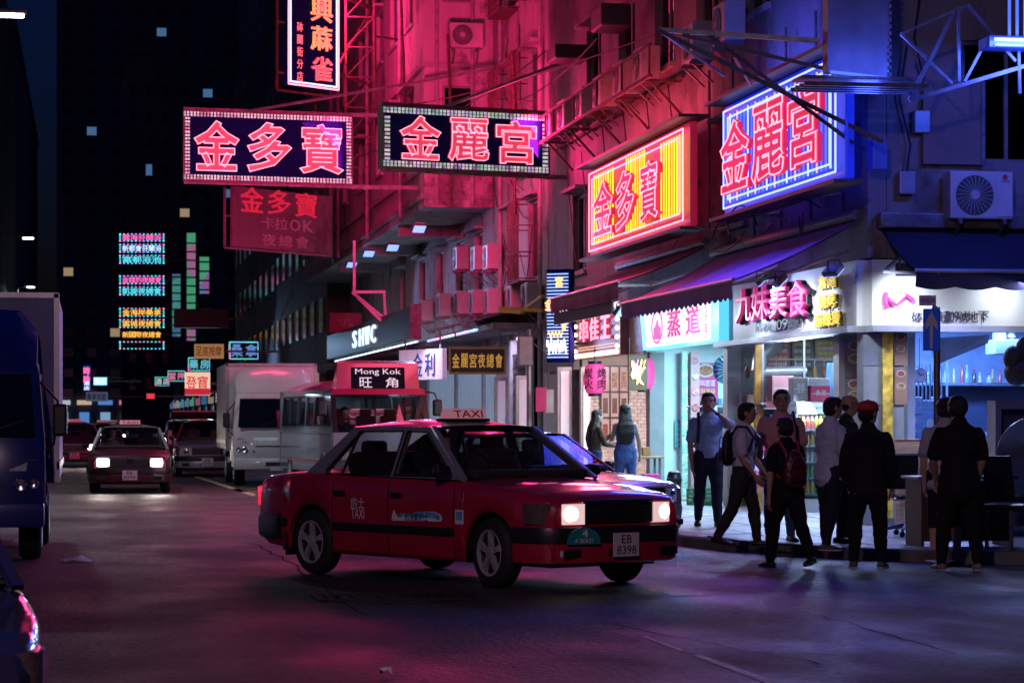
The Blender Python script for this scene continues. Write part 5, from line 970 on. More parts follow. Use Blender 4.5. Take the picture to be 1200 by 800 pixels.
for i in range(17):
    h = random.uniform(.1, .24); x = 11.5 + i * .1 + random.uniform(-.02, .02); t = thing('sauce_bottle', 'one of the sauce bottles and jars crowded on the kitchen shelf', 'bottle', (x, 35.0 + random.uniform(0, .15), zs), 0, 'bottles and jars on the kitchen shelf'); r = random.uniform(.025, .045)
    part('body', MB().lathe([(r, 0), (r, h * .65), (r * .45, h * .8), (r * .45, h)], n=10), mat('bottle_%d' % (i % 6), bc[i % 6], .2, var=0), t, True); part('cap', MB().lathe([(r * .5, h), (r * .5, h + .025)], n=10), mat('bottle_cap%d' % (i % 2), ((.5, .05, .05), (.6, .6, .6))[i % 2], .4, var=0), t)
p = onY(1078, 440, 33.2); s = thing('wall_clock', 'round white wall clock above the kitchen pans', 'clock', p); part('face', MB().lathe([(.085, -.02), (.085, 0)], axis='y', n=22), mat('clock_face', (.7, .7, .7), .4, var=0), s); part('rim', MB().lathe([(.1, -.015), (.1, .02), (.085, .02), (.085, -.015)], axis='y', n=22), TRIM, s)
for a, l in ((.5, .05), (2.2, .065)): part('hand', MB().bar((0, -.026, 0), (l * math.cos(a), -.026, l * math.sin(a)), .008), BLKL, s)
part('hanger', MB().bar((0, .02, .1), (0, .02, .5), .01), STEEL, s)
s = thing('utensil_rack', 'steel rack of hanging ladles and boxes left in the kitchen', 'rack', onY(1085, 500, 33.4)); 
for k in range(8): p = onY(1072 + k * 4.5, 440, 33.5); part('hanging_tool', MB().bar((p.x, 33.5, p.z + .15), (p.x, 33.5, p.z - .35 - .05 * (k % 3)), .018), mat('rack_steel', (.45, .5, .55), .3, .6), s, world=True)
for k, (x, y) in enumerate(((1074, 470), (1086, 474), (1098, 470), (1074, 490), (1090, 496), (1106, 472))): part('tub', MB().box(onY(x, y, 33.6), (.14, .16, .12), None, .01), mat('tub_%d' % (k % 2), ((.4, .45, .5), (.25, .3, .4))[k % 2], .4), s, world=True)
part('rail', MB().bar(onY(1068, 424, 33.5), onY(1112, 424, 33.5), .025), MATS['rack_steel'], s, world=True); part('shelf_board', MB().box(onY(1090, 482, 33.6), (.55, .3, .02)), MATS['rack_steel'], s, world=True); part('shelf_board', MB().box(onY(1090, 504, 33.6), (.55, .3, .02)), MATS['rack_steel'], s, world=True)
for x in (1068, 1112): p = onY(x, 424, 33.62); part('post', MB().bar((p.x, 33.7, p.z + .1), (p.x, 33.7, .14), .025), MATS['rack_steel'], s, world=True)
p = onY(1175, 400, 33.8); s = thing('extractor_hood', 'steel extractor box hanging under the kitchen ceiling', 'hood', p); part('box', MB().box((0, 0, -.08), (.36, .4, .2), None, .01), mat('hood_steel', (.4, .44, .5), .3, .6), s); part('duct', MB().box((-.05, 0, .12), (.12, .2, .24)), MATS['hood_steel'], s); part('coil', MB().lathe([(.05, .02), (.07, .06), (.05, .1), (.07, .14), (.05, .2)], (.12, 0, 0), n=12), STEEL, s, True)
pts = [onY(1090, 396, 32.9), onY(1160, 392, 32.9), onY(1158, 402, 33.1), onY(1096, 428, 33.1)]; solo('inner_tarp', MB().add([tuple(q) for q in pts] + [tuple(q + Vector((0, .03, 0))) for q in pts], [(0, 1, 2, 3), (7, 6, 5, 4), (0, 4, 5, 1), (1, 5, 6, 2), (2, 6, 7, 3), (3, 7, 4, 0)]), mat('grey_tarp', (.25, .24, .27), .7, var=.2, vs=2), 'grey tarpaulin slung under the ceiling of the kitchen', 'tarp')
p = at(1192, 436, 31.5); s = solo('hanging_bundle', MB().ell(p, (.16, .2, .17)).ell(p + Vector((-.05, 0, .17)), (.12, .15, .16)).ell(p + Vector((.1, 0, .25)), (.12, .12, .2)), mat('bundle_dark', (.05, .05, .045), .8, var=.4, vs=8, bump=.5, bs=12), 'dark bundle of bags hanging at the right end of the kitchen front', 'bag', smooth=True)
p = at(1176, 560, 30.5); s = thing('steel_cupboard', 'tall blue-lit steel door frame at the right of the kitchen', 'cupboard', (p.x + .2, p.y, .134)); part('frame', MB().holed(rect(.6, 0, 1.6), [rect(.46, .1, 1.5)], 0, .3, lambda u, v, q: (u, q, v)), mat('cupboard_steel', (.25, .3, .5), .35, .5), s); part('back', MB().box((0, .29, .8), (.56, .02, 1.56)), MATS['kitchen_door'], s)
# one-way sign on its post
p = onZ(1099, 655, 0); p = at(1098, 0, 28.6); s = thing('one_way_sign', 'blue rectangular sign with a white up arrow on a grey post', 'road sign', (p.x, p.y, .125)); zt = at(1090, 362, 28.6).z - .125; zb = at(1090, 411, 28.6).z - .125
part('post', MB().tube([(0, 0, 0), (0, 0, zt + .02)], .038, 12), mat('post_grey', (.16, .16, .17), .4, .4), s, True); xs = (at(1089, 0, 28.6) - p).x; part('plate', MB().box((xs, -.05, (zt + zb) / 2), (.19, .012, zt - zb), None, .004), mat('sign_blue', (.02, .07, .5), .35, em=(.02, .08, .8), es=.12, var=0, sample=False), s)
hh = zt - zb; part('arrow', MB().prism([(-.018, .05 * hh), (.018, .05 * hh), (.018, .62 * hh), (.07, .5 * hh), (.07, .66 * hh), (0, .95 * hh), (-.07, .66 * hh), (-.07, .5 * hh), (-.018, .62 * hh)], -.06, -.0575, lambda u, v, q: (u + xs, q, v + zb)), mat('sign_white', (.75, .75, .75), .4, var=0), s); part('clamp', MB().tube([(xs, -.04, zt - .05), (xs + .05, 0, zt + .04), (0, .0, zt + .02)], .012), STEEL, s)
# ================================================================= lit shopfronts and clutter far along the street
random.seed(21)
FARC = [(.35, .65, 1), (.2, .8, 1), (.8, .9, 1), (1, .75, .55), (.15, .4, 1), (1, .3, .5), (.3, 1, .7)]
for k in range(16):
    y = 104 + k * 11 + random.uniform(-1, 1); c = FARC[k % 7]; X = 9.05 if y < 168 else 8.6
    s = thing('shopfront', 'small lit shopfront %s along the far right pavement' % ('glowing %s' % ('blue', 'cyan', 'white', 'amber', 'deep blue', 'pink', 'green')[k % 7]), 'shop', (X, y, .125), R(-90), 'lit shopfronts far along the street')
    part('frame', MB().holed(rect(5, 0, 3.2), [rect(4.4, .3, 2.4)], -.1, .25, lambda u, v, q: (u, q, v)), STEEL, s); part('window', MB().box((0, .1, 1.35), (4.4, .05, 2.1)), mat('far_shop_glass_%d' % (k % 7), (.1, .1, .1), .3, em=c, es=.6, var=0, sample=False), s)
    for i in range(4): part('display', MB().box((-1.7 + i * 1.1, .0, .3 + .5 * random.random()), (.7, .1, .6 + random.random())), mat('far_goods_%d' % (i % 3), ((.1, .05, .04), (.05, .06, .1), (.12, .1, .08))[i % 3], .6), s)
    part('sign', MB().box((0, -.2, 2.9), (4.2, .2, .7)), mat('far_sign_%d' % ((k + 3) % 7), (.1, .1, .1), .4, em=FARC[(k + 3) % 7], es=.22, var=.6, vs=3, sample=False), s); part('awning', MB().loft([[(-2.5, -.1, 3.4), (2.5, -.1, 3.4)], [(-2.5, -1.6, 3.0), (2.5, -1.6, 3.0)], [(-2.5, -1.6, 2.8), (2.5, -1.6, 2.8)]], close=False), NAVC, s)
    if k % 4 == 2:
        zz = 4.2 + random.random() * 1.8; tt = ('酒家', '桑拿', '麻雀', '藥房', '珠寶', '當押', '浴室', '酒店')[k // 2]; pj = part('projecting_sign', MB().box((-2.2, -1.4, zz), (.16, 1.5, .9)), FK, s)
        for i, ch in enumerate(tt): part('character', text(ch, .6, .62, .01, .02).xf(Matrix.Rotation(R(90), 4, 'Z')).xf(tr(-2.05, -1.75 + i * .72, zz)), mat('far_proj_%d' % (k % 7), (.1, .1, .1), .4, em=FARC[(k + 2) % 7], es=.6, var=0, sample=False), pj)
        part('rim_lights', MB().tube([(-2.05, -2.1, zz - .42), (-2.05, -.7, zz - .42), (-2.05, -.7, zz + .42), (-2.05, -2.1, zz + .42), (-2.05, -2.1, zz - .42)], .03, 4), CYR, pj)
    if k % 3 == 0: lamp(s, (0, -.8, 2.5), (0, -.5, -1), 4, .5, 260, c)
for k in range(7):
    x = -4 + k * 3.2; c = FARC[(k * 3 + 1) % 7]; s = thing('shopfront', 'tiny lit shopfront at the foot of the tower closing the street, %s one' % ('blue', 'cyan', 'white', 'amber', 'deep blue', 'pink', 'green')[(k * 3 + 1) % 7], 'shop', (x, 399.6, 0), 0, 'shops at the end of the street')
    part('window', MB().box((0, 0, 1.8), (1.5, .1, 1.8)), mat('end_shop_%d' % ((k * 3 + 1) % 7), (.1, .1, .1), .4, em=c, es=.5, var=.5, vs=.8, sample=False), s); part('sign', MB().box((0, -.2, 4.2), (2.2, .2, .7)), mat('end_sign_%d' % (k % 7), (.1, .1, .1), .4, em=FARC[(k + 2) % 7], es=.5, var=.7, vs=1, sample=False), s)
# balconies, grilles and laundry on the plaster tenement
random.seed(9)
for k, (y, z) in enumerate(((57.0, 8.0), (59.9, 8.0), (57.0, 4.6), (59.9, 11.2), (57.0, 11.2))):
    s = thing('window_cage', 'rusty iron cage over a %s tenement window %s' % (('middle floor', 'middle floor', 'lower floor', 'upper floor', 'upper floor')[k], ('next to the corner building', 'next to the bay')[k in (1, 3)]), 'cage', (10.0, y, z), 0, 'window cages on the tenement')
    for i in range(8): part('bar', MB().bar((-.45, .1 + i * .2, .1), (-.45, .1 + i * .2, 1.9), .025), RUST, s)
    for zz in (.1, .7, 1.3, 1.9): part('rail', MB().tube([(.04, .05, zz), (-.45, .05, zz), (-.45, 1.6, zz), (.04, 1.6, zz)], .016, 5), RUST, s)
    part('tray', MB().b2(-.45, .03, .05, 1.6, .02, .06), RUST, s)
for (x0, y0, x1, y1, d) in ((525, 40, 528, 240, 63.5), (470, 0, 474, 215, 67), (600, 60, 603, 250, 58)):
    solo('rusty_riser', MB().tube([at(x0, y0, d), at((x0 + x1) / 2 + 2, (y0 + y1) / 2, d), at(x1, y1, d)], .04, 7), RUST, 'rusty riser pipe on the plaster tenement', 'pipe', 'riser pipes on the tenement', True)
# ================================================================= clutter in and around the food shops
random.seed(31)
# menu boards on the smoky back wall of the corner shop
for i, (x0, x1, y0, y1, c) in enumerate(((897, 925, 398, 432, (.35, .06, .05)), (928, 952, 398, 432, (.12, .10, .09)), (955, 985, 398, 424, (.3, .22, .1)))):
    a, b = onY(x0, y1, 39.55), onY(x1, y0, 39.55); t = thing('menu_board', '%s menu board high on the back wall of the corner shop' % ('red', 'black', 'tan')[i], 'menu', ((a.x + b.x) / 2, 39.55, a.z)); w, h = b.x - a.x, b.z - a.z
    part('board', MB().box((0, 0, h / 2), (w, .03, h), None, .006), mat('menu_%d' % i, c, .5, var=.2), t)
    for r in range(4): part('lettering', text(('炒粉麵飯', '燒烤串串', '麻辣燙', '雲南米線')[(r + i) % 4], w * .8, h * .14, .002, .004).xf(tr(0, -.02, h * (.15 + .23 * r))), mat('menu_ink_%d' % (r % 2), ((.6, .55, .5), (.65, .5, .08))[r % 2], .5, var=0), t)
# crates, pots and hanging bags
def crate(p, c, lab, w=.42, h=.26):
    t = thing('plastic_crate', lab, 'crate', p, random.uniform(-.2, .2), 'crates by the shop front'); m = mat('crate_%d%d%d' % tuple(int(q * 50) for q in c), c, .5, var=.15)
    part('base', MB().box((0, 0, .015), (w, .3, .03)), m, t)
    for (x, y, sx, sy) in ((0, -.15, w, .015), (0, .15, w, .015), (-w / 2, 0, .015, .3), (w / 2, 0, .015, .3)):
        for k in range(4): part('slat', MB().box((x, y, .05 + k * h / 4), (sx, sy, h / 6)), m, t)
    for x in (-w / 2, w / 2):
        for y in (-.15, .15): part('corner', MB().box((x, y, h / 2), (.03, .03, h)), m, t)
for i, (x, y, z, c, lab) in enumerate(((10.5, 34.6, .134, (.05, .12, .35), 'blue crate on the floor inside the corner shop'), (10.52, 34.62, .40, (.4, .05, .05), 'red crate on the blue one inside the corner shop'), (10.48, 34.6, .67, (.3, .3, .3), 'grey crate topping the stack in the corner shop'), (9.75, 40.2, .134, (.05, .3, .12), 'green crate by the steamed food shop front'), (11.2, 31.9, .134, (.05, .12, .35), 'blue crate under the kitchen front'), (11.7, 31.9, .134, (.4, .05, .05), 'red crate beside the blue one under the kitchen front'))): crate((x, y, z), c, lab)
# stall counter with steamers in the steamed food shop
s = thing('steamer_counter', 'steel counter with bamboo steamers in the steamed food shop', 'counter', (10.75, 42.6, .134)); part('cabinet', MB().box((0, 0, .45), (.9, .7, .88), None, .01), mat('counter_steel', (.4, .42, .45), .3, .6), s); part('sneeze_glass', MB().b2(-.45, .45, -.35, -.345, .9, 1.25), glass('counter_glass', (.8, .88, .9)), s)
for k, (x, n) in enumerate(((-.25, 4), (.12, 3), (.32, 2))):
    for i in range(n): st = part('steamer', MB().lathe([(.15, 0), (.155, .07), (.15, .075), (.13, .05)], (x, .05 * k, .9 + i * .08), n=18), mat('bamboo', (.4, .26, .12), .6, var=.3, vs=10), s, True)
s = thing('wall_shelf', 'shelf of tins on the wall of the steamed food shop', 'shelf', (11.05, 45.1, 1.75)); part('board', MB().box((0, 0, 0), (.9, .26, .025)), TRIM, s)
for i in range(9): part('tin', MB().lathe([(.04, 0), (.04, .13)], (-.4 + i * .1, 0, .013), n=10), mat('tin_%d' % (i % 4), ((.5, .1, .1), (.5, .4, .1), (.1, .25, .4), (.4, .4, .4))[i % 4], .3, .2, var=.1), s)
part('hanging_towel', MB().loft([[(-.1, -.14, 0), (.12, -.14, 0)], [(-.11, -.16, -.2), (.13, -.15, -.2)], [(-.08, -.14, -.42), (.12, -.16, -.4)]], close=False), mat('towel', (.5, .5, .55), .9), s)
# hanging roast row and utensils behind the fridge
s = thing('hanging_rail', 'rail of hanging bags and ladles behind the drinks fridge', 'rail', (10.9, 38.9, 2.45)); part('rail', MB().tube([(-.8, 0, 0), (.9, 0, 0)], .014, 8), TRIM, s)
for i in range(11):
    x = -.75 + i * .155; l = random.uniform(.15, .4); part('hook', MB().tube([(x, 0, 0), (x, 0, -.1)], .006, 5), TRIM, s); part('hanging_item', MB().ell((x, 0, -.1 - l / 2), (.045, .045, l / 2), n=10, m=8), mat('hang_%d' % (i % 4), ((.25, .08, .03), (.4, .38, .35), (.05, .05, .05), (.3, .2, .08))[i % 4], .5, var=.3), s, True)
# wok station, pots and hanging pans in the kitchen
for i, (x, r, h) in enumerate(((11.55, .16, .2), (11.95, .2, .26), (12.4, .15, .3))):
    s = thing('stock_pot', ('small', 'wide', 'tall')[i] + ' steel stock pot on the kitchen counter', 'pot', (x, 34.35, .99)); part('pot', MB().lathe([(r, 0), (r, h), (r * 1.05, h), (r * .95, h * .95), (r * .94, .02)], n=20, caps=False), MATS['basin_steel'], s, True); part('lid', MB().lathe([(r * 1.02, h), (r * .5, h + .04), (.02, h + .05)], n=20), MATS['basin_steel'], s, True); part('handle', MB().tube([(r, -.05, h * .8), (r + .05, 0, h * .8), (r, .05, h * .8)], .01), STEEL, s); part('handle', MB().tube([(-r, -.05, h * .8), (-r - .05, 0, h * .8), (-r, .05, h * .8)], .01), STEEL, s)
# exposed conduits and junction boxes on the corner building
for k in range(5):
    y = 33.2 + k * 1.55; solo('conduit', MB().tube([(9.98, y, 4.3), (9.98, y, 4.55 + .3 * (k % 2)), (9.98, y + 1.3, 4.6 + .3 * (k % 2)), (9.98, y + 1.3, 7.2)], .025, 6), STEEL, '%s conduit run up the corner building, counted from its corner' % ORD[k], 'conduit', 'conduits on the corner building')
for k, (x, z) in enumerate(((10.55, 4.6), (10.75, 5.4), (13.3, 4.5))):
    s = thing('junction_box', ('low', 'upper', 'far')[k] + ' junction box with a cable on the side street wall', 'box', (x, 32.22, z)); part('case', MB().box((0, 0, 0), (.22, .12, .3), None, .015), MATS['pole_grey'], s); part('cable', MB().tube([(0, 0, .15), (.05, 0, .5), (-.1, 0, 1.1), (0, 0, 1.8)], .014, 5), CABLE, s)

# stock shelves against the back wall of the corner shop
random.seed(8); s = thing('stock_shelf', 'crowded steel stock shelf against the back wall of the corner shop', 'shelf', (10.95, 39.25, .134))
for z in (.35, .75, 1.15, 1.55): part('board', MB().box((0, 0, z), (1.6, .4, .025)), TRIM, s)
for x in (-.78, 0, .78): part('upright', MB().box((x, .17, .9), (.035, .035, 1.8)), TRIM, s)
for z in (.3625, .7625, 1.1625, 1.5625):
    x = -.72
    while x < .7:
        w = random.uniform(.08, .2); h = random.uniform(.12, .3); part('goods', MB().box((x + w / 2, -.02, z + h / 2), (w * .92, .26, h), None, .006), mat('goods_%d' % (len(s.children) % 7), [(.5, .06, .05), (.55, .4, .06), (.08, .3, .12), (.5, .5, .5), (.1, .18, .45), (.35, .2, .1), (.5, .2, .3)][len(s.children) % 7], .5, var=.3, vs=12), s); x += w + .01
for i, (x, y, z0, w, h, c, lab) in enumerate(((10.62, 45.24, 1.0, .34, .5, (.1, .3, .35), 'teal price list on the wall of the steamed food shop'), (11.5, 45.24, .9, .5, .7, (.55, .5, .4), 'cream menu sheet on the wall of the steamed food shop'), (10.25, 39.57, 1.3, .24, .5, (.5, .1, .08), 'small red price sheet beside the stock shelf'))):
    t = thing('price_sheet', lab, 'poster', (x, y, z0)); part('sheet', MB().box((0, 0, h / 2), (w, .012, h)), mat('price_%d' % i, c, .5, var=.2), t)
    for r in range(5): part('lettering', text(('米線', '雲吞', '蒸飯', '凍飲', '小食')[r] + ' $%d' % (28 + 4 * r) if False else ('米線', '雲吞', '蒸飯', '凍飲', '小食')[r], w * .5, h * .1, .002, .003).xf(tr(-w * .15, -.01, h * (.12 + .18 * r))), mat('price_ink_%d' % (i % 2), ((.65, .6, .5), (.3, .03, .03))[i % 2], .5, var=0), t)
# ================================================================= vehicles
def interp(P, x):
    if x <= P[0][0]: return P[0][1]
    for (a, b), (c, d) in zip(P, P[1:]):
        if x <= c:
            t = (x - a) / (c - a); t = t * t * (3 - 2 * t) * .5 + t * .5; return b + (d - b) * t
    return P[-1][1]
CGLASS = glass('car_glass', (.72, .75, .76), 1.5); RUBBER = mat('tyre_rubber', (.012, .012, .012), .75, bump=.2); ALLOY = mat('alloy', (.5, .48, .48), .35, .35, var=.15); BLKP = mat('black_plastic', (.012, .012, .013), .35, var=.1); INTR = mat('car_interior', (.02, .018, .018), .8); SEATM = mat('car_seat', (.035, .03, .032), .7); CHROME = mat('car_chrome', (.6, .6, .62), .15, 1, var=0)
LENS = mat('lamp_glass', (.55, .55, .58), .08, 0, var=.2, vs=30, coat=1); HLON = glow('headlight_on', (1, .84, .76), 5, False); HLDIM = mat('headlight_glass_lit', (.6, .56, .55), .1, em=(1, .66, .62), es=.8, var=.25, vs=25, coat=1, sample=False); TAILR = mat('tail_lamp', (.4, .01, .02), .15, em=(1, .02, .06), es=1.2, var=0, coat=1, sample=False)
def wheel(parent, c, r=.315, wd=.185, spokes=5, side=1, steer=0):
    M = tr(*c) @ Matrix.Rotation(steer, 4, 'Z'); a = wd / 2
    t = part('wheel', MB().lathe([(r * .66, -a), (r * .9, -a), (r * .98, -a * .75), (r, -a * .4), (r, a * .4), (r * .98, a * .75), (r * .9, a), (r * .66, a), (r * .6, 0), (r * .66, -a)], axis='y', n=32, caps=False).xf(M), RUBBER, parent, True, ang=50)
    s = side
    part('rim', MB().lathe([(r * .67, s * a * .95), (r * .64, s * a * 1.0), (r * .6, s * a * .6), (r * .58, s * a * .2), (.01, s * a * .2)], axis='y', n=32, caps=False).xf(M), mat('rim_dark', (.03, .03, .032), .5, .3), t, True)
    part('rim_lip', MB().lathe([(r * .68, s * a * .9), (r * .66, s * a * 1.04), (r * .6, s * a * .98), (r * .59, s * a * .7)], axis='y', n=32, caps=False).xf(M), ALLOY, t, True)
    for k in range(spokes):
        q = k * 2 * math.pi / spokes + .3
        def P(rad, off, y): return M @ Vector((rad * math.cos(q) - off * math.sin(q), s * y, rad * math.sin(q) + off * math.cos(q)))
        part('spoke', MB().loft([[P(r * .12, -r * .08, a * .95), P(r * .12, r * .08, a * .95), P(r * .12, r * .08, a * .5), P(r * .12, -r * .08, a * .5)], [P(r * .4, -r * .07, a * 1.0), P(r * .4, r * .07, a * 1.0), P(r * .4, r * .07, a * .6), P(r * .4, -r * .07, a * .6)], [P(r * .62, -r * .11, a * .92), P(r * .62, r * .11, a * .92), P(r * .62, r * .11, a * .5), P(r * .62, -r * .11, a * .5)]]), ALLOY, t)
    part('hub_cap', MB().lathe([(r * .2, s * a * .8), (r * .17, s * a * 1.02), (.005, s * a * 1.05)], axis='y', n=18).xf(M), ALLOY, t, True)
    return t
def wrap(P, prof):
    """sweep a (out, z) profile along a plan path P"""
    rings = []
    for i, p in enumerate(P):
        t = (Vector(P[min(i + 1, len(P) - 1)]) - Vector(P[max(i - 1, 0)])).normalized(); n = Vector((t.y, -t.x)); rings.append([(p[0] + n.x * o, p[1] + n.y * o, z) for o, z in prof])
    return MB().loft(rings)
def sedan(label, cat, loc, heading, paint, roofp, taxi=True, lights=None, steer=0, sz=1.0, group=None):
    C = thing('parked_car' if not taxi else 'taxi', label, cat, loc, heading, group)
    zuP = [(-2.42, .80), (-2.38, .9), (-2.28, .945), (-1.9, .98), (-1.5, .995), (-.4, .97), (.95, .95), (1.5, .905), (1.95, .845), (2.1, .81), (2.16, .77)]
    wP = [(-2.42, .72), (-2.36, .77), (-2.2, .80), (-1.8, .835), (-1, .848), (1, .848), (1.6, .84), (1.95, .815), (2.1, .77), (2.16, .73)]
    slP = [(-2.42, .36), (-2.2, .27), (-1.7, .23), (1.7, .22), (2.16, .26)]; RA, ZC = .365, .315; wx = (-1.3925, 1.3925)
    xs = set([-2.42, -2.4, -2.38, -2.33, -2.28, -2.2, -2.05, -1.9, -.99, -.9, -.6, -.3, -.11, -.1, .2, .5, .7, .89, .9, .98, 1.9, 1.98, 2.05, 2.1, 2.13, 2.16])
    for w_ in wx:
        for k in range(13): xs.add(round(w_ + RA * math.cos(math.pi * k / 12), 4))
        xs.add(round(w_ + RA + .002, 4)); xs.add(round(w_ - RA - .002, 4))
    xs = sorted(xs); rings = []
    for x in xs:
        zu, w, zl = interp(zuP, x), interp(wP, x), interp(slP, x)
        for q in wx:
            if abs(x - q) <= RA + .0005: zl = max(zl, ZC + math.sqrt(max(0, RA * RA - (x - q) ** 2)))
        cr = .03 if x > .95 or x < -1.5 else .0; H = zu - zl
        half = [(w * .955, zl), (w * .985, zl + .04 * min(1, H)), (w, zl + H * .3), (w * 1.003, zl + H * .52), (w * .996, zl + H * .74), (w * .975, zu - min(.05, H * .12)), (w * .945, zu - .012), (w * .88, zu), (w * .45, zu + cr * .8), (0, zu + cr)]
        rings.append([(x, y, z) for y, z in half] + [(x, -y, z) for y, z in reversed(half[:-1])])
    n = len(rings[0]); groups = {'body': [], 'front_door_l': [], 'front_door_r': [], 'rear_door_l': [], 'rear_door_r': []}
    for i in range(len(xs) - 1):
        xm = (xs[i] + xs[i + 1]) / 2
        for j in range(n - 1):
            row = j if j < 9 else n - 2 - j; sd = 'l' if j < 9 else 'r'; g = 'body'
            if 1 <= row <= 5:
                if -.1 < xm < .9: g = 'front_door_' + sd
                elif -1.0 < xm < -.1: g = 'rear_door_' + sd
            groups[g].append((i * n + j, i * n + j + 1, (i + 1) * n + j + 1, (i + 1) * n + j))
    allv = [v for r in rings for v in r]
    for g, fs in groups.items():
        used = sorted({i for f in fs for i in f}); ix = {k: i for i, k in enumerate(used)}; mb = MB(); mb.add([allv[k] for k in used], [tuple(ix[i] for i in f) for f in fs])
        if g == 'body':
            mb.add(rings[0], [tuple(range(n))]); mb.add(rings[-1], [tuple(range(n))]); body = part('body', mb, paint, C, True, ang=58)
        else:
            dr = part('door', mb, paint, C, True, ang=58); sg = 1 if g.endswith('l') else -1
            x0, x1 = (-.1, .9) if 'front' in g else (-1.0, -.1)
            for xx in (x0, x1): part('seam', MB().tube([(xx, sg * interp(wP, xx) * k, z) for k, z in ((.985, .26), (1.002, .5), (1.006, .62), (1.0, .78), (.977, .91))], .006, 4), BLKP, dr)
            part('handle', MB().box((x0 + .13 if 'front' in g else x0 + .12, sg * .852, .80), (.17, .02, .055), None, .008), BLKP, dr)
            part('moulding', MB().box(((x0 + x1) / 2, sg * .856, .485), (x1 - x0 - .02, .022, .075), None, .008), BLKP, dr)
    part('underbody', MB().b2(-2.2, 2.0, -.6, .6, .2, .62), INTR, C)
    for q in wx:
        for sg in (-1, 1): part('wheel_arch', MB().loft([[(q + (RA + .004) * math.cos(math.pi * k / 12), sg * y, ZC + (RA + .004) * math.sin(math.pi * k / 12)) for k in range(13)] for y in (.83, .58)], close=False), INTR, C)
    for sg in (-1, 1):
        for q, st in ((wx[0], 0), (wx[1], steer)): wheel(C, (q, sg * .735, .315), side=sg, steer=st)
        part('moulding', MB().box((1.88, sg * .835, .485), (.2, .022, .075), None, .008), BLKP, C); part('moulding', MB().box((-1.93, sg * .845, .5), (.32, .022, .075), None, .008), BLKP, C); part('mud_flap', MB().box((-1.8, sg * .74, .28), (.015, .2, .22)), BLKP, C)
    # greenhouse
    part('cabin_floor', MB().b2(-1.45, .95, -.74, .74, .975, .985), INTR, C); part('dashboard', MB().box((.86, 0, 1.0), (.3, 1.36, .09), None, .03), INTR, C)
    yz = lambda z: .805 - (z - .95) * .40
    outer = [(.98, .955), (.28, 1.435), (-.95, 1.435), (-1.52, .985)]; gf = [(.80, .985), (.235, 1.385), (-.075, 1.395), (-.075, .985)]; gr = [(-.135, .985), (-.135, 1.395), (-.83, 1.39), (-1.18, 1.02), (-1.18, .985)]
    if not taxi: outer[3] = (-1.6, .985)
    for sg in (-1, 1):
        fn = lambda u, v, w: (u, sg * (yz(v) - w), v)
        part('side_frame', MB().holed(outer, [gf, gr], 0, .05, fn), roofp, C); part('window', MB().prism(gf, .02, .025, fn), CGLASS, C); part('window', MB().prism(gr, .02, .025, fn), CGLASS, C)
        part('quarter_bar', MB().bar(fn(-.93, .985, .012), fn(-.86, 1.37, .012), .025), BLKP, C)
        for poly in (gf, gr): 
            for a, b in zip(poly, poly[1:] + poly[:1]): part('window_trim', MB().bar(fn(*a, -.003), fn(*b, -.003), .018, .014), BLKP, C)
        part('mirror', MB().box((.80, sg * .91, 1.03), (.1, .16, .11), Matrix.Rotation(sg * .2, 3, 'Z'), .03), BLKP if not taxi else BLKP, C, True)
    def screen(xb, zb, yb, xt, zt, yt, bul, name, m):
        G = []
        for i in range(9):
            u = i / 8 * 2 - 1; G.append([(xb + (xt - xb) * t + bul * (1 - u * u), u * (yb + (yt - yb) * t), zb + (zt - zb) * t + .012 * math.sin(math.pi * t)) for t in (0, .25, .5, .75, 1)])
        return part(name, MB().loft(G, close=False), m, C, True, ang=180)
    screen(.97, .96, .755, .30, 1.43, .585, .05, 'windscreen', CGLASS); screen(-1.5, .995, .74, -.96, 1.43, .585, -.05, 'rear_screen', CGLASS)
    for sg in (-1, 1): part('pillar_trim', MB().bar((.985, sg * .79, .955), (.29, sg * .605, 1.432), .05, .03), roofp, C)
    part('wiper', MB().bar((1.02, -.1, .985), (.86, -.62, 1.06), .014), BLKP, C); part('wiper', MB().bar((1.03, .45, .985), (.9, -.05, 1.05), .014), BLKP, C)
    G = []
    for i in range(13):
        x = -.97 + 1.28 * i / 12; zc = 1.435 + .075 * math.sin(math.pi * min(1, max(0, (i / 12) * .8 + .12))); G.append([(x + (.05 * (1 - u * u) if i == 12 else -.05 * (1 - u * u) if i == 0 else 0), u * .612, 1.433 + (zc - 1.433) * (1 - abs(u) ** 3)) for u in (-1, -.95, -.85, -.6, -.3, 0, .3, .6, .85, .95, 1)])
    part('roof', MB().loft(G, close=False).join(MB().loft([[(x, y, z - .03) for x, y, z in r] for r in G], close=False)), roofp, C, True, ang=60)
    # seats
    for x, y in ((.15, -.36), (.15, .36)): part('seat', MB().box((x - .12, y, 1.02), (.16, .46, .42), Matrix.Rotation(-.2, 3, 'Y'), .05), SEATM, C, True); part('headrest', MB().box((x - .2, y, 1.29), (.09, .26, .15), None, .04), SEATM, C, True)
    part('rear_seat', MB().box((-.98, 0, 1.04), (.2, 1.25, .3), Matrix.Rotation(-.25, 3, 'Y'), .06), SEATM, C, True)
    for y in (-.33, .33): part('headrest', MB().box((-1.02, y, 1.23), (.1, .28, .14), None, .04), SEATM, C, True)
    part('steering_wheel', MB().tube([(.58 + .05 * math.sin(a), -.36 + .18 * math.cos(a), 1.02 + .17 * math.sin(a)) for a in [k * 2 * math.pi / 16 for k in range(17)]], .013, 6), BLKP, C)
    # front
    path = [(1.76, -.845), (1.95, -.83), (2.08, -.775), (2.17, -.66), (2.215, -.4), (2.23, 0), (2.215, .4), (2.17, .66), (2.08, .775), (1.95, .83), (1.76, .845)]
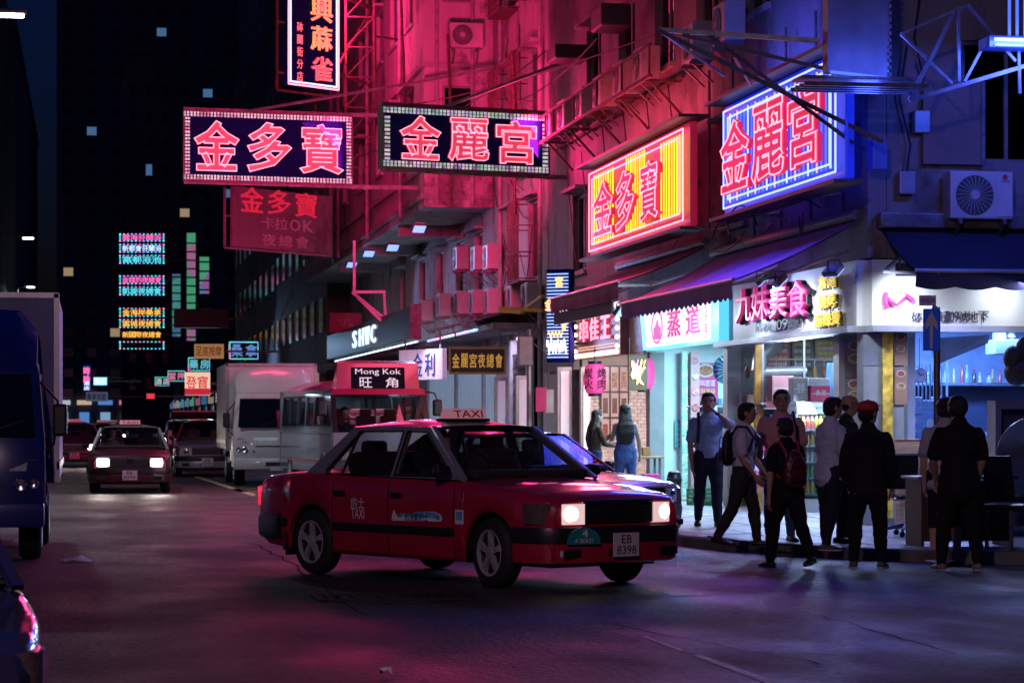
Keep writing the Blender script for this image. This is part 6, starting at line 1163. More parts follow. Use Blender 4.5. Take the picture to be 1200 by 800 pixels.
    part('bumper_strip', wrap(path, [(.0, .42), (.035, .425), (.042, .50), (.03, .56), (-.04, .565), (-.04, .42)]), BLKP, C, True); lb = part('bumper', wrap(path, [(-.015, .235), (.015, .25), (.025, .34), (.02, .418), (-.06, .418), (-.06, .235)]), paint, C, True)
    for y in (-.5, 0, .5): part('air_intake', MB().box((2.235 - abs(y) * .04, y, .335), (.03, .34, .075), Matrix.Rotation(-y * .22, 3, 'Z'), .01), BLKP, lb)
    gr_ = part('grille', MB().box((2.155, 0, .68), (.04, .8, .19), None, .01), BLKP, C)
    for k in range(6): part('grille_bar', MB().box((2.178, 0, .605 + k * .03), (.012, .76, .008)), CHROME if k == 5 else mat('grille_bar', (.08, .08, .085), .3, .6), gr_)
    part('grille_top', MB().box((2.165, 0, .785), (.05, .84, .03), None, .01), CHROME, gr_)
    for sg in (-1, 1): part('grille_side', MB().box((2.18, sg * .405, .685), (.03, .02, .19), None, .005), CHROME, gr_); o_, h_ = ring(.05, .036, 18); part('emblem', MB().holed([(u * 1.2, v) for u, v in o_], [[(u * 1.2, v) for u, v in h_[0]]], 2.185, 2.195, lambda u, v, q: (q, u, v + .695)), CHROME, gr_)
    for sg in (-1, 1):
        hl = part('headlight', MB().loft([[(2.195 - d, sg * y, .585), (2.195 - d, sg * y, .765), (2.06 - d, sg * y, .775), (2.06 - d, sg * y, .58)] for y, d in ((.415, -.015), (.52, .0), (.62, .025), (.66, .045))]), HLDIM if lights else LENS, C, True, ang=50)
        part('bulb', MB().lathe([(.01, .0), (.055, -.008), (.082, -.025)], axis='x', n=18).xf(Matrix.Diagonal((1, 1.3, 1, 1))).xf(tr(2.205, sg * .52, .68)), HLON if lights else CHROME, hl, True)
        part('indicator', MB().loft([[(2.15 - d, sg * y, .59), (2.15 - d, sg * y, .765), (2.0 - d, sg * (y - .05), .77), (2.0 - d, sg * (y - .05), .585)] for y, d in ((.662, 0), (.74, .025), (.80, .08), (.845, .22))]), mat('indicator_glass', (.10, .07, .06), .1, var=.3, vs=30, coat=1), C, True, ang=50)
        part('fog_lamp', MB().box((2.17, sg * .6, .33), (.03, .16, .06), Matrix.Rotation(-sg * .3, 3, 'Z'), .01), LENS, C)
        part('tail_lamp', MB().box((-2.37, sg * .63, .74), (.1, .26, .2), Matrix.Rotation(sg * .25, 3, 'Z'), .02), TAILR, C, True)
        if lights: lamp(C, (2.24, sg * .52, .68), (1, 0, -.03), 0, 0, lights, (1, .83, .75), 'SPOT', 70, .9, .05)
    rp = [(-1.9, .84), (-2.2, .815), (-2.38, .74), (-2.45, .5), (-2.47, 0), (-2.45, -.5), (-2.38, -.74), (-2.2, -.815), (-1.9, -.84)]
    part('rear_bumper', wrap(rp, [(0, .33), (.03, .36), (.035, .52), (.01, .58), (-.08, .58), (-.08, .33)]), BLKP, C, True)
    if taxi:
        rs = part('roof_sign', MB().loft([[(-.12, y, 1.51), (-.09, y * .97, 1.61), (.02, y * .97, 1.61), (.05, y, 1.51)] for y in (-.22, .22)]), mat('taxi_sign_case', (.62, .5, .5), .4, em=(1, .35, .45), es=.22, var=0, sample=False), C)
        Mf = Matrix.Rotation(R(90), 4, 'Z'); part('lettering', text('TAXI', .35, .07, .003, .010).xf(tr(.042, 0, 1.56) @ Matrix.Rotation(R(-15), 4, 'Y') @ Mf), mat('taxi_red', (.5, .02, .03), .4, var=0), rs)
        part('sign_base', MB().box((-.04, 0, 1.50), (.24, .48, .03), None, .01), BLKP, rs)
    for xx, sg in ((2.29, 1), (-2.5, -1)):
        pl = part('number_plate', MB().box((xx, 0, .40), (.014, .30, .21), None, .003), mat('plate_white', (.62, .58, .6), .4, var=.05), C)
        if sg == 1:
            for t_, z in (('EB', .45), ('8398', .355)): part('lettering', text(t_, .12 if t_ == 'EB' else .23, .075, .002, .004).xf(tr(xx + .0095, 0, z) @ Matrix.Rotation(R(90), 4, 'Z')), BLKL, pl)
    return C
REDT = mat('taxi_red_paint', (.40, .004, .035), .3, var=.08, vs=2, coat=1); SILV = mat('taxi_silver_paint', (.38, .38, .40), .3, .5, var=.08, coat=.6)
taxi = sedan('red taxi with silver roof, headlights on, turning across the junction', 'taxi', (3.54, 24.17, 0), R(-60), REDT, SILV, True, 45, R(-8))
# decals on the visible side
WV = mat('white_vinyl', (.75, .72, .72), .4, var=0); SV = mat('sky_vinyl', (.12, .35, .62), .4, var=.3, vs=12); sd = -.8535
for t_, z in (('的士', .715), ('TAXI', .615)): part('side_lettering', text(t_, .21, .10, .001, .003).xf(tr(-.57, sd - .004, z)), WV, taxi)
dc = part('gas_decal', MB().prism([(-.03, .58), (0, .665), (.06, .60), (.12, .60), (.17, .63), (.28, .615), (.34, .655), (.62, .665), (.72, .635), (.74, .60), (.72, .575), (.06, .565), (.0, .56)], sd - .006, sd - .002), WV, taxi)
part('decal_sky', MB().prism([(.06, .615), (.17, .64), (.28, .625), (.34, .657), (.62, .66), (.70, .63), (.71, .59), (.60, .61), (.4, .605), (.2, .61)], sd - .009, sd - .0062), SV, dc); part('decal_lettering', text('石油氣的士', .36, .075, .001, .004).xf(tr(.36, sd - .012, .608)), mat('navy_ink', (.02, .03, .12), .5, var=0), dc)
sq = part('square_decal', MB().b2(.93, 1.05, sd - .005, sd - .001, .56, .69), WV, taxi); part('decal_picture', MB().b2(.945, 1.035, sd - .008, sd - .0052, .60, .675), SV, sq)
bd = part('seat_badge', MB().prism([(.03 + .17 * math.cos(k * math.pi / 10), .435 + .13 * math.sin(k * math.pi / 10)) for k in range(11)] + [(-.14, .415), (.2, .415)], 0, .008, lambda u, v, q: (2.27 + q - .02 , u - .50, v)).xf(tr(2.26, -.5, 0) @ Matrix.Rotation(R(-10), 4, 'Z') @ tr(-2.26, .5, 0)), mat('badge_green', (.02, .22, .22), .4, var=0), taxi)
part('badge_lettering', text('4', .06, .07, .001, .008).xf(tr(2.267, -.46, .51) @ Matrix.Rotation(R(82), 4, 'Z')), WV, bd); part('badge_lettering', text('4 SEATS', .2, .035, .001, .003).xf(tr(2.267, -.465, .445) @ Matrix.Rotation(R(82), 4, 'Z')), WV, bd)
sedan('silver car with dark glass just behind the red taxi', 'car', (5.08, 30.75, 0), R(-55), mat('silver_rose_paint', (.20, .16, .18), .3, .5, var=.05, coat=.8), mat('wine_paint', (.16, .02, .04), .25, .3, coat=.8), False).scale = (.98, .98, .925)
ft = sedan('red taxi with dazzling headlights coming down the street', 'taxi', (at(152, 500, 55).x, 55.2, 0), R(-91), mat('taxi_shaded_paint', (.06, .005, .010), .3, coat=.6), SILV, True, 60); ft.scale = (1, 1, .93)  # taxi red darkened in the paint itself so the body looks unlit
for k, o in enumerate([c for c in ft.children_recursive if c.name.startswith('bulb')]): o.scale = (1, 1, 1)
HLB = glow('headlight_dazzle', (1, .93, .9), 60, False)
for sg in (-1, 1): part('dazzling_lens', MB().box((2.2, sg * .54, .68), (.02, .24, .15), None, .02), HLB, ft)
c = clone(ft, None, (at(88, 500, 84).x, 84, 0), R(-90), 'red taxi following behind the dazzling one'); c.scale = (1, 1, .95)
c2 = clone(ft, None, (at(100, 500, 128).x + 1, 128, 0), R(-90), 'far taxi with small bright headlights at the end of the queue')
for x, y, z, lab in ((3.9, 92, 0, 'dark parked car behind the tailgate van'), (3.1, 70, 0, 'silver parked car beside the white truck')):
    o = sedan(lab, 'car', (x, y, z), R(-91), mat('dark_grey_paint' if 'dark' in lab else 'bright_silver_paint', (.05, .05, .06) if 'dark' in lab else (.4, .41, .44), .25, .5, coat=.8), MATS.get('wine_paint'), False)
near = sedan('dark blue car cut off by the frame in the foreground', 'car', (-1.16, 11.47, 0), R(-85), mat('midnight_blue_paint', (.03, .03, .10), .18, .4, var=.03, coat=1), MATS['midnight_blue_paint'] if 'midnight_blue_paint' in MATS else None, False, None)
near.scale = (1, 1, .86)
for o in [c for c in near.children if c.name.startswith('mirror')]: bpy.data.objects.remove(o)
for px_, d_, lab in ((120, 104, 'taxi with dim headlights some way behind the dazzling one'), (133, 150, 'tiny far car with bright headlights beyond the other taxis'), (92, 180, 'tiny far car on the left of the distant traffic')):
    q = clone(c2, None, (at(px_, 500, d_).x, at(px_, 500, d_).y, 0), R(-90), lab)
    for o in [k for k in q.children if k.type == 'LIGHT']: bpy.data.objects.remove(o)
# ---- trucks -------------------------------------------------------------
DGL = mat('dark_windscreen', (.006, .006, .008), .04, var=0, coat=1)
def truck(label, loc, heading, cabp, boxp, W=1.98, boxw=2.1, boxh=2.9, boxl=4.3, lettered=None, gap=.12):
    T = thing('box_truck', label, 'truck', loc, heading); h = W / 2; prof = [(1.0, .42, 1), (1.04, .6, 1), (1.03, 1.1, 1), (.96, 1.35, .985), (.72, 2.02, .93), (.58, 2.12, .9), (-.55, 2.14, .9), (-.62, 2.1, .92), (-.62, .55, 1), (.25, .55, 1), (.3, .42, 1)]
    rings = [[(x - e * .04, s_ * h * k * q, z) for x, z, k in prof] for s_, q, e in ((-1, 1, 1), (-1, .93, 0), (-1, .5, -.6), (1, .5, -.6), (1, .93, 0), (1, 1, 1))]
    cab = part('cab', MB().loft(rings), cabp, T, True, ang=30)
    ws = part('windscreen', MB().loft([[(1.005 - .255 * t + .028, u * h * (.9 - .06 * t), 1.33 + .66 * t) for t in (0, .5, 1)] for u in (-1, -.5, 0, .5, 1)], close=False), DGL, T, True)
    for y in (-.4, .3): part('wiper', MB().bar((1.05, y, 1.35), (.97, y + .45, 1.5), .018), BLKP, ws)
    part('document', MB().box((.90, h * .4, 1.78), (.006, .16, .2), Matrix.Rotation(R(-20), 3, 'Y')), WV, ws)
    for s_ in (-1, 1):
        d = part('door', MB().prism([(-.5, .6), (.62, .6), (.75, 1.2), (.62, 1.98), (-.5, 2.02)], h * .985, h * 1.006, lambda u, v, q: (u, s_ * q * (1 if v < 1.3 else 1 - (v - 1.3) * .09), v)), cabp, T); part('window', MB().prism([(-.42, 1.3), (.62, 1.3), (.5, 1.93), (-.42, 1.93)], h * 1.0, h * 1.012, lambda u, v, q: (u, s_ * q * (1 if v < 1.3 else 1 - (v - 1.3) * .09), v)), DGL, d); part('handle', MB().box((-.35, s_ * (h + .015), 1.1), (.16, .03, .05)), BLKP, d)
        part('mirror', MB().box((.95, s_ * (h + .16), 1.5), (.08, .16, .34), None, .03), BLKP, T); part('mirror_arm', MB().tube([(.85, s_ * h * .95, 1.9), (.95, s_ * (h + .14), 1.7), (.9, s_ * (h + .1), 1.25), (.8, s_ * h, 1.15)], .014), BLKP, T)
        hl = part('headlight', MB().loft([[(1.035 - d, s_ * y, .68), (1.035 - d, s_ * y, z1), (.9 - d, s_ * (y - .02), z1), (.9 - d, s_ * (y - .02), .68)] for y, d, z1 in ((h * .62, -.015, .98), (h * .8, -.005, 1.05), (h * .93, .02, 1.14), (h * 1.008, .1, 1.2))]), LENS, T, True, ang=40); part('reflector', MB().lathe([(.01, 0), (.06, .012), (.075, .0)], axis='x', n=16).xf(tr(1.052, s_ * h * .74, .82)), CHROME, hl, True); part('reflector', MB().lathe([(.01, 0), (.05, .012), (.06, .0)], axis='x', n=16).xf(tr(1.038, s_ * h * .88, .83)), CHROME, hl, True)
        part('fog_lamp', MB().box((1.055, s_ * h * .66, .5), (.03, .2, .09), None, .01), LENS, T)
        wheel(T, (.28, s_ * (h - .16), .38), .38, .24, 6, s_); wheel(T, (-2.7, s_ * (h - .16), .38), .38, .3, 6, s_)
        part('wheel_arch', MB().loft([[(.28 + .46 * math.cos(math.pi * k / 10), s_ * y, .38 + .46 * math.sin(math.pi * k / 10)) for k in range(11)] for y in (h * 1.01, h * .6)], close=False), BLKP, T)
        part('box_rail', MB().b2(-.72 - boxl, -.7, s_ * (boxw / 2 - .02), s_ * (boxw / 2 + .015), .95, 1.03), TRIM, T); part('side_guard', MB().b2(-2.1, -.9, s_ * (h - .06), s_ * (h - .02), .5, .62), STEEL, T)
    part('bumper', MB().box((1.02, 0, .5), (.14, W * 1.0, .26), None, .03), cabp if True else BLKP, T, True); part('grille', MB().box((1.045, 0, .78), (.03, W * .56, .05), None, .008), BLKP, T); part('grille', MB().box((1.045, 0, .9), (.03, W * .5, .04), None, .008), BLKP, T); part('intake', MB().box((1.092, 0, .5), (.02, W * .26, .09), None, .01), BLKP, T)
    part('panel_seam', MB().box((1.034, 0, 1.08), (.012, W * .92, .01)), BLKP, T)
    part('number_plate', MB().box((1.095, 0, .4), (.012, .3, .1)), MATS['plate_white'], T)
    part('chassis', MB().b2(-.7 - boxl, .9, -.45, .45, .45, .75), BLKP, T)
    bx = part('cargo_box', MB().b2(-.72 - boxl, -.72, -boxw / 2, boxw / 2, .8, boxh, .03), boxp, T); part('corner_trim', MB().b2(-.74, -.70, -boxw / 2 - .012, -boxw / 2 + .05, .8, boxh), TRIM, bx); part('corner_trim', MB().b2(-.74, -.70, boxw / 2 - .05, boxw / 2 + .012, .8, boxh), TRIM, bx); part('top_trim', MB().b2(-.745, -.7, -boxw / 2, boxw / 2, boxh - .05, boxh + .01), TRIM, bx)
    # wind deflector on the cab roof
    part('roof_fairing', MB().loft([[(.45 - t * .2, y * k, 2.13), (.1, y * k, 2.13 + .02 + zz * .5), (-.35, y * k, 2.13 + zz), (-.6, y * k, 2.13 + zz), (-.6, y * k, 2.13)] for y, k, zz, t in ((-h, .9, .35, 1), (-h, .7, .58, 0), (0, 0, .62, 0), (h, .7, .58, 0), (h, .9, .35, 1))]), cabp, T, True, ang=50)
    if lettered: part('lettering', text(lettered, .55, .09, .002, .004).xf(tr(-.69, .35, boxh - .14) @ Matrix.Rotation(R(90), 4, 'Z')), mat('grey_ink', (.25, .25, .28), .5, var=0), bx)
    return T
p = at(316, 500, 58.5); truck('white box truck parked behind the minibus', (p.x + .15, p.y + .9, 0), R(-90), mat('white_truck_paint', (.62, .6, .6), .3, coat=.5, var=.06), mat('white_box', (.62, .58, .58), .45, var=.08), 1.95, 2.12, 2.82, 4.4, 'ISUZU')
truck('blue box truck parked at the left kerb', (-1.42, 28.5, 0), R(-90), mat('blue_truck_paint', (.012, .022, .17), .3, coat=.5, var=.1), mat('grey_box', (.10, .11, .28), .5, var=.15), 1.9, 2.15, 2.92, 4.6)
# ---- minibus -------------------------------------------------------------
p = at(447, 500, 52); B = thing('minibus', 'pink-roofed minibus with a Mong Kok 旺角 roof sign', 'bus', (p.x - 3.1 * math.cos(R(-84.8)), p.y - 3.1 * math.sin(R(-84.8)), 0), R(-84.8))
CRM = mat('minibus_silver', (.42, .46, .52), .22, .5, var=.06, coat=.8); BRED = mat('minibus_red', (.48, .02, .10), .3, coat=.7, var=.05); h = 1.0; L0, L1 = -3.4, 3.1
BG = glass('bus_glass', (.6, .66, .7), 1.5)
wn = [[(-3.2 + k * 1.02, 1.38), (-2.28 + k * 1.02, 1.38), (-2.28 + k * 1.02, 2.02), (-3.2 + k * 1.02, 2.02)] for k in range(6)]
for s_ in (-1, 1):
    sdp = part('side_panel', MB().holed([(L0, .42), (L1 - .35, .42), (L1 - .02, .9), (L1 - .1, 1.25), (L1 - .45, 2.14), (L0, 2.14)], wn, 0, .05, lambda u, v, q: (u, s_ * (h - q - max(0, v - 1.2) * .06), v)), CRM, B)
    for w_ in wn: 
        wf = part('window_frame', MB().holed(w_, [[(w_[0][0] + .035, 1.415), (w_[1][0] - .035, 1.415), (w_[1][0] - .035, 1.985), (w_[0][0] + .035, 1.985)]], -.008, .06, lambda u, v, q: (u, s_ * (h - q - max(0, v - 1.2) * .06), v)), BLKP, sdp); part('pane', MB().prism(w_, .02, .024, lambda u, v, q: (u, s_ * (h - q - max(0, v - 1.2) * .06), v)), BG, sdp)
    part('waist_strip', MB().b2(L0, L1 - .15, s_ * h, s_ * (h + .012), 1.22, 1.27), TRIM, sdp); part('skirt_strip', MB().b2(L0, L1 - .4, s_ * h, s_ * (h + .012), .62, .68), BRED, sdp)
    wheel(B, (2.0, s_ * (h - .14), .36), .36, .22, 6, s_); wheel(B, (-2.1, s_ * (h - .14), .36), .36, .3, 6, s_)
    part('wheel_arch', MB().loft([[(q + .45 * math.cos(math.pi * k / 10), s_ * y, .38 + .45 * math.sin(math.pi * k / 10)) for k in range(11)] for q in (2.0,) for y in (h * 1.008, h * .7)], close=False), BLKP, B)
    part('mirror', MB().box((2.95, s_ * (h + .2), 1.75), (.1, .2, .34), None, .04), BLKP, B); part('mirror_arm', MB().tube([(2.6, s_ * h * .95, 2.1), (2.9, s_ * (h + .15), 2.05), (2.95, s_ * (h + .2), 1.9)], .016), BLKP, B)
    part('headlight', MB().box((L1 + .03, s_ * .72, .78), (.12, .34, .2), Matrix.Rotation(-s_ * .25, 3, 'Z'), .03), LENS, B)
frm = lambda u, v, q: (L1 + .06 * (1 - u * u) - max(0, v - 1.2) * .38 + q - .0, u, v)
def fpiece(u0, u1, v0, v1, name, m):
    us = [u0 + (u1 - u0) * k / 8 for k in range(9)]; return part(name, MB().loft([[frm(u, v0(u) if callable(v0) else v0, 0), frm(u, v1, 0), frm(u, v1, .05), frm(u, v0, .05)] for u in us]), m, B, True, ang=40)
fpiece(-h, h, .42, 1.25, 'front_panel', CRM); fpiece(-h + .03, h - .03, 2.02, 2.14, 'front_header', BRED)
for s_ in (-1, 1): fpiece(s_ * h, s_ * (h - .1), 1.25, 2.02, 'front_pillar', BLKP)
part('windscreen', MB().loft([[frm(u, v, .02) for v in (1.22, 1.6, 2.07)] for u in (-.9, -.45, 0, .45, .9)], close=False), BG, B, True); part('screen_divider', MB().box((L1 - .1, 0, 1.64), (.02, .02, .01)), BLKP, B)
part('back_panel', MB().b2(L0 - .05, L0, -h, h, .42, 2.14), CRM, B); part('floor', MB().b2(L0, L1 - .1, -h + .06, h - .06, .55, .65), INTR, B); part('dashboard', MB().box((L1 - .35, 0, 1.1), (.45, 1.8, .22), None, .05), INTR, B)
part('roof', MB().loft([[(x, u * (h - .05) * k, 2.13 + .24 * (1 - abs(u) ** 3) * kk) for u in (-1, -.97, -.85, -.5, 0, .5, .85, .97, 1)] for x, k, kk in ((L0 - .05, .96, .7), (L0 + .3, 1, 1), (0, 1, 1), (2.2, 1, 1), (2.6, .98, .85), (2.76, .94, .3))], close=False), BRED, B, True, ang=60)
part('bumper', MB().box((L1 + .06, 0, .45), (.18, 2.02, .26), None, .05), CRM, B, True); part('grille', MB().box((L1 + .065, 0, .8), (.03, .9, .14), None, .01), BLKP, B); part('number_plate', MB().box((L1 + .16, 0, .45), (.012, .32, .12)), MATS['plate_white'], B)
sg_ = part('roof_sign', MB().loft([[(2.2, y * k, 2.12), (2.78, y * k, 2.10), (2.70, y * k * .98, 2.66), (2.5, y * k * .9, 2.72), (2.2, y * k * .85, 2.6)] for y, k in ((-.86, 1), (-.8, 1.03), (.8, 1.03), (.86, 1))]), BRED, B, True, ang=40)
Mt = tr(2.775, 0, 0) @ Matrix.Rotation(R(-8.5), 4, 'Y') @ Matrix.Rotation(R(90), 4, 'Z')
part('display', MB().box((0, 0, 0), (1.12, .02, .44), None, .03).xf(tr(0, 0, 2.385)).xf(Mt @ tr(0, 0, 0)).xf(tr(.33, 0, 0)), mat('display_black', (.01, .01, .025), .8, var=0, spec=.1), sg_)
part('lettering', text('Mong Kok', .95, .15, .003, .006).xf(tr(0, -.02, 2.50)).xf(Mt).xf(tr(.33, 0, 0)), mat('display_white', (.7, .7, .75), .4, em=(.8, .85, 1), es=.5, var=0, sample=False), sg_)
for c, y in (('旺', -.26), ('角', .28)): part('lettering', text(c, .26, .21, .003, .008).xf(tr(y, -.02, 2.29)).xf(Mt).xf(tr(.33, 0, 0)), MATS['display_white'], sg_)
RSEAT = mat('red_bus_seat', (.3, .02, .04), .6)
for k in range(5):
    for y in (-.62, 0.1, .62) if k else (-.62,): part('seat', MB().box((1.9 - k * .95, y, 1.25), (.14, .44, .72), Matrix.Rotation(-.15, 3, 'Y'), .06), RSEAT, B, True); part('headrest', MB().box((1.85 - k * .95, y, 1.66), (.1, .26, .16), None, .04), RSEAT, B, True)
part('steering_wheel', MB().tube([(2.55 + .08 * math.sin(a), -.55 + .22 * math.cos(a), 1.35 + .18 * math.sin(a)) for a in [k * 2 * math.pi / 16 for k in range(17)]], .016, 6), BLKP, B)
part('grab_rail', MB().tube([(1.0, .3, .65), (1.0, .3, 2.1)], .02, 6), CHROME, B); lamp(B, (0, 0, 2.05), (0, 0, -1), 1.0, 4, 70, (.6, .78, 1))
# ---- van with its tailgate up, and clutter behind the blue truck ---------
p = at(218, 500, 76); V = thing('parked_van', 'dark people carrier with its tailgate raised behind the white truck', 'van', (p.x + .3, p.y + 2, 0), R(90))
VP = mat('van_grey_paint', (.10, .09, .10), .25, .4, coat=.8); hv = .88
part('body', MB().loft([[(x, -hv * k, .3), (x, -hv * k, 1.0), (x, -hv * k * .9, zt - .06), (x, -hv * k * .75, zt), (x, hv * k * .75, zt), (x, hv * k * .9, zt - .06), (x, hv * k, 1.0), (x, hv * k, .3)] for x, k, zt in ((-2.1, 1, 1.72), (-1.2, 1, 1.78), (.6, 1, 1.76), (1.3, .99, 1.3), (1.7, .97, 1.12), (2.2, .9, .95))], caps=False), VP, V, True, ang=30); part('front_panel', MB().b2(2.15, 2.2, -.75, .75, .3, .95), VP, V)
part('load_floor', MB().b2(-2.08, 1, -.8, .8, .5, .6), INTR, V); part('seat_back', MB().b2(-.6, -.4, -.78, .78, .6, 1.35), SEATM, V); part('tailgate', MB().box((-2.5, 0, 1.92), (1.0, 1.55, .07), Matrix.Rotation(R(14), 3, 'Y'), .03), VP, V); part('rear_bumper', MB().box((-2.14, 0, .42), (.16, 1.72, .22), None, .04), VP, V, True)
for s_ in (-1, 1):
    part('tail_lamp', MB().box((-2.1, s_ * .78, 1.15), (.06, .12, .5), None, .02), mat('tail_clear', (.5, .45, .45), .1, var=.3, vs=20, coat=1), V); wheel(V, (-1.35, s_ * .76, .32), .32, .2, 5, s_); wheel(V, (1.4, s_ * .76, .32), .32, .2, 5, s_); part('strut', MB().tube([(-2.08, s_ * .68, 1.4), (-2.45, s_ * .68, 1.88)], .02), CHROME, V)
V.scale = (1, 1, .86)
# ================================================================= people
TMP = bpy.data.scenes.new('mesh_bench')   # scratch scene where body meshes are fused
def ringed(mb, pts, rad, side, n=12):
    """loft of ellipses along pts; rad [(a along side, b across)]; rounded ends"""
    pts = [Vector(p) for p in pts]; side = Vector(side); P, Q = [], []
    t0 = (pts[1] - pts[0]).normalized(); t1 = (pts[-1] - pts[-2]).normalized(); m0 = min(rad[0]) * .8; m1 = min(rad[-1]) * .8
    P = [pts[0] - t0 * m0, pts[0] - t0 * m0 * .7] + pts + [pts[-1] + t1 * m1 * .7, pts[-1] + t1 * m1]; Q = [(rad[0][0] * .25, rad[0][1] * .25), (rad[0][0] * .72, rad[0][1] * .72)] + list(rad) + [(rad[-1][0] * .72, rad[-1][1] * .72), (rad[-1][0] * .25, rad[-1][1] * .25)]
    rings = []
    for i, p in enumerate(P):
        t = (P[min(i + 1, len(P) - 1)] - P[max(i - 1, 0)]).normalized(); s = side - t * side.dot(t)
        if s.length < .1: s = t.orthogonal()
        s.normalize(); u = t.cross(s); rings.append([p + s * (Q[i][0] * math.cos(2 * math.pi * k / n)) + u * (Q[i][1] * math.sin(2 * math.pi * k / n)) for k in range(n)])
    return mb.loft(rings)
def remesh(mb, voxel, it, fold=0, seed=0, m=None, name='body'):
    me = mb.mesh(name, None); o = bpy.data.objects.new('temp_body', me); TMP.collection.objects.link(o)
    r = o.modifiers.new('r', 'REMESH'); r.mode = 'VOXEL'; r.voxel_size = voxel
    s = o.modifiers.new('s', 'SMOOTH'); s.iterations = it; s.factor = .5
    TMP.view_layers[0].update(); out = bpy.data.meshes.new_from_object(o.evaluated_get(TMP.view_layers[0].depsgraph)); out.name = name
    bpy.data.objects.remove(o); bpy.data.meshes.remove(me)
    if fold:
        cs = [(v.co.copy(), v.normal.copy()) for v in out.vertices]; flat = []
        for c, nn in cs:
            q = noise.noise(Vector((c.x * 9 + seed, c.y * 9, c.z * 14))) + .6 * noise.noise(Vector((c.x * 18, c.y * 18 + seed, c.z * 30))); flat += list(c + nn * q * fold)
        out.vertices.foreach_set('co', flat); out.update()
    if m: out.materials.append(m)
    out.shade_smooth(); return out
SKIN = mat('skin', (.42, .24, .17), .5, var=.08, vs=12); SKIN2 = mat('skin_pale', (.52, .32, .25), .5, var=.08, vs=12); HAIRB = mat('black_hair', (.010, .008, .008), .5, bump=.5, bs=60, stretch=(6, 6, 1)); LIP = mat('lip', (.25, .07, .06), .5, var=0); EYE = mat('eye_dark', (.01, .01, .01), .2, var=0)
SOLE = mat('white_sole', (.6, .6, .6), .6); SHOEB = mat('black_shoe', (.015, .014, .014), .4)
def cloth(name, c, v=.12): return mat(name, c, .85, var=v, vs=7, bump=.25, bs=120, spec=.2)
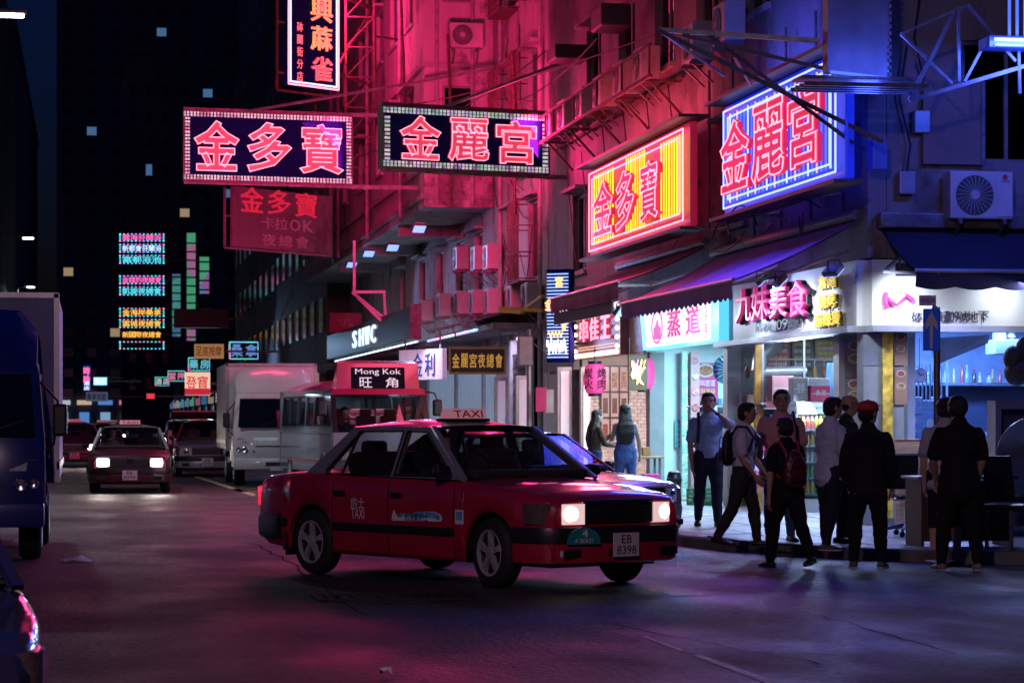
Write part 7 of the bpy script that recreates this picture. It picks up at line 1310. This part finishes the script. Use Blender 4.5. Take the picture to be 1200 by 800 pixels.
def person(label, xpx, yfeet, yhead, rz, zg=.13, d=None, shirt=None, sleeve='short', trousers=None, hair='short', skin=SKIN, armL=(5, 8, 12, 0), armR=(5, 8, 12, 0), legL=(4, 4), legR=(-6, 6), headyaw=0, headpitch=0, lean=2, build=1.0, female=False, hem=.50, shoe=SHOEB, cap=None, glasses=False, legskin=False, name='person', tailor=None):
    if d is None: d = (CH - zg) * F / (yfeet - HZ)
    p = at(xpx, 0, d); top = at(xpx, yhead, d).z - zg; k = 1.0
    H = top / 1.0; T = thing(name, label, 'person', (p.x, p.y, zg), R(rz)); B = build
    ln = R(lean)
    def sp(x, y, z):   # spine lean about the pelvis
        zz = z - .53; return Vector((x, y + zz * math.sin(ln), .53 + zz * math.cos(ln))) * H
    sw = (.094 if female else .106) * B; hw = .052
    def arm(s, a):
        sh = sp(s * sw, 0, .788); fw, out, bend, inn = [R(q) for q in a]
        up = Vector((s * math.sin(out), math.sin(fw) * math.cos(out), -math.cos(fw) * math.cos(out))); el = sh + up * .172 * H
        f2 = fw + bend; lo = Vector((-s * math.sin(inn), math.sin(f2) * math.cos(inn), -math.cos(f2) * math.cos(inn))).normalized(); wr = el + lo * .15 * H
        return sh, el, wr, lo
    def leg(s, a):
        hj = Vector((s * hw, 0, .51)) * H; fw, bend = R(a[0]), R(a[1]); sp_ = R(a[2]) if len(a) > 2 else R(2)
        kn = hj + Vector((s * math.sin(sp_), math.sin(fw), -math.cos(fw))) * .243 * H; f2 = fw - bend
        an = kn + Vector((s * math.sin(sp_) * .6, math.sin(f2), -math.cos(f2))) * .235 * H; return hj, kn, an
    LG = {1: leg(1, legR), -1: leg(-1, legL)}; AR = {1: arm(1, armR), -1: arm(-1, armL)}
    dz = .042 * H - min(LG[1][2].z, LG[-1][2].z); dv = Vector((0, 0, dz))
    LG = {s: [q + dv for q in v] for s, v in LG.items()}; AR = {s: [v[0] + dv, v[1] + dv, v[2] + dv, v[3]] for s, v in AR.items()}
    SP = lambda x, y, z: sp(x, y, z) + dv
    X = (1, 0, 0)
    def torso(mb, e, z0=.50):
        b = B * (.93 if female else 1); prof = [(z0, .106 if z0 < .5 else .097, .076 if z0 < .5 else .064), (.56, .096 if z0 < .5 else .092, .068 if z0 < .5 else .062), (.62, .084 if female else .09, .058), (.69, .1, .066), (.755, .110 if not female else .096, .064), (.79, .100 if not female else .088, .056), (.815, .074, .048), (.838, .042, .040)]
        ringed(mb, [SP(0, -.004, z) for z, a, c in prof], [(a * b * H + e, c * b * H + e) for z, a, c in prof], X, 16)
    def limb_arm(mb, s, e, upto=1.0, hand=False):
        sh, el, wr, lo = AR[s]; r = [.028 * B * H, .029 * B * H, .025 * B * H, .025 * B * H, .017 * H]
        pts = [sh, sh.lerp(el, .5), el, el.lerp(wr, .35), wr]; m = 2 + int(upto * 2) if upto > .5 else 2
        if upto <= .5: pts = [sh, sh.lerp(el, .4), sh.lerp(el, .78)]; r = [.029 * B * H, .034 * B * H, .036 * B * H]
        ringed(mb, pts, [(q + e, q + e) for q in r[:len(pts)]], X, 10)
        if hand:
            sd = Vector((0, 1, 0)) - lo * lo.y
            if sd.length < .2: sd = Vector((0, 0, 1)) - lo * lo.z
            sd.normalize(); th = lo.cross(sd)
            ringed(mb, [wr, wr + lo * .03 * H, wr + lo * .055 * H], [(.016 * H, .012 * H), (.026 * H, .013 * H), (.024 * H, .011 * H)], sd, 10)
            for i, (o, l) in enumerate(((-.017, .040), (-.006, .046), (.006, .044), (.016, .034))):
                b0 = wr + lo * .052 * H + sd * o * H; cu = th * (-s) * .35; ringed(mb, [b0, b0 + (lo + cu * .5) * l * .55 * H, b0 + (lo + cu * 1.4) * l * H], [(.0058 * H,) * 2, (.0054 * H,) * 2, (.0044 * H,) * 2], sd, 8)
            b0 = wr + lo * .02 * H + sd * .02 * H; ringed(mb, [b0, b0 + (lo * .6 + sd * .6) * .03 * H, b0 + (lo * .95 + sd * .5) * .05 * H], [(.0075 * H,) * 2, (.007 * H,) * 2, (.005 * H,) * 2], th, 8)
    def limb_leg(mb, s, e, lo_=1.0):
        hj, kn, an = LG[s]; b = B; pts = [hj + Vector((0, 0, .02 * H)), hj.lerp(kn, .4), kn, kn.lerp(an, .3), kn.lerp(an, lo_)]; r = [.060 * b, .053 * b, .037 * b, .037 * b, .022 if lo_ > .9 else .03]
        ringed(mb, pts, [(q * H + e, q * H + e) for q in r], X, 12)
    # head
    NK = SP(0, .0, .835); hc = SP(0, .016, .93); HM = tr(*hc) @ Matrix.Rotation(R(headyaw), 4, 'Z') @ Matrix.Rotation(R(headpitch), 4, 'X')
    hh = H * .138
    def headm(mb):
        pr = [(-.5, .20, .16, .10), (-.42, .27, .24, .09), (-.25, .33, .36, .04), (0, .375, .44, .0), (.2, .385, .46, -.02), (.36, .34, .40, -.03), (.46, .22, .26, -.03), (.5, .08, .1, -.03)]
        mb.loft([[HM @ Vector((a * hh * math.cos(q), (b * math.sin(q) + o) * hh, z * hh)) for q in [2 * math.pi * i / 16 for i in range(16)]] for z, a, b, o in pr])
        mb.loft([[HM @ Vector((x * hh, y * hh, z * hh)) for x, y, z in r] for r in ([(-.05, .40, .05), (.05, .40, .05), (0, .47, .05), (0, .36, .06)], [(-.09, .40, -.13), (.09, .40, -.13), (0, .56, -.13), (0, .36, -.14)])])
        for s in (-1, 1): mb.ell(HM @ Vector((s * .39 * hh, -.04 * hh, -.02 * hh)), (.045 * hh, .10 * hh, .14 * hh), HM.to_3x3(), 8, 6)
    bm_ = MB(); torso(bm_, -.012); headm(bm_); ringed(bm_, [SP(0, 0, .80), SP(0, .006, .85), HM @ Vector((0, .0, -.3 * hh))], [(.036 * H, .034 * H), (.031 * H, .032 * H), (.034 * H, .036 * H)], X, 12)
    for s in (-1, 1): limb_arm(bm_, s, -.004, 1.0, True); limb_leg(bm_, s, -.006)
    part('body', remesh(bm_, .0085, 3, m=skin), None, T)
    for s in (-1, 1):
        part('eye', MB().ell(HM @ Vector((s * .16 * hh, .405 * hh, .06 * hh)), (.055 * hh, .03 * hh, .028 * hh), HM.to_3x3(), 8, 6), EYE, T, True); part('eyebrow', MB().box(HM @ Vector((s * .165 * hh, .42 * hh, .15 * hh)), (.13 * hh, .02 * hh, .018 * hh), HM.to_3x3()), HAIRB, T)
    part('mouth', MB().ell(HM @ Vector((0, .405 * hh, -.27 * hh)), (.11 * hh, .03 * hh, .025 * hh), HM.to_3x3(), 8, 6), LIP, T, True)
    # hair
    hb = MB()
    if hair != 'bald':
        hb.ell(HM @ Vector((0, -.055 * hh, .13 * hh)), (.425 * hh, .47 * hh, .42 * hh), HM.to_3x3(), 16, 10); hb.ell(HM @ Vector((0, -.16 * hh, -.08 * hh)), (.40 * hh, .36 * hh, .36 * hh), HM.to_3x3(), 14, 8); hb.ell(HM @ Vector((.02 * hh, .16 * hh, .38 * hh)), (.33 * hh, .26 * hh, .16 * hh), HM.to_3x3(), 14, 8)
        if hair == 'long':
            pts = [HM @ Vector((0, -.12 * hh, .2 * hh)), HM @ Vector((0, -.28 * hh, -.35 * hh)), SP(0, -.06, .78), SP(0, -.075, .69), SP(0, -.07, .60)]; ringed(hb, pts, [(.40 * hh, .3 * hh), (.48 * hh, .26 * hh), (.085 * H, .03 * H), (.085 * H, .026 * H), (.06 * H, .018 * H)], X, 14)
        if hair == 'bun': hb.ell(HM @ Vector((0, -.5 * hh, -.05 * hh)), (.16 * hh, .16 * hh, .16 * hh))
    else: hb.ell(HM @ Vector((0, -.22 * hh, -.06 * hh)), (.405 * hh, .27 * hh, .20 * hh), HM.to_3x3(), 14, 8)
    part('hair', remesh(hb, .009, 2, .006 if hair == 'long' else .004, xpx, HAIRB, 'hair'), None, T)
    # clothes
    sb = MB(); torso(sb, .016, hem - .015)
    for s in (-1, 1):
        if sleeve == 'short': limb_arm(sb, s, .012, .5)
        elif sleeve == 'long': limb_arm(sb, s, .012, 1.0)
    part('shirt' if not tailor else tailor, remesh(sb, .012, 4, .011, xpx * .3, shirt, 'shirt'), None, T)
    tb = MB(); ringed(tb, [SP(0, 0, .57), SP(0, -.006, .53), SP(0, -.006, .485)], [(.094 * B * H, .064 * B * H), (.1 * B * H, .07 * B * H), (.095 * B * H, .07 * B * H)], X, 16)
    for s in (-1, 1): limb_leg(tb, s, .012, 1.0 if not legskin else .05)
    part('trousers' if not legskin else 'shorts', remesh(tb, .012, 4, .009, xpx * .7 + 3, trousers, 'trousers'), None, T)
    for s in (-1, 1):
        an = LG[s][2]; hj, kn, _ = LG[s]; tilt = R(0); sh = MB(); f = Vector((s * .15, 1, 0)).normalized(); dn = Vector((0, 0, -1)); lift = an.z - .042 * H; pit = min(.75, lift / (.16 * H))
        f = (f * math.cos(pit) - Vector((0, 0, math.sin(pit)))).normalized() if (an.y < 0) else f; ux = Vector((1, -s * .15, 0)).normalized(); upv = ux.cross(f).normalized()
        c0 = an - upv * .020 * H; ringed(sh, [c0 - f * .03 * H, c0 + f * .01 * H, c0 + f * .06 * H - upv * .004 * H, c0 + f * .105 * H - upv * .008 * H], [(.024 * H, .021 * H), (.026 * H, .025 * H), (.028 * H, .017 * H), (.022 * H, .012 * H)], ux, 12); ringed(sh, [an + Vector((0, 0, .01)) , c0], [(.024 * H, .024 * H), (.025 * H, .025 * H)], X, 10)
        so = part('shoe', sh, shoe, T, True, ang=180); c1 = c0 - upv * .019 * H
        part('sole', MB().loft([[c1 + f * a * H + ux * b * H - upv * .003 * H * zz for a, b in ((-.045, -.02), (-.05, 0), (-.045, .02), (.03, .028), (.09, .027), (.115, .012), (.115, -.012), (.09, -.027), (.03, -.028))] for zz in (-1.6, 1.0)]), SOLE if shoe is not SHOEB else SHOEB, so)
    if glasses:
        for s in (-1, 1):
            c = HM @ Vector((s * .17 * hh, .46 * hh, .05 * hh)); part('glasses_rim', MB().tube([c + HM.to_3x3() @ Vector((.12 * hh * math.cos(a), 0, .095 * hh * math.sin(a))) for a in [i * math.pi / 6 for i in range(13)]], .003, 5), BLKL, T); part('glasses_arm', MB().tube([HM @ Vector((s * .29 * hh, .45 * hh, .07 * hh)), HM @ Vector((s * .40 * hh, .0, .05 * hh))], .003, 5), BLKL, T)
    if cap:
        cb = MB(); cb.loft([[HM @ Vector((a * hh * math.cos(q), (a * 1.12 * math.sin(q) - .03) * hh, z * hh)) for q in [2 * math.pi * i / 18 for i in range(18)]] for z, a in ((.10, .45), (.25, .46), (.4, .42), (.52, .28), (.57, .06))]); cp = part('cap', cb, cap, T, True, ang=180)
        part('peak', MB().loft([[HM @ Vector((u * .36 * hh, (.40 + .34 * (1 - u * u) * t) * hh, (.14 - .05 * t - .05 * u * u) * hh + e)) for t in (0, .5, 1)] for e in (0,) for u in (-1, -.6, -.2, .2, .6, 1)], close=False), mat('cap_peak', (.03, .05, .16), .7), cp, True); part('cap_button', MB().ell(HM @ Vector((0, -.03 * hh, .58 * hh)), (.01, .01, .008)), cap, cp)
    T['_h'] = H; PD[T.name] = (H, SP, AR, LG, HM); return T
PD = {}
def strap(T, pts, m, w=.035, name='strap'):
    part(name, MB().tube(pts, w / 2, 6), m, T, True)
def backpack(T, m, sm, w=.28, h=.40, dpt=.14, zc=.69, off=-.075, trim=None):
    H, SP, AR, LG, HM = PD[T.name]; c = SP(0, off, zc) - Vector((0, dpt * .5, 0))
    bag = MB(); ringed(bag, [c + Vector((0, 0, -h * .42)), c + Vector((0, 0, -h * .15)), c + Vector((0, .0, h * .2)), c + Vector((0, .01, h * .42))], [(w * .46, dpt * .45), (w * .5, dpt * .5), (w * .44, dpt * .45), (w * .3, dpt * .3)], (1, 0, 0), 16)
    b = part('backpack', remesh(bag, .012, 3, .006, 5, m, 'backpack'), None, T); part('pocket', MB().box(c + Vector((0, -dpt * .5, -h * .18)), (w * .62, dpt * .35, h * .36), None, .03), m, b, True)
    part('zip', MB().tube([c + Vector((w * .34 * math.cos(a), -dpt * .56, -h * .02 + h * .34 * math.sin(a))) for a in [i * math.pi / 10 for i in range(11)]], .006, 5), trim or sm, b)
    for s in (-1, 1):
        part('strap', MB().tube([SP(s * .05, -.08, .77), SP(s * .066, -.04, .835), SP(s * .07, .03, .83), SP(s * .078, .085, .76), SP(s * .09, .05, .66), SP(s * .085, -.06, .60)], .016, 6), sm, b, True)
    part('grab_loop', MB().tube([c + Vector((-.04, .03, h * .46)), c + Vector((0, .02, h * .54)), c + Vector((.04, .03, h * .46))], .008, 5), sm, b); return b
NAVYJ = cloth('dark_denim', (.02, .022, .04)); BLACKC = cloth('black_cotton', (.012, .012, .014)); GREYT = cloth('charcoal_wool', (.035, .033, .037)); 
P1 = person('man in a light blue shirt raising his hand to his mouth', 830, 617, 461, 172, shirt=cloth('sky_shirt', (.30, .42, .62)), trousers=NAVYJ, armL=(75, 20, 135, 44), armR=(-4, 10, 12, 4), legL=(10, 6), legR=(-10, 10), headyaw=-8, hem=.545, sleeve='short')
H, SP, AR, LG, HM = PD[P1.name]; strap(P1, [SP(.07, -.07, .76), SP(.075, .0, .845), SP(.08, .085, .76), SP(.085, .07, .64), SP(.1, -.05, .6)], BLKL, .045, 'shoulder_strap'); part('watch', MB().lathe([(.021 * H, -.012), (.021 * H, .012)], n=12).xf(tr(*AR[-1][2])), BLKL, P1)
P2 = person('man in a pale shirt with a black backpack walking along the kerb', 871, 640, 472, -118, zg=.13, shirt=cloth('lilac_shirt', (.62, .6, .7)), trousers=GREYT, armL=(10, 9, 30, 6), armR=(4, 9, 32, 8), legL=(14, 8), legR=(-14, 14), hem=.545, headyaw=6)
backpack(P2, mat('black_nylon', (.012, .012, .015), .5, bump=.2), BLKL, .26, .38, .13)
part('belt', MB().loft([[PD[P2.name][1](a * .101 * math.cos(q), a * .074 * math.sin(q), z) for q in [i * math.pi / 10 for i in range(20)]] for a, z in ((1.04, .535), (1.06, .55))], close=True, caps=False), SHOEB, P2)
P3 = person('broad man in a pink T-shirt with a bag strap facing the road', 915, 634, 458, 176, zg=.13, shirt=cloth('pink_tee', (.6, .28, .3)), trousers=cloth('blue_denim', (.05, .08, .17)), build=1.08, armL=(4, 9, 14, 2), armR=(2, 12, 12, 2), glasses=True, hem=.47, headyaw=-4)
H, SP, AR, LG, HM = PD[P3.name]; strap(P3, [SP(-.075, -.07, .80), SP(-.08, .0, .85), SP(-.085, .09, .76), SP(-.1, .085, .62), SP(-.11, 0, .54)], BLKL, .04, 'shoulder_strap')
P4 = person('woman in black with a dark red backpack walking on the road', 922, 665, 488, 14, zg=0, shirt=cloth('black_top', (.012, .011, .013)), trousers=cloth('black_slacks', (.011, .011, .013)), female=True, armL=(-14, 16, 14, -4), armR=(8, 12, 25, 4), legL=(16, 6), legR=(-20, 12), hair='bun', hem=.5, sleeve='short')
backpack(P4, mat('maroon_leather', (.07, .012, .02), .4, bump=.15), mat('red_strap', (.34, .03, .06), .5), .27, .36, .14, .66, -.07, mat('red_strap', (.34, .03, .06), .5))
for s in (-1, 1):
    H, SP, AR, LG, HM = PD[P4.name]; q = AR[s][0].lerp(AR[s][1], .78); part('red_cuff', MB().tube([q + (AR[s][0] - AR[s][1]).normalized() * .01, q - (AR[s][0] - AR[s][1]).normalized() * .012], .05 * 1.02, 12), MATS['red_strap'], P4, True)
    part('strap_line', MB().tube([SP(s * .03, -.082, .70), SP(s * .05, -.075, .77), SP(s * .07, -.03, .84)], .013, 6), MATS['red_strap'], P4, True)
P5 = person('man in a pale blue shirt standing in profile by the fridge', 972, 645, 467, -72, zg=.13, shirt=cloth('pale_blue_shirt', (.5, .58, .76)), trousers=NAVYJ, build=1.04, armL=(6, 8, 10, 2), armR=(2, 7, 18, 4), hem=.475, headyaw=-8, shoe=mat('grey_trainer', (.1, .1, .11), .5))
P6 = person('balding man with glasses in a dark jacket beside the pale blue shirted man', 991, 640, 464, -82, zg=.13, shirt=cloth('dark_jacket', (.03, .03, .035)), trousers=NAVYJ, hair='bald', glasses=True, sleeve='long', hem=.48, headyaw=-10, headpitch=4, d=28.4)
H, SP, AR, LG, HM = PD[P6.name]
for z in (.70, .735): part('white_stripe', MB().loft([[SP(.121 * math.cos(q), .088 * math.sin(q), z + e) for q in [i * math.pi / 10 for i in range(20)]] for e in (0, .012)], caps=False), WV, P6, True)
P7 = person('man in a red cap and dark hooded jacket seen from behind', 1017, 665, 472, -22, zg=0, shirt=cloth('navy_jacket', (.014, .014, .024)), trousers=BLACKC, sleeve='long', build=1.04, armL=(4, 12, 22, 8), armR=(6, 11, 16, 4), cap=mat('red_cap', (.42, .025, .03), .7, bump=.15), hem=.46, shoe=mat('grey_trainer', (.1, .1, .11), .5), legL=(2, 4, 5), legR=(-2, 4, 5), headyaw=-34)
H, SP, AR, LG, HM = PD[P7.name]; hd = MB(); ringed(hd, [SP(-.07, -.05, .80), SP(0, -.085, .775), SP(.07, -.05, .80)], [(.03 * H, .02 * H), (.05 * H, .03 * H), (.03 * H, .02 * H)], (0, 0, 1), 12); part('hood', remesh(hd, .012, 3, .006, 2, MATS['navy_jacket'], 'hood'), None, P7)
part('shirt_hem', MB().loft([[SP(.118 * math.cos(q), .088 * math.sin(q), z) for q in [i * math.pi / 10 for i in range(20)]] for z in (.442, .458)], caps=False), WV, P7, True)
P8 = person('tall man in a black T-shirt standing with his back turned beside the blue sign', 1124, 668, 465, -6, zg=0, shirt=cloth('black_tee', (.012, .012, .013)), trousers=BLACKC, build=1.06, armL=(8, 11, 30, 14), armR=(6, 10, 22, 8), hem=.455, legL=(2, 3, 8), legR=(0, 4, 8), shoe=mat('beige_trainer', (.22, .2, .19), .6), headyaw=-14)
P9 = person('person in shorts and white shoes half hidden behind the tall man', 1108, 655, 467, -20, zg=0, d=27.0, shirt=cloth('white_tee', (.4, .42, .46)), trousers=BLACKC, legskin=True, hem=.47, legL=(2, 3, 3), legR=(-3, 5, 3), shoe=mat('white_trainer', (.62, .58, .6), .6), headyaw=-8, sleeve='short', skin=SKIN2)
P10 = person('young woman with long dark hair in a brown jacket facing her friend', 697, 0, 481, -78, d=43.0, shirt=cloth('brown_jacket', (.10, .06, .045)), trousers=cloth('blue_jeans', (.06, .08, .16)), female=True, sleeve='long', hair='long', armL=(35, 8, 85, 20), armR=(20, 10, 60, 15), skin=SKIN2)
P11 = person('young woman with long dark hair in a blue pinafore seen from behind', 733, 0, 474, -6, d=42.0, shirt=cloth('blue_pinafore', (.07, .13, .34)), trousers=cloth('blue_skirt', (.06, .11, .30)), female=True, sleeve='none', hair='long', armL=(25, 12, 70, 10), armR=(10, 16, 20, -6), skin=SKIN2, hem=.46)
# drivers, seen from the chest up behind the glass
def driver(label, M, m):
    T = thing('person', label, 'person', M.translation); T.rotation_euler = M.to_euler(); RM[T.name] = M; mb = MB(); X = (1, 0, 0)
    ringed(mb, [(0, 0, 0), (0, 0, .2), (0, 0, .38), (0, .0, .46)], [(.16, .12), (.18, .13), (.17, .1), (.07, .06)], X, 14); ringed(mb, [(0, 0, .42), (0, .02, .55)], [(.05, .05), (.05, .05)], X); mb.ell((0, .03, .64), (.085, .105, .125)); mb.ell((0, .14, .62), (.015, .02, .025))
    for s in (-1, 1): ringed(mb, [(s * .18, 0, .36), (s * .22, .1, .12), (s * .15, .38, .14)], [(.055, .055), (.045, .045), (.03, .03)], X); mb.ell((s * .15, .42, .15), (.04, .05, .04))
    part('body', remesh(mb, .014, 3, m=SKIN), None, T); jk = MB(); ringed(jk, [(0, 0, 0), (0, 0, .2), (0, 0, .38), (0, 0, .43)], [(.175, .135), (.195, .145), (.185, .115), (.1, .08)], X, 14)
    for s in (-1, 1): ringed(jk, [(s * .18, 0, .36), (s * .22, .1, .12), (s * .19, .22, .13)], [(.068, .068), (.058, .058), (.05, .05)], X)
    part('shirt', remesh(jk, .016, 3, .008, 3, m, 'shirt'), None, T); hr = MB(); hr.ell((0, .005, .685), (.095, .112, .1)); hr.ell((0, -.04, .62), (.088, .07, .09)); part('hair', remesh(hr, .014, 2, .004, 1, HAIRB, 'hair'), None, T)
def seat_m(obj, x, y, z): return RM[obj.name] @ tr(x, y, z) @ Matrix.Rotation(R(-90), 4, 'Z')
driver('driver at the wheel of the turning red taxi', seat_m(taxi, .06, -.36, .64), cloth('driver_grey', (.08, .08, .09)))
driver('driver in dark clothes at the wheel of the minibus', seat_m(B, 2.15, -.58, 1.0), cloth('driver_black', (.02, .02, .025)))
driver('driver of the red taxi with dazzling headlights', seat_m(ft, .06, -.36, .62), cloth('driver_white', (.2, .2, .22)))

bpy.data.scenes.remove(TMP)
